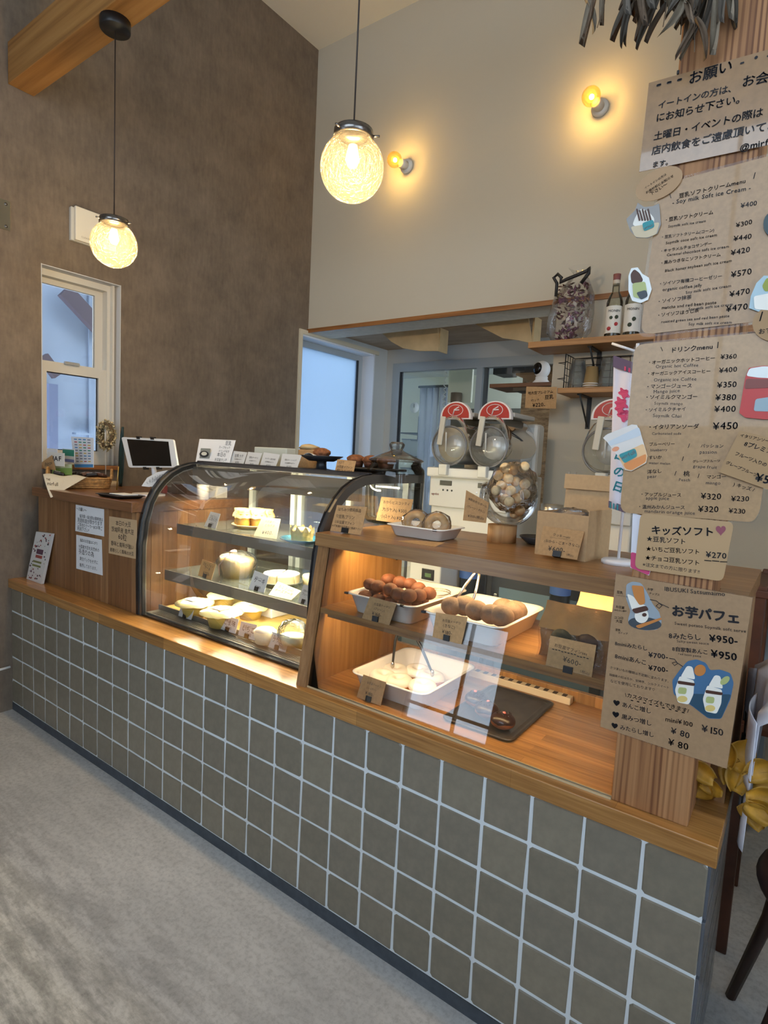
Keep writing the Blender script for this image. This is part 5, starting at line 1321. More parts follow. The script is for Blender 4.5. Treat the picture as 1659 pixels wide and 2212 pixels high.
# tall dark feather, gold stick
fx = P(262, 960, 'y', 0.46)
t = thing('dark_leaf_ornament', (fx.x, 0.46, RT), 'tall dark teal leaf ornament behind the tablet', 'ornament')
zb = RT; zt2 = zof(922, fx.x, 0.46)
MB().sheet(lambda u, v: (fx.x + (u - 0.5) * 0.05 * math.sin(math.pi * min(0.97, 0.12 + 0.85 * v)) ** 0.8 + 0.012 * v, 0.46 + 0.004 * math.cos(6 * (u - 0.5)), zb + (zt2 - zb) * v), 6, 14, 0.003).build('leaf_blade', M('teal_leaf', (34, 58, 60), 0.45), t)
gx = P(252, 1040, 'y', 0.2)
tag(MB().tube([P(252, 1058, 'y', 0.16), P(256, 1008, 'y', 0.16)], 0.0022, 8).build('gold_pen', M('gold', (196, 160, 90), 0.3, 0.9)), 'gold pen standing upright by the dark tray', 'pen')
# tablet on stand
q = [P(u, v, 'y', 0.30) for u, v in ((262, 944), (374, 949), (384, 1010), (278, 1010))]
tb0 = P(330, 1045, 'z', RT)
tx = P(322, 980, 'y', 0.30)
t = thing('tablet_on_stand', (tx.x, 0.32, RT), 'white tablet with black screen on a white stand', 'tablet')
def tq(fu, fv, l): 
    TL, TR, BR, BL = q
    return (TL * (1 - fu) + TR * fu) * (1 - fv) + (BL * (1 - fu) + BR * fu) * fv + Vector((0, -l, 0))
MB().prism([tq(a_, b_, 0) for a_, b_ in rounded([(0, 0), (0, 1), (1, 1), (1, 0)], 0.06, 3)], (0, 0.008, 0)).build('tablet_body', M('tablet_white', (232, 232, 230), 0.3), t)
MB().prism([tq(a_, b_, 0.0004) for a_, b_ in ((0.11, 0.06), (0.1, 0.94), (0.89, 0.95), (0.91, 0.09))], (0, -0.0004, 0)).build('screen', M('black_screen', (10, 10, 12), 0.12), t)
for fu in (0.35, 0.62):
    for fv in (-0.05, 0.98): MB().prism([tq(fu - 0.03, fv, 0.003), tq(fu - 0.03, fv + 0.09, 0.003), tq(fu + 0.03, fv + 0.09, 0.003), tq(fu + 0.03, fv, 0.003)], (0, 0.014, 0)).build('clamp', CLIPB, t)
cz = tq(0.45, 0.9, 0)
MB().tube([(cz.x, 0.325, RT + 0.006), (cz.x, 0.33, RT + 0.06), (cz.x, 0.318, cz.z + 0.02)], 0.011, 10).build('stand_arm', WPL, t)
MB().prism([(p[0], p[1], RT) for p in rrect(cz.x, 0.30, 0.12, 0.12, 0.04, 5)], (0, 0, 0.007)).build('stand_base', WPL, t)
# dark coin tray
ctx = P(262, 1066, 'z', RT)
tray('coin_tray', 'flat dark coin tray on the register counter edge', 0.60, 0.79, 0.075, 0.19, RT, 0.012, M('coin_dark', (40, 36, 34), 0.35), fl=0.006, r=0.012)
tag(MB().rbox(0.67, 0.77, 0.10, 0.165, RT + 0.0135, RT + 0.0165, 0.001).build('receipt_pad', M('paper_bright', (236, 240, 244), 0.5)), 'white paper pad lying in the coin tray', 'paper')
# small clutter behind
r6 = random.Random(11)
CLM = [M('clutter_brown', (84, 58, 40), 0.7), M('clutter_red', (140, 50, 44), 0.6), M('clutter_white', (206, 204, 200), 0.6), M('clutter_grey', (120, 116, 112), 0.6)]
for i, (x, y, w, d, h, mi, lb) in enumerate(((0.60, 0.47, 0.05, 0.05, 0.055, 0, 'small brown box behind the gold pen'), (0.56, 0.42, 0.022, 0.022, 0.045, 1, 'small red bottle behind the gold pen'), (0.74, 0.52, 0.05, 0.05, 0.09, 2, 'white packet behind the tablet stand'), (0.84, 0.50, 0.06, 0.06, 0.13, 2, 'white cup dispenser behind the tablet'), (0.50, 0.5, 0.06, 0.04, 0.03, 0, 'low brown tin behind the wreath base'))):
    t = thing('small_packet', (x, y, RT), lb, 'packet')
    MB().rbox(x - w / 2, x + w / 2, y - d / 2, y + d / 2, RT, RT + h * 0.82, 0.004).build('body', CLM[mi], t)
    MB().rbox(x - w * 0.42, x + w * 0.42, y - d * 0.42, y + d * 0.42, RT + h * 0.82, RT + h, 0.003).build('cap', CLM[3], t)
t = thing('pen_cup', (0.87, 0.40, RT), 'black pens in a cup behind the case arch', 'pen cup')
MB().lathe([(0.0, 0.0), (0.025, 0.0), (0.026, 0.08), (0.023, 0.08), (0.022, 0.005), (0.0, 0.005)], (0.87, 0.40, RT), 18).build('cup', CLM[2], t)
for j in range(5): MB().tube([(0.87 + 0.01 * math.cos(j), 0.40 + 0.01 * math.sin(j), RT + 0.01), (0.87 + 0.026 * math.cos(j), 0.40 + 0.026 * math.sin(j), RT + 0.15)], 0.0035, 6).build('pen', CLIPB, t)
# ================================================================== kitchen
# back counter with glass-door fridge
KSTEEL = M('kitchen_steel', (150, 160, 168), 0.3, 0.7)
KY0, KY1, KZ = 1.22, 1.86, 0.83
kb = thing('undercounter_fridge', (1.9, 1.5, 0), 'steel counter fridge with glass doors behind the bread shelf', 'fridge')
MB().box(0.75, 2.9, KY0 + 0.02, KY1, 0.04, KZ - 0.03).build('body', KSTEEL, kb)
MB().rbox(0.74, 2.92, KY0 - 0.01, KY1, KZ - 0.03, KZ, 0.003).build('top', KSTEEL, kb)
for i in range(4):
    x0 = 0.78 + i * 0.53
    d = MB().rbox(x0, x0 + 0.5, KY0, KY0 + 0.018, 0.1, KZ - 0.05, 0.002).build('door', M('door_frame_dark', (60, 66, 72), 0.35), kb)
    MB().box(x0 + 0.04, x0 + 0.46, KY0 - 0.003, KY0, 0.15, KZ - 0.1).build('door_glass', M('door_glass_blue', (120, 146, 160), 0.08, spec=0.8), d)
    MB().rbox(x0 + 0.02, x0 + 0.035, KY0 - 0.014, KY0, 0.4, 0.7, 0.002).build('handle', CHROME, d)
# white appliance and jars seen under the top board
t = thing('white_appliance', (1.55, 0.98, 0.6), 'white appliance with vents glimpsed under the shelf top', 'appliance')
q = P(925, 1235, 'y', 0.95); qa = q.copy()
MB().rbox(q.x - 0.12, q.x + 0.06, 0.95, 1.2, 0.0, q.z + 0.075, 0.006).build('housing', M('appliance_white', (206, 208, 206), 0.4), t)
for j in range(6): MB().box(q.x - 0.05 + 0.016 * j, q.x - 0.042 + 0.016 * j, 0.947, 0.951, q.z + 0.035, q.z + 0.062).build('vent_slot', CLIPB, t)
MB().rbox(q.x - 0.03, q.x + 0.03, 0.945, 0.951, q.z - 0.035, q.z + 0.012, 0.002).build('control_panel', CLIPB, t)
MB().box(q.x - 0.012, q.x + 0.018, 0.9435, 0.945, q.z - 0.022, q.z - 0.006).build('display', M('green_display', (90, 120, 80), 0.4), t)
for (u, lb, w) in ((1010, 'blue-labelled carton under the shelf top', 0.05), (1210, 'dark bottle with blue label under the shelf top', 0.05)):
    q = P(u, 1280, 'y', 1.12)
    t = thing('bottle', (q.x, 1.12, 0.62), lb, 'bottle')
    MB().lathe([(0.0, 0.0), (w * 0.8, 0.0), (w * 0.8, 0.2), (w * 0.4, 0.25), (w * 0.35, 0.29), (0.0, 0.29)], (q.x, 1.12, 0.62), 20).build('body', M('dark_bottle', (40, 46, 50), 0.2), t)
    MB().lathe([(w * 0.82, 0.15), (w * 0.82, 0.195)], (q.x, 1.12, 0.62), 20, cap=False).build('label_band', M('blue_label', (70, 110, 180), 0.5), t)
t = thing('low_work_shelf', (2.3, 1.09, 0), 'low steel work shelf behind the counter', 'shelf')
MB().rbox(qa.x + 0.09, 2.9, 1.0, 1.18, 0.58, 0.62, 0.003).build('board', KSTEEL, t)
for x_ in (qa.x + 0.12, 2.8): MB().rbox(x_, x_ + 0.06, 1.03, 1.13, 0.0, 0.58, 0.003).build('leg', KSTEEL, t)
# ------------------------------------------------------------------ slush machines
SWH = M('machine_white', (214, 212, 204), 0.4)
TANK = glass('tank_plastic', (240, 242, 242), alpha=0.22, refl=0.9, body=(222, 220, 212))
REDM = M('machine_red', (176, 48, 40), 0.4)
PANEL = M('machine_black', (40, 44, 40), 0.3)
def slush(x0, y0, lab, nb, w1=0.205, milky=(0,)):
    D = 0.48; w = w1 * nb
    t = thing('slush_machine', (x0 + w / 2, y0 + D / 2, KZ), lab, 'drink machine')
    zb = 1.245
    MB().rbox(x0, x0 + w, y0 + 0.08, y0 + D, KZ, zb - 0.03, 0.008).build('base_housing', SWH, t)
    MB().rbox(x0, x0 + w, y0 + 0.06, y0 + 0.085, 1.05, zb - 0.045, 0.004).build('front_panel', SWH, t)
    MB().rbox(x0 - 0.0, x0 + w, y0 + 0.02, y0 + D - 0.06, zb - 0.05, zb - 0.005, 0.008).build('upper_deck', SWH, t)
    MB().rbox(x0 + 0.02, x0 + w - 0.02, y0 - 0.06, y0 + 0.08, KZ, KZ + 0.03, 0.006).build('drip_tray', SWH, t)
    k = MB(); letter(k, 'ugolini', (x0 + 0.012, y0 + 0.0595, 1.105), (x0 + 0.055, y0 + 0.0595, 1.105), NY, 0.01, 0); k.build('maker_lettering', REDM, t)
    for i in range(nb):
        cx = x0 + w1 * (i + 0.5); cz = zb + 0.112; R = 0.1
        MB().rbox(cx - 0.045, cx + 0.02, y0 + 0.056, y0 + 0.061, 1.155, 1.178, 0.001).build('display', PANEL, t)
        for j in range(4):
            k = MB().ball((cx - 0.05 + 0.024 * j, y0 + 0.0595, 1.132), 0.005, 8, 6, sy=0.4); k.build('button', PANEL if j else M('led_white', (240, 240, 240), 0.3), t)
        # tank: rounded barrel with tall shoulders
        sec = []
        for j in range(25):
            a_ = 2 * math.pi * j / 24; xx = R * math.cos(a_); zz = R * math.sin(a_)
            if zz > 0: xx *= 1 - 0.12 * zz / R; zz *= 1.35
            sec.append((xx, zz))
        k = MB(); n_ = 24; rows = [(y0 + 0.05, 0.9), (y0 + 0.06, 0.985), (y0 + 0.10, 1.0), (y0 + D - 0.14, 1.0), (y0 + D - 0.1, 0.97)]
        vs = [(cx + a_ * s, yy, cz + b_ * s) for yy, s in rows for (a_, b_) in sec[:24]]
        fs = [(r_ * n_ + j, r_ * n_ + (j + 1) % n_, (r_ + 1) * n_ + (j + 1) % n_, (r_ + 1) * n_ + j) for r_ in range(len(rows) - 1) for j in range(n_)]
        k.add(vs, fs, True); tk = k.build('tank', TANK, t)
        MB().lathe([(R * 0.62, 0.0), (R * 0.62, 0.001)], (0, 0, 0), 4)
        # drink / auger drum inside
        k = MB().lathe([(0.0, 0.0), (R * 0.55, 0.0), (R * 0.55, D - 0.26), (0.0, D - 0.26)], (0, 0, 0), 24); k.v = [(cx + p[0], y0 + 0.1 + p[2], cz - 0.012 + p[1]) for p in k.v]
        k.build('cooling_drum', M('drum_steel', (214, 212, 206), 0.35, 0.3), tk)
        if i in milky:
            k = MB(); vs = [(cx + a_ * 0.95, yy, cz + min(b_, 0.085) * 0.95) for yy in (y0 + 0.105, y0 + D - 0.15) for (a_, b_) in sec[:24]]
            k.add(vs, [(j, (j + 1) % n_, n_ + (j + 1) % n_, n_ + j) for j in range(n_)] + [tuple(range(23, -1, -1)), tuple(range(24, 48))], True); k.build('soy_drink', M('soy_drink', (206, 190, 160), 0.4), tk)
        # round front cover with ring, handle, spout
        k = MB().torus((0, 0, 0), R * 0.92, 0.005, 30, 8); k.v = [(cx + p[0], y0 + 0.046 + p[2], cz - 0.012 + p[1]) for p in k.v]; k.build('front_ring', M('smoky_ring', (120, 118, 116), 0.25), t)
        k = MB().lathe([(R * 0.92, 0.0), (R * 0.7, -0.02), (R * 0.3, -0.028), (0.0, -0.03)], (0, 0, 0), 28, cap=False); k.v = [(cx + p[0], y0 + 0.045 + p[2], cz - 0.012 + p[1]) for p in k.v]; k.build('front_cover', TANK, t)
        R3 = Matrix.Translation((cx - 0.03, y0 + 0.012, cz + 0.01)) @ Matrix.Rotation(0.1, 4, 'Y')
        MB().rbox(-0.013, 0.013, -0.008, 0.004, -0.02, 0.115, 0.003, R3).build('tap_handle', M('handle_beige', (206, 198, 178), 0.5), t)
        MB().rbox(cx - 0.022, cx + 0.022, y0 - 0.005, y0 + 0.03, zb - 0.04, zb + 0.012, 0.004).build('spout', M('spout_clear', (200, 198, 188), 0.3), t)
        k = MB(); MB()
        k.tube([(cx + 0.008, y0 + 0.004, cz - 0.04), (cx + 0.008, y0 - 0.002, cz + 0.05)], 0.004, 6); k.build('tap_rod', M('spout_clear', (200, 198, 188), 0.3), t)
        MB().rbox(cx - R, cx + R, y0 + D - 0.098, y0 + D, zb - 0.03, cz + R * 1.2, 0.02).build('rear_housing', SWH, t)
        # lid and red arched badge
        MB().rbox(cx - R * 0.85, cx + R * 0.85, y0 + 0.12, y0 + D - 0.11, cz + R * 1.3, cz + R * 1.3 + 0.022, 0.006).build('lid', M('lid_grey', (186, 180, 170), 0.4), t)
        zb2 = cz + R * 1.18; arcp = [(cx - 0.083, zb2)] + [(cx + 0.083 * math.cos(a_), zb2 + 0.012 + 0.072 * math.sin(a_)) for a_ in [math.pi - math.pi * j / 16 for j in range(17)]] + [(cx + 0.083, zb2)]
        bd = MB().prism([(a_, y0 + 0.09, b_) for a_, b_ in arcp], (0, 0.02, 0)).build('badge', M('badge_white', (228, 220, 214), 0.4), t)
        MB().prism([(cx + (a_ - cx) * 0.88, y0 + 0.0895, zb2 + 0.006 + (b_ - zb2) * 0.86) for a_, b_ in arcp], (0, -0.001, 0)).build('red_field', REDM, bd)
        k = MB().tube([(cx + 0.04 * math.cos(a_), y0 + 0.0875, zb2 + 0.042 + 0.026 * math.sin(a_)) for a_ in [2 * math.pi * j / 20 for j in range(20)]], 0.0016, 5, closed=True)
        k.tube([(cx - 0.012, y0 + 0.087, zb2 + 0.022), (cx - 0.006, y0 + 0.087, zb2 + 0.045), (cx + 0.018, y0 + 0.087, zb2 + 0.058)], 0.003, 5).tube([(cx - 0.006, y0 + 0.087, zb2 + 0.042), (cx + 0.02, y0 + 0.087, zb2 + 0.044)], 0.003, 5)
        k.build('emblem', M('badge_white', (228, 220, 214), 0.4), bd)
    return t
slush(1.435, 1.25, 'double white slush machine with two red arched badges', 2, milky=(0,))
slush(2.15, 1.25, 'slush machine half hidden behind the banner', 1, w1=0.23, milky=())
for x_, lb in ((1.99, 'pale drink hose close to the double slush machine'), (2.02, 'pale drink hose a little further from the double slush machine')): tag(MB().tube([(x_, 1.70, 1.25), (x_, 1.73, 0.95), (x_ + 0.01, 1.74, KZ + 0.007)], 0.007, 8).build('drink_hose', M('clear_hose', (196, 190, 180), 0.3)), lb, 'hose')
# glass jar behind
c = Vector((2.06, 1.3, KZ))
t = thing('mason_jar', c, 'clear glass jar between bowl and gift box on the back counter', 'jar')
MB().lathe([(0.0, 0.0), (0.05, 0.0), (0.055, 0.01), (0.055, 0.22), (0.045, 0.25), (0.045, 0.27)], c, 24, cap=False).build('glass', JG, t)
MB().lathe([(0.048, 0.255), (0.048, 0.28), (0.0, 0.282)], c, 24, cap=False).build('lid', CHROME, t)
# ------------------------------------------------------------------ wall shelves right of the opening
SHW = wood('wall_shelf_pine', (132, 88, 46), (168, 120, 72), (186, 140, 90), 'x', 60, 3, rough=0.5, rings=0.4, rs=24)
H0 = P(1140, 752, 'y', 1.69); HZ = H0.z
tag(MB().rbox(H0.x, 2.95, 1.69, YB, HZ - 0.0, HZ + 0.03, 0.002).build('upper_wall_shelf', SHW), 'upper pine wall shelf carrying bottles and a dried bouquet', 'shelf')
HT = HZ + 0.03
L0 = P(1204, 838, 'y', 1.70); LZ2 = L0.z
tag(MB().rbox(L0.x, 2.75, 1.70, YB, LZ2 - 0.026, LZ2, 0.002).build('lower_wall_shelf', SHW), 'lower pine wall shelf carrying stacks of cups', 'shelf')
BRK = M('black_iron', (30, 30, 32), 0.5)
for (x, z, lb) in ((L0.x + 0.10, LZ2 - 0.026, 'black triangular iron bracket under the lower wall shelf'), (L0.x + 0.13, HZ, 'black triangular iron bracket under the upper wall shelf')):
    t = thing('shelf_bracket', (x, YB, z - 0.15), lb, 'bracket')
    MB().box(x - 0.011, x + 0.011, YB - 0.006, YB - 0.0005, z - 0.16, z).build('upright', BRK, t)
    MB().box(x - 0.011, x + 0.011, YB - 0.17, YB - 0.006, z - 0.006, z).build('arm', BRK, t)
    MB().tube([(x, YB - 0.16, z - 0.006), (x, YB - 0.006, z - 0.15)], 0.005, 6).build('strut', BRK, t)
# wire rack
t = thing('wire_rack', (L0.x + 0.2, 1.8, LZ2), 'black wire basket rack behind the cup stacks', 'rack')
k = MB()
x0, x1, y0, y1, z0, z1 = L0.x + 0.015, L0.x + 0.42, YB - 0.16, YB - 0.02, LZ2 + 0.003, LZ2 + 0.17
for j in range(10):
    xx = x0 + (x1 - x0) * j / 9; k.tube([(xx, y1, z0), (xx, y1, z1)], 0.0018, 5)
for j in range(6):
    zz = z0 + (z1 - z0) * j / 5; k.tube([(x0, y1, zz), (x1, y1, zz)], 0.0018, 5); k.tube([(x0, y0, zz), (x0, y1, zz)], 0.0018, 5)
for j in range(5):
    yy = y0 + (y1 - y0) * j / 4; k.tube([(x0, yy, z0), (x0, yy, z1)], 0.0018, 5)
k.tube([(x0, y0, z0), (x0, y0, z1), (x0, y1, z1), (x1, y1, z1)], 0.003, 6); k.build('wire_grid', BRK, t)
for zz in (z0 + 0.04, z1 - 0.05): MB().tube([(x0, y0, zz), (x0 - 0.03, y0 - 0.01, zz + 0.006), (x0, y0 + 0.015, zz + 0.012)], 0.0022, 5).build('hook', BRK, t)
# cup stacks
PETC = glass('pet_cup', (250, 252, 252), alpha=0.1, refl=0.5, body=(226, 230, 230))
def cups(u, v, r, h, n, mat, lb, rim=None):
    c = P(u, v, 'z', LZ2); c = Vector((c.x, 1.77, LZ2)); c.x = P(u, v, 'y', 1.77).x
    t = thing('cup_stack', c, lb, 'cups')
    for j in range(n):
        z = 0.01 * j
        MB().lathe([(r, z), (r * 1.04, z + 0.003), (r * 0.98, z + 0.006), (r * 0.72, z + h), (0.0, z + h)], c, 24, cap=False).build('cup', mat, t)
        if rim: MB().torus(c + Vector((0, 0, z + 0.003)), r * 1.02, 0.0028, 24, 6).build('rim', rim, t)
cups(1246, 830, 0.045, 0.115, 4, PETC, 'stack of clear plastic cups turned over beside the wire rack')
cups(1277, 828, 0.038, 0.085, 3, M('kraft_cup', (150, 124, 82), 0.7), 'stack of brown paper cups with white rims', M('rim_white', (226, 222, 214), 0.5))
cups(1312, 826, 0.044, 0.13, 3, PETC, 'stack of taller clear plastic cups next to the banner')
# bouquet in cellophane
bq_ = P(1226, 722, 'y', 1.78); c = Vector((bq_.x, 1.78, HT))
t = thing('dried_bouquet', c, 'dried purple and white bouquet wrapped in cellophane with a black ribbon', 'bouquet')
r7 = random.Random(21); kp = MB(); kw = MB(); kd = MB()
for j in range(260):
    hh = r7.random(); rad = 0.085 * (0.55 + 0.6 * hh) * (1.0 if hh < 0.75 else (1.5 - hh * 0.7)); a_ = r7.uniform(0, 6.283); rr = rad * math.sqrt(r7.random())
    p = c + Vector((rr * math.cos(a_) + 0.02 * hh, rr * math.sin(a_) * 0.75, 0.012 + 0.27 * hh))
    dv = Vector((r7.uniform(-1, 1), r7.uniform(-1, 1), r7.uniform(-0.5, 1))).normalized(); ev = dv.orthogonal().normalized(); s = r7.uniform(0.01, 0.026)
    (kp, kd, kw)[j % 3 if hh < 0.7 else (j % 2)].add([p - dv * s, p + ev * s * 0.4, p + dv * s, p - ev * s * 0.4], [(0, 1, 2, 3)])
kp.build('purple_flowers', M('dried_purple', (120, 74, 96), 0.8, var=0.3, vs=50), t); kd.build('dark_flowers', M('dried_dark', (74, 46, 44), 0.8, var=0.3, vs=50), t); kw.build('white_flowers', M('dried_white', (206, 192, 176), 0.8), t)
CEL = glass('bouquet_cellophane', alpha=0.04, rough=0.05, bmp=0.8, bs=24, body=(250, 250, 255), refl=0.7)
k = MB().lathe([(0.07, 0.0), (0.105, 0.05), (0.112, 0.13), (0.095, 0.22), (0.05, 0.30), (0.03, 0.325), (0.06, 0.36)], c, 18, cap=False, sy=0.8)
k.v = [(p[0] + r7.uniform(-.008, .008) + 0.16 * max(0.0, p[2] - HT) ** 1.3, p[1] + r7.uniform(-.006, .006), p[2]) for p in k.v]; k.build('cellophane', CEL, t)
rb = [P(u, v, 'y', 1.70) for u, v in ((1201, 640), (1203, 612), (1196, 600), (1205, 592), (1213, 600), (1210, 610), (1225, 603), (1250, 593), (1268, 585), (1273, 578), (1272, 590), (1255, 612))]
MB().tube(rb, 0.0085, 6).build('ribbon', M('black_ribbon', (22, 20, 22), 0.5), t)
# syrup bottles
SYR = glass('syrup_glass', (236, 236, 226), alpha=0.1, refl=1.2, body=(226, 224, 206))
def syrup(u, v, lb, fruit, lab):
    q_ = P(u, v, 'y', 1.76); c = Vector((q_.x, 1.76, HT))
    t = thing('syrup_bottle', c, lb, 'bottle')
    MB().lathe([(0.0, 0.0), (0.036, 0.0), (0.037, 0.005), (0.037, 0.165), (0.03, 0.19), (0.017, 0.215), (0.015, 0.275), (0.0, 0.275)], c, 28, cap=False).build('glass_body', SYR, t)
    MB().lathe([(0.016, 0.268), (0.017, 0.296), (0.0, 0.297)], c, 20, cap=False).build('cap', M('red_cap', (140, 84, 84), 0.5), t)
    MB().lathe([(0.0155, 0.245), (0.0165, 0.268)], c, 20, cap=False).build('neck_band', M('band_cream', (214, 200, 180), 0.5), t)
    k = MB().lathe([(0.0375, 0.02), (0.0375, 0.145)], c, 28, cap=False); lb_ = k.build('label_paper', M('label_white', (230, 226, 216), 0.5), t)
    k = MB()
    d = (CAM - c); d.z = 0; d.normalize(); s = Vector((-d.y, d.x, 0)); s = s if (pix(c + s)[0] > pix(c)[0]) else -s
    letter(k, 'MONIN', c + d * 0.0385 - s * 0.026 + Vector((0, 0, 0.115)), c + d * 0.0385 + s * 0.026 + Vector((0, 0, 0.115)), d, 0.01, 0); k.build('lettering', INK, lb_)
    k = MB()
    for (a_, z, r_, m) in fruit:
        pc_ = c + d * 0.037 + s * a_ + Vector((0, 0, z)); 
        MB().ball(pc_, r_, 8, 6, sy=0.5).build('printed_fruit', m, lb_)
RF = M('fruit_red', (170, 40, 44), 0.5); GF = M('leaf_dark', (50, 64, 48), 0.6)
syrup(1323, 716, 'clear syrup bottle with red fruit on its label', [(-0.018, 0.04, 0.009, RF), (0.012, 0.06, 0.009, RF), (-0.012, 0.09, 0.008, GF), (0.012, 0.092, 0.009, GF)], 0)
syrup(1364, 712, 'syrup bottle with dark leaf label beside the menu', [(-0.01, 0.05, 0.01, GF), (0.006, 0.075, 0.01, GF)], 0)
# security camera on a ledge inside the opening
q_ = P(1163, 830, 'y', 2.0); c = Vector((q_.x, 2.0, q_.z - 0.0))
t = thing('camera_ledge', (c.x - 0.05, 2.08, c.z - 0.02), 'small dark wooden ledge under the white security camera', 'ledge')
MB().rbox(c.x - 0.26, XO - 0.001, YB + 0.02, 2.16, c.z - 0.022, c.z, 0.002).build('board', M('dark_ledge', (96, 60, 36), 0.5), t)
MB().box(c.x - 0.12, XO - 0.001, YB + 0.03, 2.06, c.z - 0.042, c.z - 0.0225).build('cleat', CLIPB, t)
t = thing('security_camera', c + Vector((0, 0.03, 0)), 'white round-headed security camera on the dark ledge', 'camera')
cc = c + Vector((0.0, 0.04, 0))
MB().lathe([(0.0, 0.0), (0.05, 0.0), (0.05, 0.012), (0.034, 0.03), (0.034, 0.045), (0.0, 0.05)], cc, 26).build('base', M('cam_white', (232, 232, 230), 0.3), t)
MB().ball(cc + Vector((0, 0, 0.085)), 0.045, 22, 14, sz=1.08).build('head', MATS['cam_white'], t)
fdir = (P(1150, 785, 'y', 1.9) - (cc + Vector((0, 0, 0.085)))); fdir = Vector((-0.45, -0.85, 0.05)).normalized()
k = MB().ball((0, 0, 0), 0.033, 18, 12, sz=0.5); Rm = Vector((0, 0, 1)).rotation_difference(fdir).to_matrix(); k.v = [tuple(cc + Vector((0, 0, 0.087)) + fdir * 0.034 + Rm @ Vector(p)) for p in k.v]; k.build('lens', M('lens_black', (14, 14, 16), 0.1), t)
# price card by the shelf
q_ = P(1168, 860, 'y', 1.685)
t = thing('price_card', P(1168, 882, 'y', 1.685), 'kraft card reading premium soy milk 220 yen hung at the lower shelf end', 'price card')
cq = [P(u, v, 'y', 1.69) for u, v in ((1137, 835), (1203, 836), (1201, 883), (1134, 881))]
MB().prism(cq, (0, 0.001, 0)).build('card', KRAFT, t)
k = MB()
for s, a_, b_, c2, d2 in (('地大豆プレミアム', 1140, 852, 1195, 849), ('豆乳', 1176, 862, 1196, 860), ('1カップ', 1146, 867, 1164, 866), ('¥220-', 1150, 879, 1178, 878)): letter(k, s, P(a_, b_, 'y', 1.6885), P(c2, d2, 'y', 1.6885), NY, 0.01, 0.05)
k.build('lettering', INK, t)
# plywood hood boards under the kitchen ceiling
PLY = M('plywood', (200, 172, 128), 0.6, var=0.06, vs=8)
def valance(pxs, y, lb, depth=0.12):
    t = thing('ply_hood', P(*pxs[0], 'y', y), lb, 'hood')
    pts = [P(u, v, 'y', y) for u, v in pxs]
    MB().prism(pts, (0, 0.012, 0)).build('front_board', PLY, t)
    xs = [p.x for p in pts]; zm = min(p.z for p in pts)
    MB().box(max(xs) - 0.012, max(xs), y + 0.012, y + depth, zm, 2.165).build('side_board', PLY, t)
valance([(800, 702), (945, 688), (947, 758), (905, 758), (870, 752), (845, 738), (828, 722)], 2.3, 'curved plywood hood board hanging below the kitchen ceiling')
valance([(1005, 690), (1140, 680), (1150, 742), (1120, 735), (1085, 730), (1050, 712)], 2.25, 'curved plywood hood board near the upper wall shelf')
# ------------------------------------------------------------------ sliding window in the far wall
o = bpy.data.objects.new('window_3', None); COL.objects.link(o); struct(o); o.location = (0.8, YF, 0.55)
ALU2 = M('alu_light', (170, 178, 182), 0.4, 0.3)
xm = P(1040, 850, 'y', YF).x
f = MB()
for (a_, b_, c2, d2) in ((0.07, 0.14, 0.55, 2.05), (1.5, 1.55, 0.55, 2.05), (0.14, 1.5, 1.98, 2.05), (0.14, 1.5, 0.55, 0.6)): f.box(a_, b_, YF - 0.01, YF + 0.05, c2, d2)
f.build('window_frame', ALU2, o)
s1 = MB().box(xm - 0.05, xm, YF - 0.005, YF + 0.02, 0.6, 1.98).build('meeting_stile', ALU2, o)
MB().box(xm, xm + 0.03, YF + 0.022, YF + 0.045, 0.6, 1.98).build('dark_stile', M('alu_dark', (84, 92, 96), 0.4, 0.3), o)
MB().box(0.14, 0.16, YF, YF + 0.02, 0.6, 1.98).build('gasket', CLIPB, o)
MB().box(0.16, xm - 0.05, YF + 0.004, YF + 0.008, 0.6, 1.98).build('pane', CLEAR, o)
MB().box(xm + 0.03, 1.5, YF + 0.03, YF + 0.034, 0.6, 1.98).build('pane', CLEAR, o)
# storeroom beyond: OSB wall, rack, panel, clock
def m_osb():
    m, nt, b = newmat('osb_board'); f_ = noise(nt, coords(nt, (6, 6, 22)), 1.6, 6, 0.7)
    link(nt, ramp(nt, f_, [(0.35, (110, 84, 56)), (0.5, (156, 124, 88)), (0.65, (184, 152, 112))]), b.inputs['Base Color']); b.inputs['Roughness'].default_value = 0.8; return m
struct(MB().box(xm - 0.06, 2.6, 3.75, 3.8, 0, 2.42).build('wall_osb', m_osb()))
q0, q1 = P(975, 775, 'y', 3.55), P(1020, 870, 'y', 3.55)
tag(MB().rbox(q0.x, q1.x, 3.52, 3.55, q1.z, q0.z, 0.004).build('white_board_panel', M('panel_white', (224, 228, 206), 0.5)), 'pale wall panel with spiral edge seen through the sliding window', 'panel')
tag(MB().tube([(q0.x - 0.02 + 0.012 * math.cos(j * 1.2), 3.5 + 0.012 * math.sin(j * 1.2), q1.z - 0.25 + (q0.z - q1.z + 0.25) * j / 80) for j in range(81)], 0.004, 5).build('coiled_cable', M('coil_white', (226, 226, 222), 0.5)), 'white coiled cable hanging beside the pale panel', 'cable')
tag(MB().lathe([(0.05, 0.0), (0.05, 0.14), (0.046, 0.14), (0.046, 0.004), (0.0, 0.004)], (q1.x - 0.12, 3.468, q1.z - 0.06), 18, cap=True).build('wire_bin', M('bin_dark', (110, 96, 78), 0.6)), 'small dark bin hooked below the pale panel', 'bin')
rk = thing('steel_rack', (0.5, 4.2, 0), 'steel rack of utensils and boxes in the storeroom', 'rack')
RKM = M('rack_steel', (96, 100, 102), 0.4, 0.5)
ra, rb2 = P(868, 900, 'y', 4.1).x, P(935, 900, 'y', 4.1).x
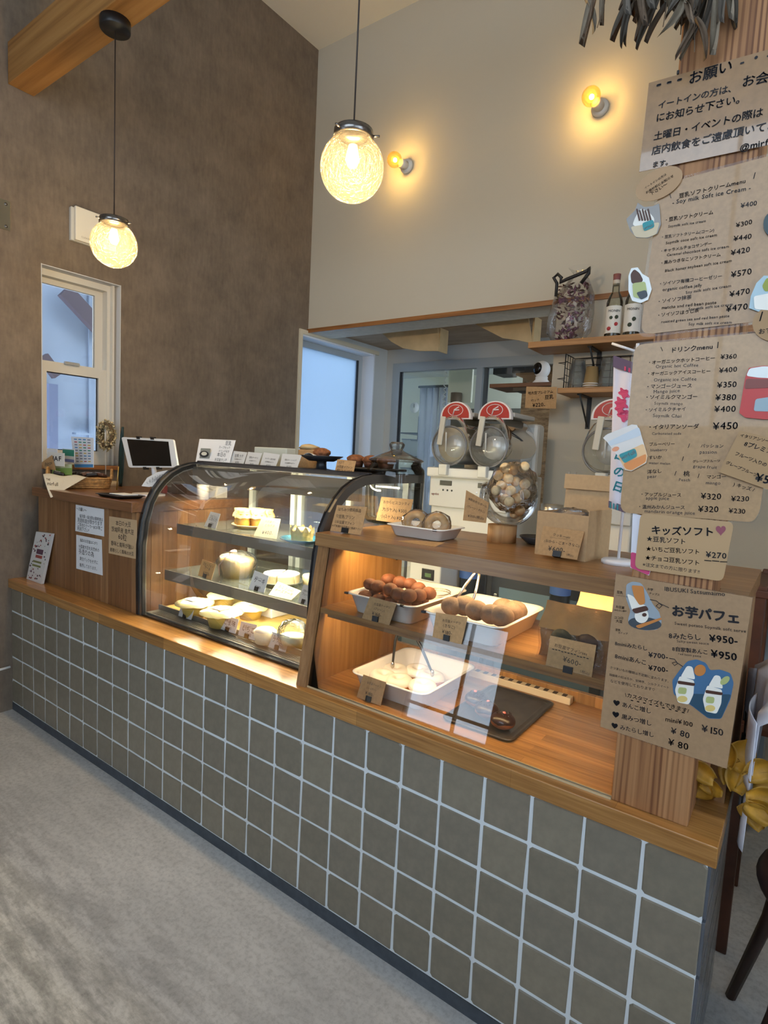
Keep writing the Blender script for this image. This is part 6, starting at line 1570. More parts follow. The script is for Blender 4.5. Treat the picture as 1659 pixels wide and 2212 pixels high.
for xx in (ra, rb2):
    for yy in (4.05, 4.45): MB().tube([(xx, yy, 0), (xx, yy, 1.75)], 0.012, 8).build('post', RKM, rk)
for zz in (0.5, 0.8, 1.05, 1.3, 1.55): MB().box(ra, rb2, 4.05, 4.45, zz - 0.012, zz).build('rack_shelf', RKM, rk)
r8 = random.Random(4)
for zz in (0.8, 1.05, 1.3):
    for j in range(3):
        x = ra + (rb2 - ra) * (0.2 + 0.3 * j); h = r8.uniform(0.1, 0.18)
        t = thing('storage_tub', (x, 4.2, zz), 'pale storage tub on the storeroom rack', 'tub', 'tubs on the storeroom rack')
        MB().rbox(x - 0.06, x + 0.06, 4.1, 4.32, zz, zz + h, 0.006).build('tub', M('tub_white', (196, 204, 206), 0.5), t); MB().rbox(x - 0.064, x + 0.064, 4.095, 4.325, zz + h, zz + h + 0.012, 0.003).build('lid', M('tub_lid', (150, 160, 168), 0.5), t)
tag(MB().rbox(ra - 0.3, rb2 + 0.5, 5.6, 5.88, 0, 1.95, 0.01).build('dark_cupboard', M('cupboard_dark', (74, 76, 70), 0.6)), 'dark cupboard at the far end of the storeroom', 'cupboard')
ck = P(892, 880, 'y', 5.55)
t = thing('round_dial', ck, 'small round white dial on the dark cupboard', 'dial')
k = MB().lathe([(0.0, 0.0), (0.07, 0.0), (0.07, 0.02), (0.0, 0.02)], (0, 0, 0), 24); k.v = [(ck.x + p[0], 5.598 - p[2], ck.z + p[1]) for p in k.v]; k.build('face', M('dial_white', (230, 232, 230), 0.4), t)
MB().box(ck.x - 0.003, ck.x + 0.003, 5.574, 5.577, ck.z, ck.z + 0.05).build('hand', CLIPB, t)
cur = thing('strip_curtain', (0.9, 3.6, 0), 'bluish clear strip curtain seen through the sliding window', 'curtain')
STR = glass('strip_pvc', (236, 240, 250), alpha=0.35, refl=0.8, body=(226, 232, 246))
cx0, cx1 = P(905, 900, 'y', 3.6).x, P(972, 900, 'y', 3.6).x
for j in range(5):
    x0_ = cx0 + (cx1 - cx0) * j / 5
    MB().sheet(lambda u, v, x0_=x0_: (x0_ + (cx1 - cx0) / 4.6 * u, 3.6 + 0.012 * (j % 2) + 0.006 * math.sin(4 * v + j), 0.05 + (1.95 - 0.05) * v), 3, 8, 0.002).build('strip', STR, cur)
MB().tube([(cx0 - 0.02, 3.6, 1.96), (cx1 + 0.06, 3.6, 1.96)], 0.012, 8).build('rail', RKM, cur)
for (u, v, w, h, lb, m) in ((1090, 800, 0.13, 0.09, 'black crate on the storeroom shelf, left one', CLIPB), (1130, 797, 0.12, 0.08, 'black crate on the storeroom shelf, right one', CLIPB)):
    q_ = P(u, v + 12, 'y', 3.6)
    t = thing('storage_crate', (q_.x, 3.6, q_.z), lb, 'crate')
    MB().rbox(q_.x - w / 2, q_.x + w / 2, 3.5, 3.72, q_.z, q_.z + h, 0.006).build('crate_body', M('crate_dark', (44, 50, 52), 0.5), t); MB().rbox(q_.x - w / 2 - 0.006, q_.x + w / 2 + 0.006, 3.494, 3.726, q_.z + h, q_.z + h + 0.014, 0.004).build('rim', M('crate_rim', (150, 154, 156), 0.5), t)
zsh = P(1110, 812, 'y', 3.6).z
tag(MB().box(xm, 2.2, 3.46, 3.75, zsh - 0.02, zsh).build('storeroom_shelf', M('osb_shelf', (150, 112, 72), 0.7)), 'wooden shelf of black crates on the chipboard wall', 'shelf')
# unseen fluorescent fixtures added to brighten the storeroom and the kitchen
for (x0_, x1_, y0_, y1_, z_, e_, lb) in ((0.2, 1.4, 4.6, 4.75, 2.415, 55.0, 'unseen ceiling light added to brighten the storeroom'), (2.0, 3.2, 2.3, 2.45, 2.16, 6.0, 'unseen ceiling light added to brighten the kitchen beyond the opening')):
    t = thing('added_ceiling_light', ((x0_ + x1_) / 2, (y0_ + y1_) / 2, z_), lb, 'light')
    MB().box(x0_, x1_, y0_, y1_, z_ - 0.03, z_).build('housing', WPL, t)
    MB().box(x0_ + 0.02, x1_ - 0.02, y0_ + 0.02, y1_ - 0.02, z_ - 0.045, z_ - 0.0305).build('tube', emitter('fill_fluoro_%d' % int(x0_ * 10), (236, 246, 255), e_), t)
# ================================================================== paper menus on the post (all parallel to the post face)
LAM = M('laminated_kraft', (164, 130, 92), 0.5, var=0.04, vs=120, coat=0.25)
LAM2 = M('laminated_kraft_warm', (170, 136, 96), 0.5, var=0.04, vs=120, coat=0.3)
INK2 = M('marker_ink', (26, 24, 30), 0.5)
def sign(name, lb, outline, Y, lines, mat, cat='menu', r=0, bold=0.012, t=0.0012, jit=0.03, margin=None):
    px = rounded(outline, r) if r else outline
    us = [p[0] for p in px]; vs = [p[1] for p in px]
    o = thing(name, P(sum(us) / len(us), max(vs), 'y', Y), lb, cat)
    if margin:
        cu, cv = sum(us) / len(us), sum(vs) / len(vs)
        k = MB(); ppoly(k, [(cu + (u - cu) * (1 + margin), cv + (v - cv) * (1 + margin)) for u, v in px], Y + 0.0006, 0.0005); k.build('laminate_film', glass('laminate', alpha=0.06, body=(190, 180, 165), rough=0.25, refl=0.3), o)
    k = MB(); ppoly(k, px, Y, t); k.build('sheet', mat, o)
    k = MB()
    for L in lines:
        s, u0, v0, u1, v1 = L[:5]; ptext(k, Y - t - 0.0003, s, u0, v0, u1, v1, L[5] if len(L) > 5 else bold, jit)
    if lines: k.build('lettering', INK2, o)
    return o
def blob(o, px, Y, mat, nm):
    k = MB(); ppoly(k, rounded(px, 5, 3) if len(px) < 16 else px, Y, 0.0003); return k.build(nm, mat, o)
Y0 = PY0
# request sign
sign('request_sign', 'wide kraft notice asking eat-in guests, at the top of the post', [(1402, 180), (1381, 372), (1659, 314), (1760, 292), (1775, 78), (1659, 108)], Y0 - 0.004,
     [('お願い', 1486, 182, 1582, 152, 0.02), ('- - -', 1417, 192, 1474, 178, 0.03), ('- ・ -', 1598, 143, 1666, 125, 0.03), ('イートインの方は、', 1420, 235, 1592, 195, 0.02), ('お会計', 1601, 189, 1690, 168, 0.02),
      ('にお知らせ下さい。', 1416, 264, 1612, 218, 0.02), ('土曜日・イベントの際は', 1411, 303, 1648, 250, 0.02), ('店内飲食をご遠慮頂いてお', 1407, 334, 1680, 276, 0.02), ('ます。', 1408, 362, 1452, 354, 0.02), ('@mirfull', 1597, 327, 1682, 308, 0.02)],
     M('laminated_notice', (150, 116, 80), 0.3, var=0.05, vs=60, coat=0.8, bmp=0.12, bs=16), 'notice')
# soft cream menu
J = [('豆乳ソフトクリームmenu', 1466, 428, 1611, 395), ('\\', 1446, 429, 1451, 428), ('/', 1627, 386, 1634, 384), ('- Soy milk Soft ice Cream -', 1452, 442, 1622, 410), ('¥400', 1600, 450, 1636, 443),
     ('・豆乳ソフトクリーム', 1434, 480, 1541, 462), ('Soymilk soft ice cream', 1443, 492, 1525, 480), ('¥300', 1590, 492, 1626, 483),
     ('・豆乳ソフトクリーム(コーン)', 1427, 516, 1543, 500), ('Soymilk cone soft ice cream', 1438, 528, 1549, 510), ('¥440', 1584, 521, 1624, 516),
     ('・キャラメルチョコサンデー', 1425, 546, 1538, 529), ('Caramel chocolate soft ice cream', 1440, 554, 1575, 535), ('¥420', 1579, 552, 1621, 544),
     ('・黒みつきなこソフトクリーム', 1425, 572, 1557, 553), ('Black honey soybean soft ice cream', 1436, 588, 1581, 566), ('¥570', 1579, 600, 1625, 592),
     ('・ソイソフ有機コーヒーゼリー', 1422, 617, 1560, 600), ('organic coffee jelly', 1431, 629, 1517, 619), ('Soy milk soft ice cream', 1481, 635, 1580, 620), ('¥470', 1576, 642, 1621, 634),
     ('・ソイソフ抹茶', 1419, 656, 1494, 645), ('matcha and red bean paste', 1429, 668, 1548, 656), ('Soy milk soft ice cream', 1487, 671, 1583, 660), ('¥470', 1568, 674, 1616, 668),
     ('・ソイソフほうじ茶', 1418, 685, 1510, 674), ('roasted green tea and red bean paste', 1428, 698, 1576, 685), ('Soy milk soft ice cream', 1487, 703, 1581, 699)]
sign('soft_cream_menu', 'kraft soft ice cream menu below the wide notice', [(1425, 400), (1383, 724), (1659, 692), (1745, 682), (1765, 312), (1659, 338)], Y0 - 0.002, J, LAM, r=26, margin=0.035)
sign('oval_note', 'oval kraft note overlapping the soft ice cream menu corner', ell(1424, 397, 56, 30, -30, 26), Y0 - 0.006, [('イートインの方は', 1393, 409, 1440, 378, 0.006), ('お会計前にお知らせ', 1396, 419, 1456, 381, 0.006), ('下さい〜', 1405, 423, 1443, 400, 0.006)], M('oval_kraft', (176, 142, 106), 0.7), 'note')
# drink menu
D_ = [('ドリンクmenu', 1448, 762, 1540, 753, 0.016), ('\\', 1428, 759, 1433, 758), ('/', 1549, 752, 1556, 750),
      ('・オーガニックホットコーヒー', 1398, 787, 1545, 777), ('Organic hot Coffee', 1416, 795, 1509, 792, 0.004), ('¥360', 1556, 776, 1592, 774),
      ('・オーガニックアイスコーヒー', 1396, 811, 1535, 805), ('Organic ice Coffee', 1412, 824, 1505, 822, 0.004), ('¥400', 1553, 806, 1593, 803),
      ('・マンゴージュース', 1394, 839, 1495, 837), ('Mango juice', 1411, 850, 1469, 847, 0.004), ('¥350', 1549, 838, 1592, 836),
      ('・ソイミルクマンゴー', 1392, 862, 1507, 861), ('Soymilk mango', 1413, 874, 1475, 875, 0.004), ('¥380', 1545, 865, 1591, 864),
      ('・ソイミルクチャイ', 1391, 889, 1482, 887), ('Soymilk Chai', 1410, 901, 1472, 902, 0.004), ('¥400', 1543, 890, 1590, 890),
      ('・イタリアンソーダ', 1398, 927, 1510, 925), ('Carbonated soda', 1408, 939, 1472, 939, 0.004), ('¥450', 1540, 928, 1595, 927),
      ('ブルーベリー', 1402, 963, 1458, 962), ('/', 1486, 967, 1491, 967), ('パッション', 1513, 966, 1563, 967), ('blueberry', 1405, 975, 1442, 974, 0.004), ('passion', 1511, 980, 1549, 980, 0.004),
      ('すいか', 1401, 992, 1430, 991), ('/', 1473, 995, 1478, 995), ('グレープフルーツ', 1496, 999, 1556, 998), ('water melon', 1401, 1002, 1448, 1004, 0.004), ('grape fruit', 1497, 1010, 1549, 1013, 0.004),
      ('洋なし', 1398, 1023, 1430, 1021), ('/', 1457, 1027, 1462, 1027), ('桃', 1476, 1028, 1490, 1028), ('/', 1507, 1032, 1512, 1032), ('マンゴー', 1526, 1034, 1569, 1033), ('pear', 1398, 1033, 1420, 1032, 0.004), ('Peach', 1466, 1039, 1491, 1040, 0.004), ('mango', 1524, 1046, 1557, 1047, 0.004),
      (') キッズ /', 1583, 1049, 1629, 1062), ('・アップルジュース', 1382, 1071, 1472, 1073), ('apple juice', 1395, 1079, 1446, 1080, 0.004), ('¥320', 1514, 1078, 1559, 1079), ('¥230', 1579, 1082, 1619, 1083),
      ('・温州みかんジュース', 1377, 1098, 1480, 1100), ('mandarin orange juice', 1392, 1107, 1502, 1112, 0.004), ('¥320', 1508, 1105, 1553, 1107), ('¥230', 1574, 1108, 1611, 1110)]
sign('drink_menu', 'kraft drink menu in the middle of the post', [(1371, 745), (1339, 1107), (1627, 1128), (1700, 1135) if False else (1641, 1105), (1700, 713)], Y0 - 0.003, D_, LAM2, r=22, margin=0.02)
# pink card and kids menu
t = sign('pink_card', 'pink and white leaflet behind the kids menu', [(1367, 1108), (1362, 1226), (1402, 1243), (1440, 1130)], Y0 - 0.0015, [], M('leaflet_white', (226, 226, 236), 0.5), 'leaflet')
blob(t, [(1363, 1192), (1362, 1226), (1402, 1243), (1410, 1205)], Y0 - 0.0028, M('leaflet_pink', (206, 66, 118), 0.5), 'pink_band')
t = sign('kids_menu', 'small kraft kids soft ice cream menu with a heart', [(1384, 1108), (1371, 1228), (1562, 1256), (1586, 1128)], Y0 - 0.0065,
     [('キッズソフト', 1406, 1152, 1543, 1157, 0.03), ('★豆乳ソフト', 1396, 1168, 1482, 1175, 0.012), ('★いちご豆乳ソフト', 1395, 1189, 1512, 1197, 0.012), ('¥270', 1525, 1204, 1570, 1207, 0.02), ('___', 1522, 1208, 1573, 1211), ('★チョコ豆乳ソフト', 1393, 1208, 1512, 1221, 0.012), ('※注文までの方に限ります!!', 1388, 1222, 1512, 1239, 0.0)], M('kids_kraft', (182, 148, 106), 0.5, coat=0.4), r=14)
hp = [(1557 + 11 * 0.062 * 16 * math.sin(a) ** 3, 1145 - 0.75 * (13 * math.cos(a) - 5 * math.cos(2 * a) - 2 * math.cos(3 * a) - math.cos(4 * a))) for a in [2 * math.pi * j / 28 for j in range(28)]]
blob(t, hp, Y0 - 0.0082, M('heart_red', (140, 70, 84), 0.5), 'heart'); 
# parfait poster
BL1 = M('poster_blue', (66, 108, 146), 0.5); BL2 = M('poster_deep_blue', (38, 74, 96), 0.5); CRM = M('poster_cream', (236, 232, 222), 0.5); ORG = M('poster_orange', (196, 126, 60), 0.5); BRN = M('poster_brown', (74, 42, 30), 0.5); GRN = M('poster_green', (176, 184, 120), 0.5); YEL = M('poster_yellow', (222, 196, 120), 0.5); GRY = M('poster_grey', (150, 162, 172), 0.5); DGY = M('poster_dark', (60, 68, 76), 0.5)
t = sign('parfait_poster', 'large kraft sweet potato parfait poster at the bottom of the post', [(1331, 1240), (1297, 1569), (1570, 1660), (1626, 1291)], Y0 - 0.002,
     [('IBUSUKI Satsumaimo', 1435, 1276, 1567, 1288, 0.012), ('お芋パフェ', 1450, 1328, 1600, 1346, 0.045), ('Sweet potato Soymilk soft serve', 1457, 1349, 1612, 1367, 0.006), ('8みたらし', 1445, 1378, 1515, 1382, 0.02), ('¥950-', 1533, 1386, 1595, 1392, 0.03), ('Salty-sweet sauce', 1462, 1387, 1532, 1393, 0.0),
      ('8自家製あんこ', 1452, 1405, 1530, 1413, 0.02), ('¥950', 1536, 1419, 1593, 1427, 0.03), ('red bean paste', 1465, 1414, 1515, 1420, 0.0), ('8miniみたらし', 1328, 1393, 1399, 1405, 0.016), ('¥700-', 1401, 1419, 1444, 1424, 0.025), ('8miniあんこ', 1328, 1421, 1397, 1436, 0.016), ('¥700-', 1401, 1447, 1444, 1453, 0.025),
      ('さつまいもの種類は不定期に変わります。', 1317, 1443, 1449, 1475, 0.004), ('指宿産の紅はるか、安納芋、シルクスイート', 1316, 1459, 1446, 1488, 0.004), ('などを使用しております♡', 1318, 1473, 1415, 1493, 0.004), ('\\カスタマイズもできます/', 1350, 1504, 1489, 1540, 0.014), ('- - - - - - - - -', 1362, 1516, 1480, 1544),
      ('♥ あんこ増し', 1324, 1521, 1407, 1541, 0.012), ('mini¥100', 1437, 1557, 1497, 1570, 0.012), ('¥150', 1516, 1579, 1564, 1590, 0.014), ('♥ 黒みつ増し', 1322, 1546, 1408, 1568, 0.012), ('¥ 80', 1449, 1583, 1490, 1596, 0.014), ('♥ みたらし増し', 1320, 1570, 1413, 1592, 0.012), ('¥ 80', 1443, 1608, 1488, 1621, 0.014),
      ('豆乳', 1332, 1281, 1346, 1283), ('ソフトクリーム', 1331, 1287, 1356, 1290), ('お芋', 1398, 1274, 1411, 1277), ('チップス', 1402, 1283, 1425, 1287), ('お豆富', 1330, 1312, 1349, 1315), ('みたらし団子', 1327, 1319, 1354, 1322), ('ココロ', 1326, 1336, 1347, 1338), ('大豆', 1330, 1344, 1345, 1346), ('豆乳', 1329, 1362, 1341, 1364), ('ホイップ', 1335, 1368, 1356, 1371)],
     M('poster_kraft', (162, 130, 96), 0.55, var=0.03, vs=120, coat=0.2), 'poster', margin=0.012)
yy = Y0 - 0.0034
blob(t, [(1353, 1262), (1366, 1256), (1385, 1259), (1398, 1280), (1410, 1305), (1424, 1322), (1430, 1345), (1420, 1360), (1395, 1362), (1365, 1355), (1356, 1340), (1362, 1320), (1352, 1292)], yy, GRY, 'photo_backdrop')
blob(t, ell(1393, 1347, 36, 14, 5), yy - 0.0004, DGY, 'photo_saucer'); blob(t, ell(1386, 1330, 15, 16), yy - 0.0008, CRM, 'photo_cup')
blob(t, [(1354, 1282), (1368, 1288), (1382, 1304), (1396, 1308), (1392, 1318), (1366, 1320)], yy - 0.0012, CRM, 'photo_cream'); blob(t, [(1364, 1264), (1390, 1266), (1394, 1304), (1382, 1308), (1370, 1290)], yy - 0.0016, ORG, 'photo_chip'); blob(t, [(1364, 1316), (1396, 1308), (1402, 1318), (1372, 1326)], yy - 0.002, BRN, 'photo_sauce'); blob(t, [(1372, 1352), (1428, 1334), (1430, 1338), (1380, 1358)], yy - 0.002, ORG, 'photo_spoon'); blob(t, ell(1392, 1328, 5, 4), yy - 0.002, BRN, 'photo_bean')
blob(t, [(1455, 1500), (1452, 1470), (1470, 1445), (1485, 1428), (1505, 1424), (1525, 1432), (1534, 1448), (1555, 1446), (1578, 1454), (1585, 1475), (1578, 1510), (1558, 1553), (1530, 1552), (1495, 1525)], yy, BL1, 'photo_backdrop')
blob(t, [(1456, 1498), (1580, 1500), (1558, 1552), (1530, 1551), (1495, 1524)], yy - 0.0004, BL2, 'photo_table')
for (du, dv, fl_) in ((0, 0, 1), (60, 20, 0)):
    blob(t, [(1468 + du, 1460 + dv), (1500 + du, 1470 + dv), (1498 + du, 1500 + dv), (1488 + du, 1522 + dv), (1464 + du, 1517 + dv), (1458 + du, 1490 + dv)], yy - 0.0008, CRM, 'photo_glass')
    blob(t, [(1470 + du, 1462 + dv), (1484 + du, 1438 + dv), (1496 + du, 1440 + dv), (1502 + du, 1468 + dv)], yy - 0.0012, CRM, 'photo_cream')
    blob(t, ell(1512 + du * 0.98, 1448 + dv * 0.9, 13, 12, -40) if fl_ else ell(1566, 1470, 12, 7, -40), yy - 0.0016, ORG if fl_ else GRN, 'photo_chip'); blob(t, [(1464 + du, 1470 + dv), (1502 + du, 1476 + dv), (1500 + du, 1482 + dv), (1464 + du, 1477 + dv)], yy - 0.0016, BRN, 'photo_sauce')
    blob(t, [(1466 + du, 1484 + dv), (1484 + du, 1486 + dv), (1482 + du, 1500 + dv), (1464 + du, 1498 + dv)], yy - 0.0016, GRN, 'photo_cube'); blob(t, ell(1474 + du, 1510 + dv, 11, 7), yy - 0.0016, YEL, 'photo_granola')
k = MB().tube([P(u, v, 'y', yy - 0.001) for u, v in ((1404, 1295), (1418, 1298), (1430, 1308), (1424, 1314), (1417, 1309), (1424, 1303), (1445, 1313))], 0.0007, 5); k.tube([P(u, v, 'y', yy - 0.001) for u, v in ((1446, 1422), (1457, 1424), (1464, 1433), (1457, 1438), (1452, 1432), (1460, 1430), (1475, 1440))], 0.0007, 5); k.build('ink_arrow', INK2, t)
# photo cut-outs stuck on the menus
TEALP = M('logo_teal', (40, 140, 146), 0.5)
def cut(nm, lb, outline, Y, base, parts, logo=None):
    t = sign(nm, lb, outline, Y, [], base, 'cut-out', t=0.0014)
    for (px, m, n_, l) in parts: blob(t, px, Y - 0.0016 - l * 0.0004, m, n_)
    if logo:
        blob(t, logo[:4], Y - 0.0032, TEALP, 'logo_patch'); k = MB(); ptext(k, Y - 0.0037, 'mirfull', *logo[4], 0.01, 0.02); k.build('logo_lettering', WHITEP, t)
    return t
CUTG = M('cut_grey', (150, 146, 142), 0.5); CUTB = M('cut_beige', (206, 188, 156), 0.5); CUTW = M('cut_white', (232, 236, 234), 0.5)
cut('sundae_cutout', 'cut-out photo of a chocolate sundae cup at the menu edge', [(1353, 474), (1372, 455), (1378, 438), (1392, 448), (1410, 446), (1424, 440), (1426, 460), (1428, 485), (1420, 505), (1400, 515), (1375, 514), (1362, 500)], Y0 - 0.006, CUTG,
    [([(1372, 470), (1384, 450), (1400, 456), (1414, 472), (1410, 490), (1380, 492), (1366, 486)], CRM, 'photo_cream', 0), ([(1362, 490), (1425, 480), (1418, 506), (1396, 514), (1372, 512)], CUTB, 'photo_cup', 1)] + [([(1374 + 6 * j, 452 + 3 * (j % 2)), (1377 + 6 * j, 450 + 3 * (j % 2)), (1384 + 6 * j, 476), (1380 + 6 * j, 478)], BRN, 'photo_sauce', 2) for j in range(5)], logo=[(1387, 482), (1411, 474), (1414, 490), (1391, 500), (1391, 496, 1411, 488)])
cut('coffee_cutout', 'cut-out photo of a coffee jelly cup at the menu edge', [(1358, 596), (1364, 580), (1378, 578), (1388, 592), (1402, 600), (1408, 625), (1400, 648), (1384, 655), (1366, 650), (1358, 630)], Y0 - 0.006, CUTW,
    [([(1362, 592), (1370, 581), (1382, 590), (1390, 606), (1378, 616), (1364, 612)], BRN, 'photo_jelly', 0), ([(1366, 612), (1394, 608), (1398, 632), (1384, 645), (1368, 642)], GRN, 'photo_cup', 1), ([(1374, 632), (1396, 626), (1400, 640), (1384, 648)], DGY, 'photo_shade', 2)])
cut('matcha_cutout', 'cut-out photo of a green matcha cup at the right frame edge', [(1618, 666), (1622, 640), (1634, 612), (1650, 596), (1680, 596), (1690, 640), (1685, 676), (1640, 674)], Y0 - 0.006, M('cut_blue', (170, 196, 206), 0.5), [([(1646, 618), (1656, 600), (1684, 604), (1684, 626), (1652, 630)], M('matcha', (140, 150, 50), 0.5), 'photo_matcha', 0), ([(1628, 640), (1690, 628), (1686, 672), (1630, 668)], CRM, 'photo_cream', 1)])
cut('round_cutout', 'dark round cut-out at the right frame edge', ell(1668, 485, 19, 26), Y0 - 0.006, M('cut_teal_dark', (50, 70, 74), 0.5), [(ell(1672, 488, 10, 14), CRM, 'photo_cream', 0)])
t = sign('round_label', 'round kraft label at the lower right of the soft ice cream menu', ell(1672, 700, 47, 38), Y0 - 0.0065, [('おすすめ', 1638, 722, 1700, 712, 0.012), ('/ | \\', 1640, 694, 1690, 684, 0.01)], M('label_kraft', (166, 132, 92), 0.6), 'label')
cut('red_drink_cutout', 'cut-out photo of a red soda cup on the drink menu', [(1597, 892), (1610, 815), (1618, 795), (1650, 790), (1700, 794), (1694, 905), (1650, 906), (1610, 902)], Y0 - 0.008, M('cut_red', (186, 40, 34), 0.4),
    [([(1612, 812), (1619, 796), (1650, 791), (1700, 795), (1698, 818), (1640, 816)], CUTW, 'photo_ice', 0), ([(1632, 862), (1700, 852), (1696, 890), (1628, 888)], M('cut_logo_blue', (150, 170, 180), 0.5), 'photo_logo', 1), ([(1612, 818), (1698, 820), (1697, 836), (1608, 840)], M('cut_dark_red', (120, 40, 24), 0.4), 'photo_syrup', 1)])
cut('orange_drink_cutout', 'cut-out photo of an iced orange cup at the drink menu edge', [(1303, 946), (1312, 938), (1365, 917), (1376, 918), (1384, 935), (1399, 985), (1396, 1000), (1364, 1018), (1350, 1015), (1335, 985), (1312, 955)], Y0 - 0.008, M('cut_pale', (222, 214, 206), 0.45),
    [([(1312, 955), (1380, 922), (1386, 940), (1318, 964)], M('cut_rim', (200, 206, 212), 0.4), 'photo_rim', 0), ([(1334, 984), (1390, 958), (1399, 986), (1395, 999), (1364, 1017), (1350, 1014)], M('cut_peach', (232, 190, 140), 0.45), 'photo_juice', 0), ([(1346, 1002), (1396, 980), (1395, 998), (1364, 1016), (1352, 1013)], M('cut_orange', (222, 140, 74), 0.45), 'photo_syrup', 1), (ell(1330, 970, 8, 5, -20), M('cut_peach2', (226, 150, 110), 0.45), 'photo_fruit', 1)], logo=[(1336, 982), (1372, 968), (1377, 985), (1349, 1001), (1343, 994, 1374, 979)])
sign('soda_card', 'slanted kraft card about Italian soda at the right frame edge', [(1598, 930), (1553, 1020), (1700, 1072), (1720, 960)], Y0 - 0.0095, [('イタリアンソーダ', 1598, 943, 1670, 958, 0.014), ('8プレミアム', 1606, 962, 1680, 985, 0.02), ('フルーツ入りの', 1586, 982, 1655, 1008, 0.016), ('グレープフルーツ', 1567, 1001, 1634, 1030, 0.016), ('¥550', 1630, 1038, 1690, 1052, 0.03)], M('soda_kraft', (168, 134, 92), 0.6), 'card')
# black clip behind the notice
tag(MB().rbox(P(1468, 160, 'y', Y0 + 0.004).x, PX0 + 0.001 - 0.002, Y0 - 0.0025, Y0 + 0.012, P(1468, 160, 'y', Y0).z, P(1468, 160, 'y', Y0).z + 0.006, 0.001).build('black_hook', BRK), 'black hook beside the post above the wide notice', 'hook')
# ================================================================== dried eucalyptus bunch hanging at the post
r9 = random.Random(13)
LEAFM = [M('eucalyptus_grey', (128, 116, 98), 0.75, var=0.15, vs=40), M('eucalyptus_brown', (104, 86, 68), 0.75, var=0.15, vs=40), M('eucalyptus_dark', (92, 84, 74), 0.75)]
top = P(1490, -70, 'y', Y0 - 0.03)
t = thing('dried_eucalyptus', top, 'bunch of dried eucalyptus leaves hanging at the top of the post', 'dried plant')
lm = []
for j, m in enumerate(LEAFM):
    k = MB().sheet(lambda u, v: ((u - 0.5) * 0.0115 * math.sin(math.pi * min(0.98, 0.06 + 0.92 * v)) ** 0.8 + 0.010 * math.sin(2.2 * v + j), 0.006 * math.cos(5 * (u - 0.5)) + 0.012 * v * v, -0.07 * v), 4, 10, 0.0008)
    o = k.build('leaf', m, None, (0, 0, 0)); o.parent = t; lm.append(o)
ends = [(1282, -30, 1265, 78), (1310, -40, 1290, 60), (1370, -40, 1358, 40), (1400, -40, 1350, 28), (1430, -50, 1398, 70), (1440, -50, 1432, 58), (1470, -50, 1470, 75), (1490, -40, 1500, 112), (1510, -60, 1470, 40), (1530, -60, 1520, 40), (1545, -60, 1560, 20)]
stems = MB()
for (u0, v0, u1, v1) in ends:
    a_ = P(u0, v0, 'y', Y0 - 0.05); b_ = P(u1, v1, 'y', Y0 - 0.05)
    stems.tube([top, (top + a_) / 2 + Vector((0, -0.01, 0.02)), a_, (a_ + b_) / 2 + Vector((0.004, 0, 0)), b_], [0.002, 0.002, 0.0016, 0.0013, 0.0008], 5)
first = [True, True, True]
for j in range(58):
    if j < 42: uu, vv = r9.uniform(1395, 1590), r9.uniform(-110, -5)
    else: uu, vv = r9.choice(((1272, 0), (1282, -20), (1300, -30), (1362, -20), (1375, -30), (1385, -40), (1350, -30), (1440, 10), (1480, 20), (1500, 40))); uu += r9.uniform(-8, 8); vv += r9.uniform(-8, 8)
    p = P(uu, vv, 'y', Y0 - r9.uniform(0.02, 0.08)); i = j % 3
    o = lm[i] if first[i] else lm[i].copy()
    if not first[i]: COL.objects.link(o); o.parent = t
    first[i] = False
    o.location = p - WL(t); o.rotation_euler = (r9.uniform(-0.3, 0.3), r9.uniform(-0.75, 0.75), r9.uniform(-0.9, 0.9)); s = r9.uniform(0.7, 1.25); o.scale = (s, s, s)
stems.build('stems', LEAFM[1], t)
MB().tube([top, top + Vector((0.02, 0.02, 0.05)), Vector((PX0 + 0.05, PY0 - 0.002, top.z + 0.06))], 0.0025, 6).build('hanging_cord', CORD, t)
# ================================================================== yellow flower bunch at the end of the worktop
PET = M('yellow_petal', (172, 126, 34), 0.6, var=0.15, vs=30, bmp=0.2, bs=80)
fc_ = P(1590, 1690, 'y', 0.14); fc_ = Vector((2.845, 0.165, LZ))
t = thing('yellow_flower', fc_, 'large yellow dried petals lying at the end of the worktop', 'flower')
pm = MB().sheet(lambda u, v: ((u - 0.5) * 0.055 * math.sin(math.pi * min(0.97, 0.1 + 0.85 * v)) ** 0.7, 0.016 * math.cos(3.2 * (u - 0.5)) + 0.02 * math.sin(2.6 * v), 0.07 * v), 6, 8, 0.001)
po = pm.build('petal', PET, None, (0, 0, 0)); po.parent = t; first = True
spots_ = [(1545, 1690, -1.2, 0.9), (1560, 1715, -1.6, 0.7), (1590, 1715, 0.2, 1.0), (1600, 1740, 2.4, 0.9), (1625, 1740, 2.0, 1.0), (1570, 1660, -0.4, 0.9), (1590, 1670, 0.3, 1.1), (1620, 1700, 1.2, 1.1), (1645, 1730, 1.7, 1.0), (1535, 1710, -2.2, 0.8), (1610, 1680, 0.9, 1.0), (1575, 1700, 0.0, 1.0), (1640, 1750, 2.3, 0.9)]
for j, (u, v, a_, s) in enumerate(spots_):
    p = P(u, v, 'y', 0.075 + 0.014 * (j % 4)); p = Vector((min(p.x, 2.9), p.y, max(p.z, LZ + 0.012)))
    o = po if first else po.copy()
    if not first: COL.objects.link(o); o.parent = t
    first = False
    o.location = p - WL(t); o.rotation_euler = (0.25 * math.sin(j * 2), a_, 0.3 * math.cos(j * 3)); s *= 0.82; o.scale = (s, s, s)
MB().ball(fc_ + Vector((-0.01, -0.01, 0.018)), 0.018, 10, 8, 0.1).build('flower_heart', M('flower_heart', (150, 104, 36), 0.7), t)
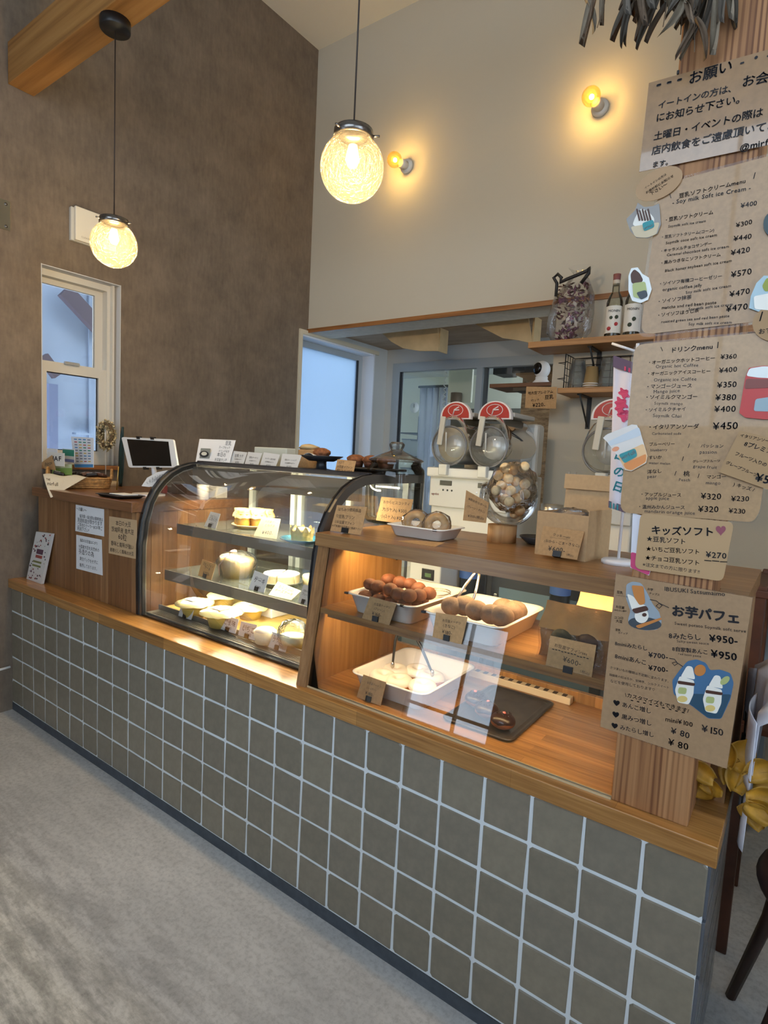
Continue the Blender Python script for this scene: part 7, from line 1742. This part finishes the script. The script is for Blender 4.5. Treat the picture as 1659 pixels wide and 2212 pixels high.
# ================================================================== bentwood chair and clothes stand at the right edge
CHW = M('dark_bentwood', (58, 38, 30), 0.35, var=0.2, vs=20)
SEATM = wood('chair_seat', (70, 44, 28), (104, 68, 42), (124, 84, 54), 'x', 30, 6)
cc = Vector((3.125, 0.31, 0)); SHt = 0.45; CA = 1.65
RC = Matrix.Translation(cc) @ Matrix.Rotation(CA, 4, 'Z')
def cp(x, y, z): return RC @ Vector((x, y, z))
t = thing('bentwood_chair', cc, 'dark bentwood cafe chair beside the end of the counter', 'chair')
MB().lathe([(0.0, SHt - 0.012), (0.17, SHt - 0.012), (0.18, SHt), (0.0, SHt + 0.004)], cc, 36).build('seat', SEATM, t)
MB().torus(cc + Vector((0, 0, SHt - 0.012)), 0.185, 0.016, 40, 10).build('seat_ring', CHW, t)
for dx in (-1, 1):
    MB().tube([cp(dx * 0.125, -0.115, SHt - 0.02), cp(dx * 0.15, -0.15, 0.2), cp(dx * 0.165, -0.18, 0.0)], [0.016, 0.014, 0.011], 10).build('leg', CHW, t)
    MB().tube([cp(dx * 0.13, 0.13, SHt + 0.02), cp(dx * 0.145, 0.155, 0.25), cp(dx * 0.165, 0.21, 0.0)], [0.015, 0.015, 0.012], 10).build('leg', CHW, t)
hoop = [cp(-0.13, 0.13, SHt), cp(-0.155, 0.16, 0.6), cp(-0.165, 0.185, 0.74)] + [cp(-0.165 * math.cos(a_), 0.19 + 0.012 * math.sin(a_), 0.74 + 0.12 * math.sin(a_)) for a_ in [math.pi * j / 12 for j in range(1, 12)]] + [cp(0.165, 0.185, 0.74), cp(0.155, 0.16, 0.6), cp(0.13, 0.13, SHt)]
MB().tube(hoop, 0.014, 10).build('back_hoop', CHW, t)
MB().tube([cp(-0.07, 0.145, SHt), cp(-0.09, 0.17, 0.62)] + [cp(-0.09 * math.cos(a_), 0.183, 0.65 + 0.1 * math.sin(a_)) for a_ in [math.pi * j / 10 for j in range(11)]] + [cp(0.07, 0.145, SHt)], 0.011, 8).build('inner_hoop', CHW, t)
MB().torus(cc + Vector((0, 0, 0.24)), 0.15, 0.01, 36, 8).build('stretcher_ring', CHW, t)
# white T-shirt draped over the chair back
TS = M('white_cotton', (206, 206, 214), 0.85, bmp=0.15, bs=30)
t = thing('white_tshirt', cp(0, 0.2, 0.56), 'white T-shirt with black line drawing draped over the chair back', 'T-shirt')
def drape(u, v):
    x = (u - 0.5) * 0.35; crown = 0.885 - 0.5 * x * x * 4
    w = 0.006 * math.sin(15 * u + 2 * v) + 0.004 * math.sin(31 * u)
    if v < 0.55:
        q = v / 0.55; return cp(x, 0.228 + 0.01 * (1 - q) + w, 0.565 + (crown - 0.565) * q + 0.012 * math.sin(5 * u) * (1 - q))
    if v < 0.65:
        q = (v - 0.55) / 0.1; return cp(x, 0.228 - 0.06 * q, crown + 0.008 * math.sin(math.pi * q))
    q = (v - 0.65) / 0.35; return cp(x, 0.168 - 0.004 * q + w * 0.5, crown - 0.2 * q)
MB().sheet(drape, 28, 30, 0.0015).build('shirt_body', TS, t)
for s_ in (-1, 1): MB().sheet(lambda u, v: cp(s_ * (0.085 + 0.09 * u + 0.012 * v), 0.238 + 0.012 * math.sin(math.pi * u), 0.85 - 0.13 * v - 0.03 * u), 8, 8, 0.002).build('sleeve', TS, t)
k = MB()
for j in range(7):
    k.tube([cp(-0.12 + 0.045 * j + 0.028 * math.cos(b_), 0.246, 0.64 + 0.035 * (j % 3) + 0.026 * math.sin(b_ * 1.5)) for b_ in [0.5 * q for q in range(11)]], 0.0016, 5)
k.build('printed_drawing', INK, t)
# dark wooden frame behind the chair
STW = M('dark_brown_wood', (74, 42, 28), 0.5, var=0.12, vs=20)
YS = 0.59; ux = P(1571, 1900, 'y', YS).x - 0.012
t = thing('wooden_rack', (ux + 0.3, YS, 0), 'dark brown wooden rack standing behind the bentwood chair', 'rack')
for x_ in (ux, ux + 0.62):
    MB().rbox(x_, x_ + 0.028, YS, YS + 0.03, 0.0, 1.0, 0.003).build('upright', STW, t)
    MB().rbox(x_, x_ + 0.028, YS + 0.32, YS + 0.35, 0.0, 1.0, 0.003).build('upright', STW, t)
for z_ in (0.62, 0.97): MB().rbox(ux - 0.005, ux + 0.653, YS - 0.004, YS + 0.354, z_, z_ + 0.02, 0.003).build('rack_board', STW, t)
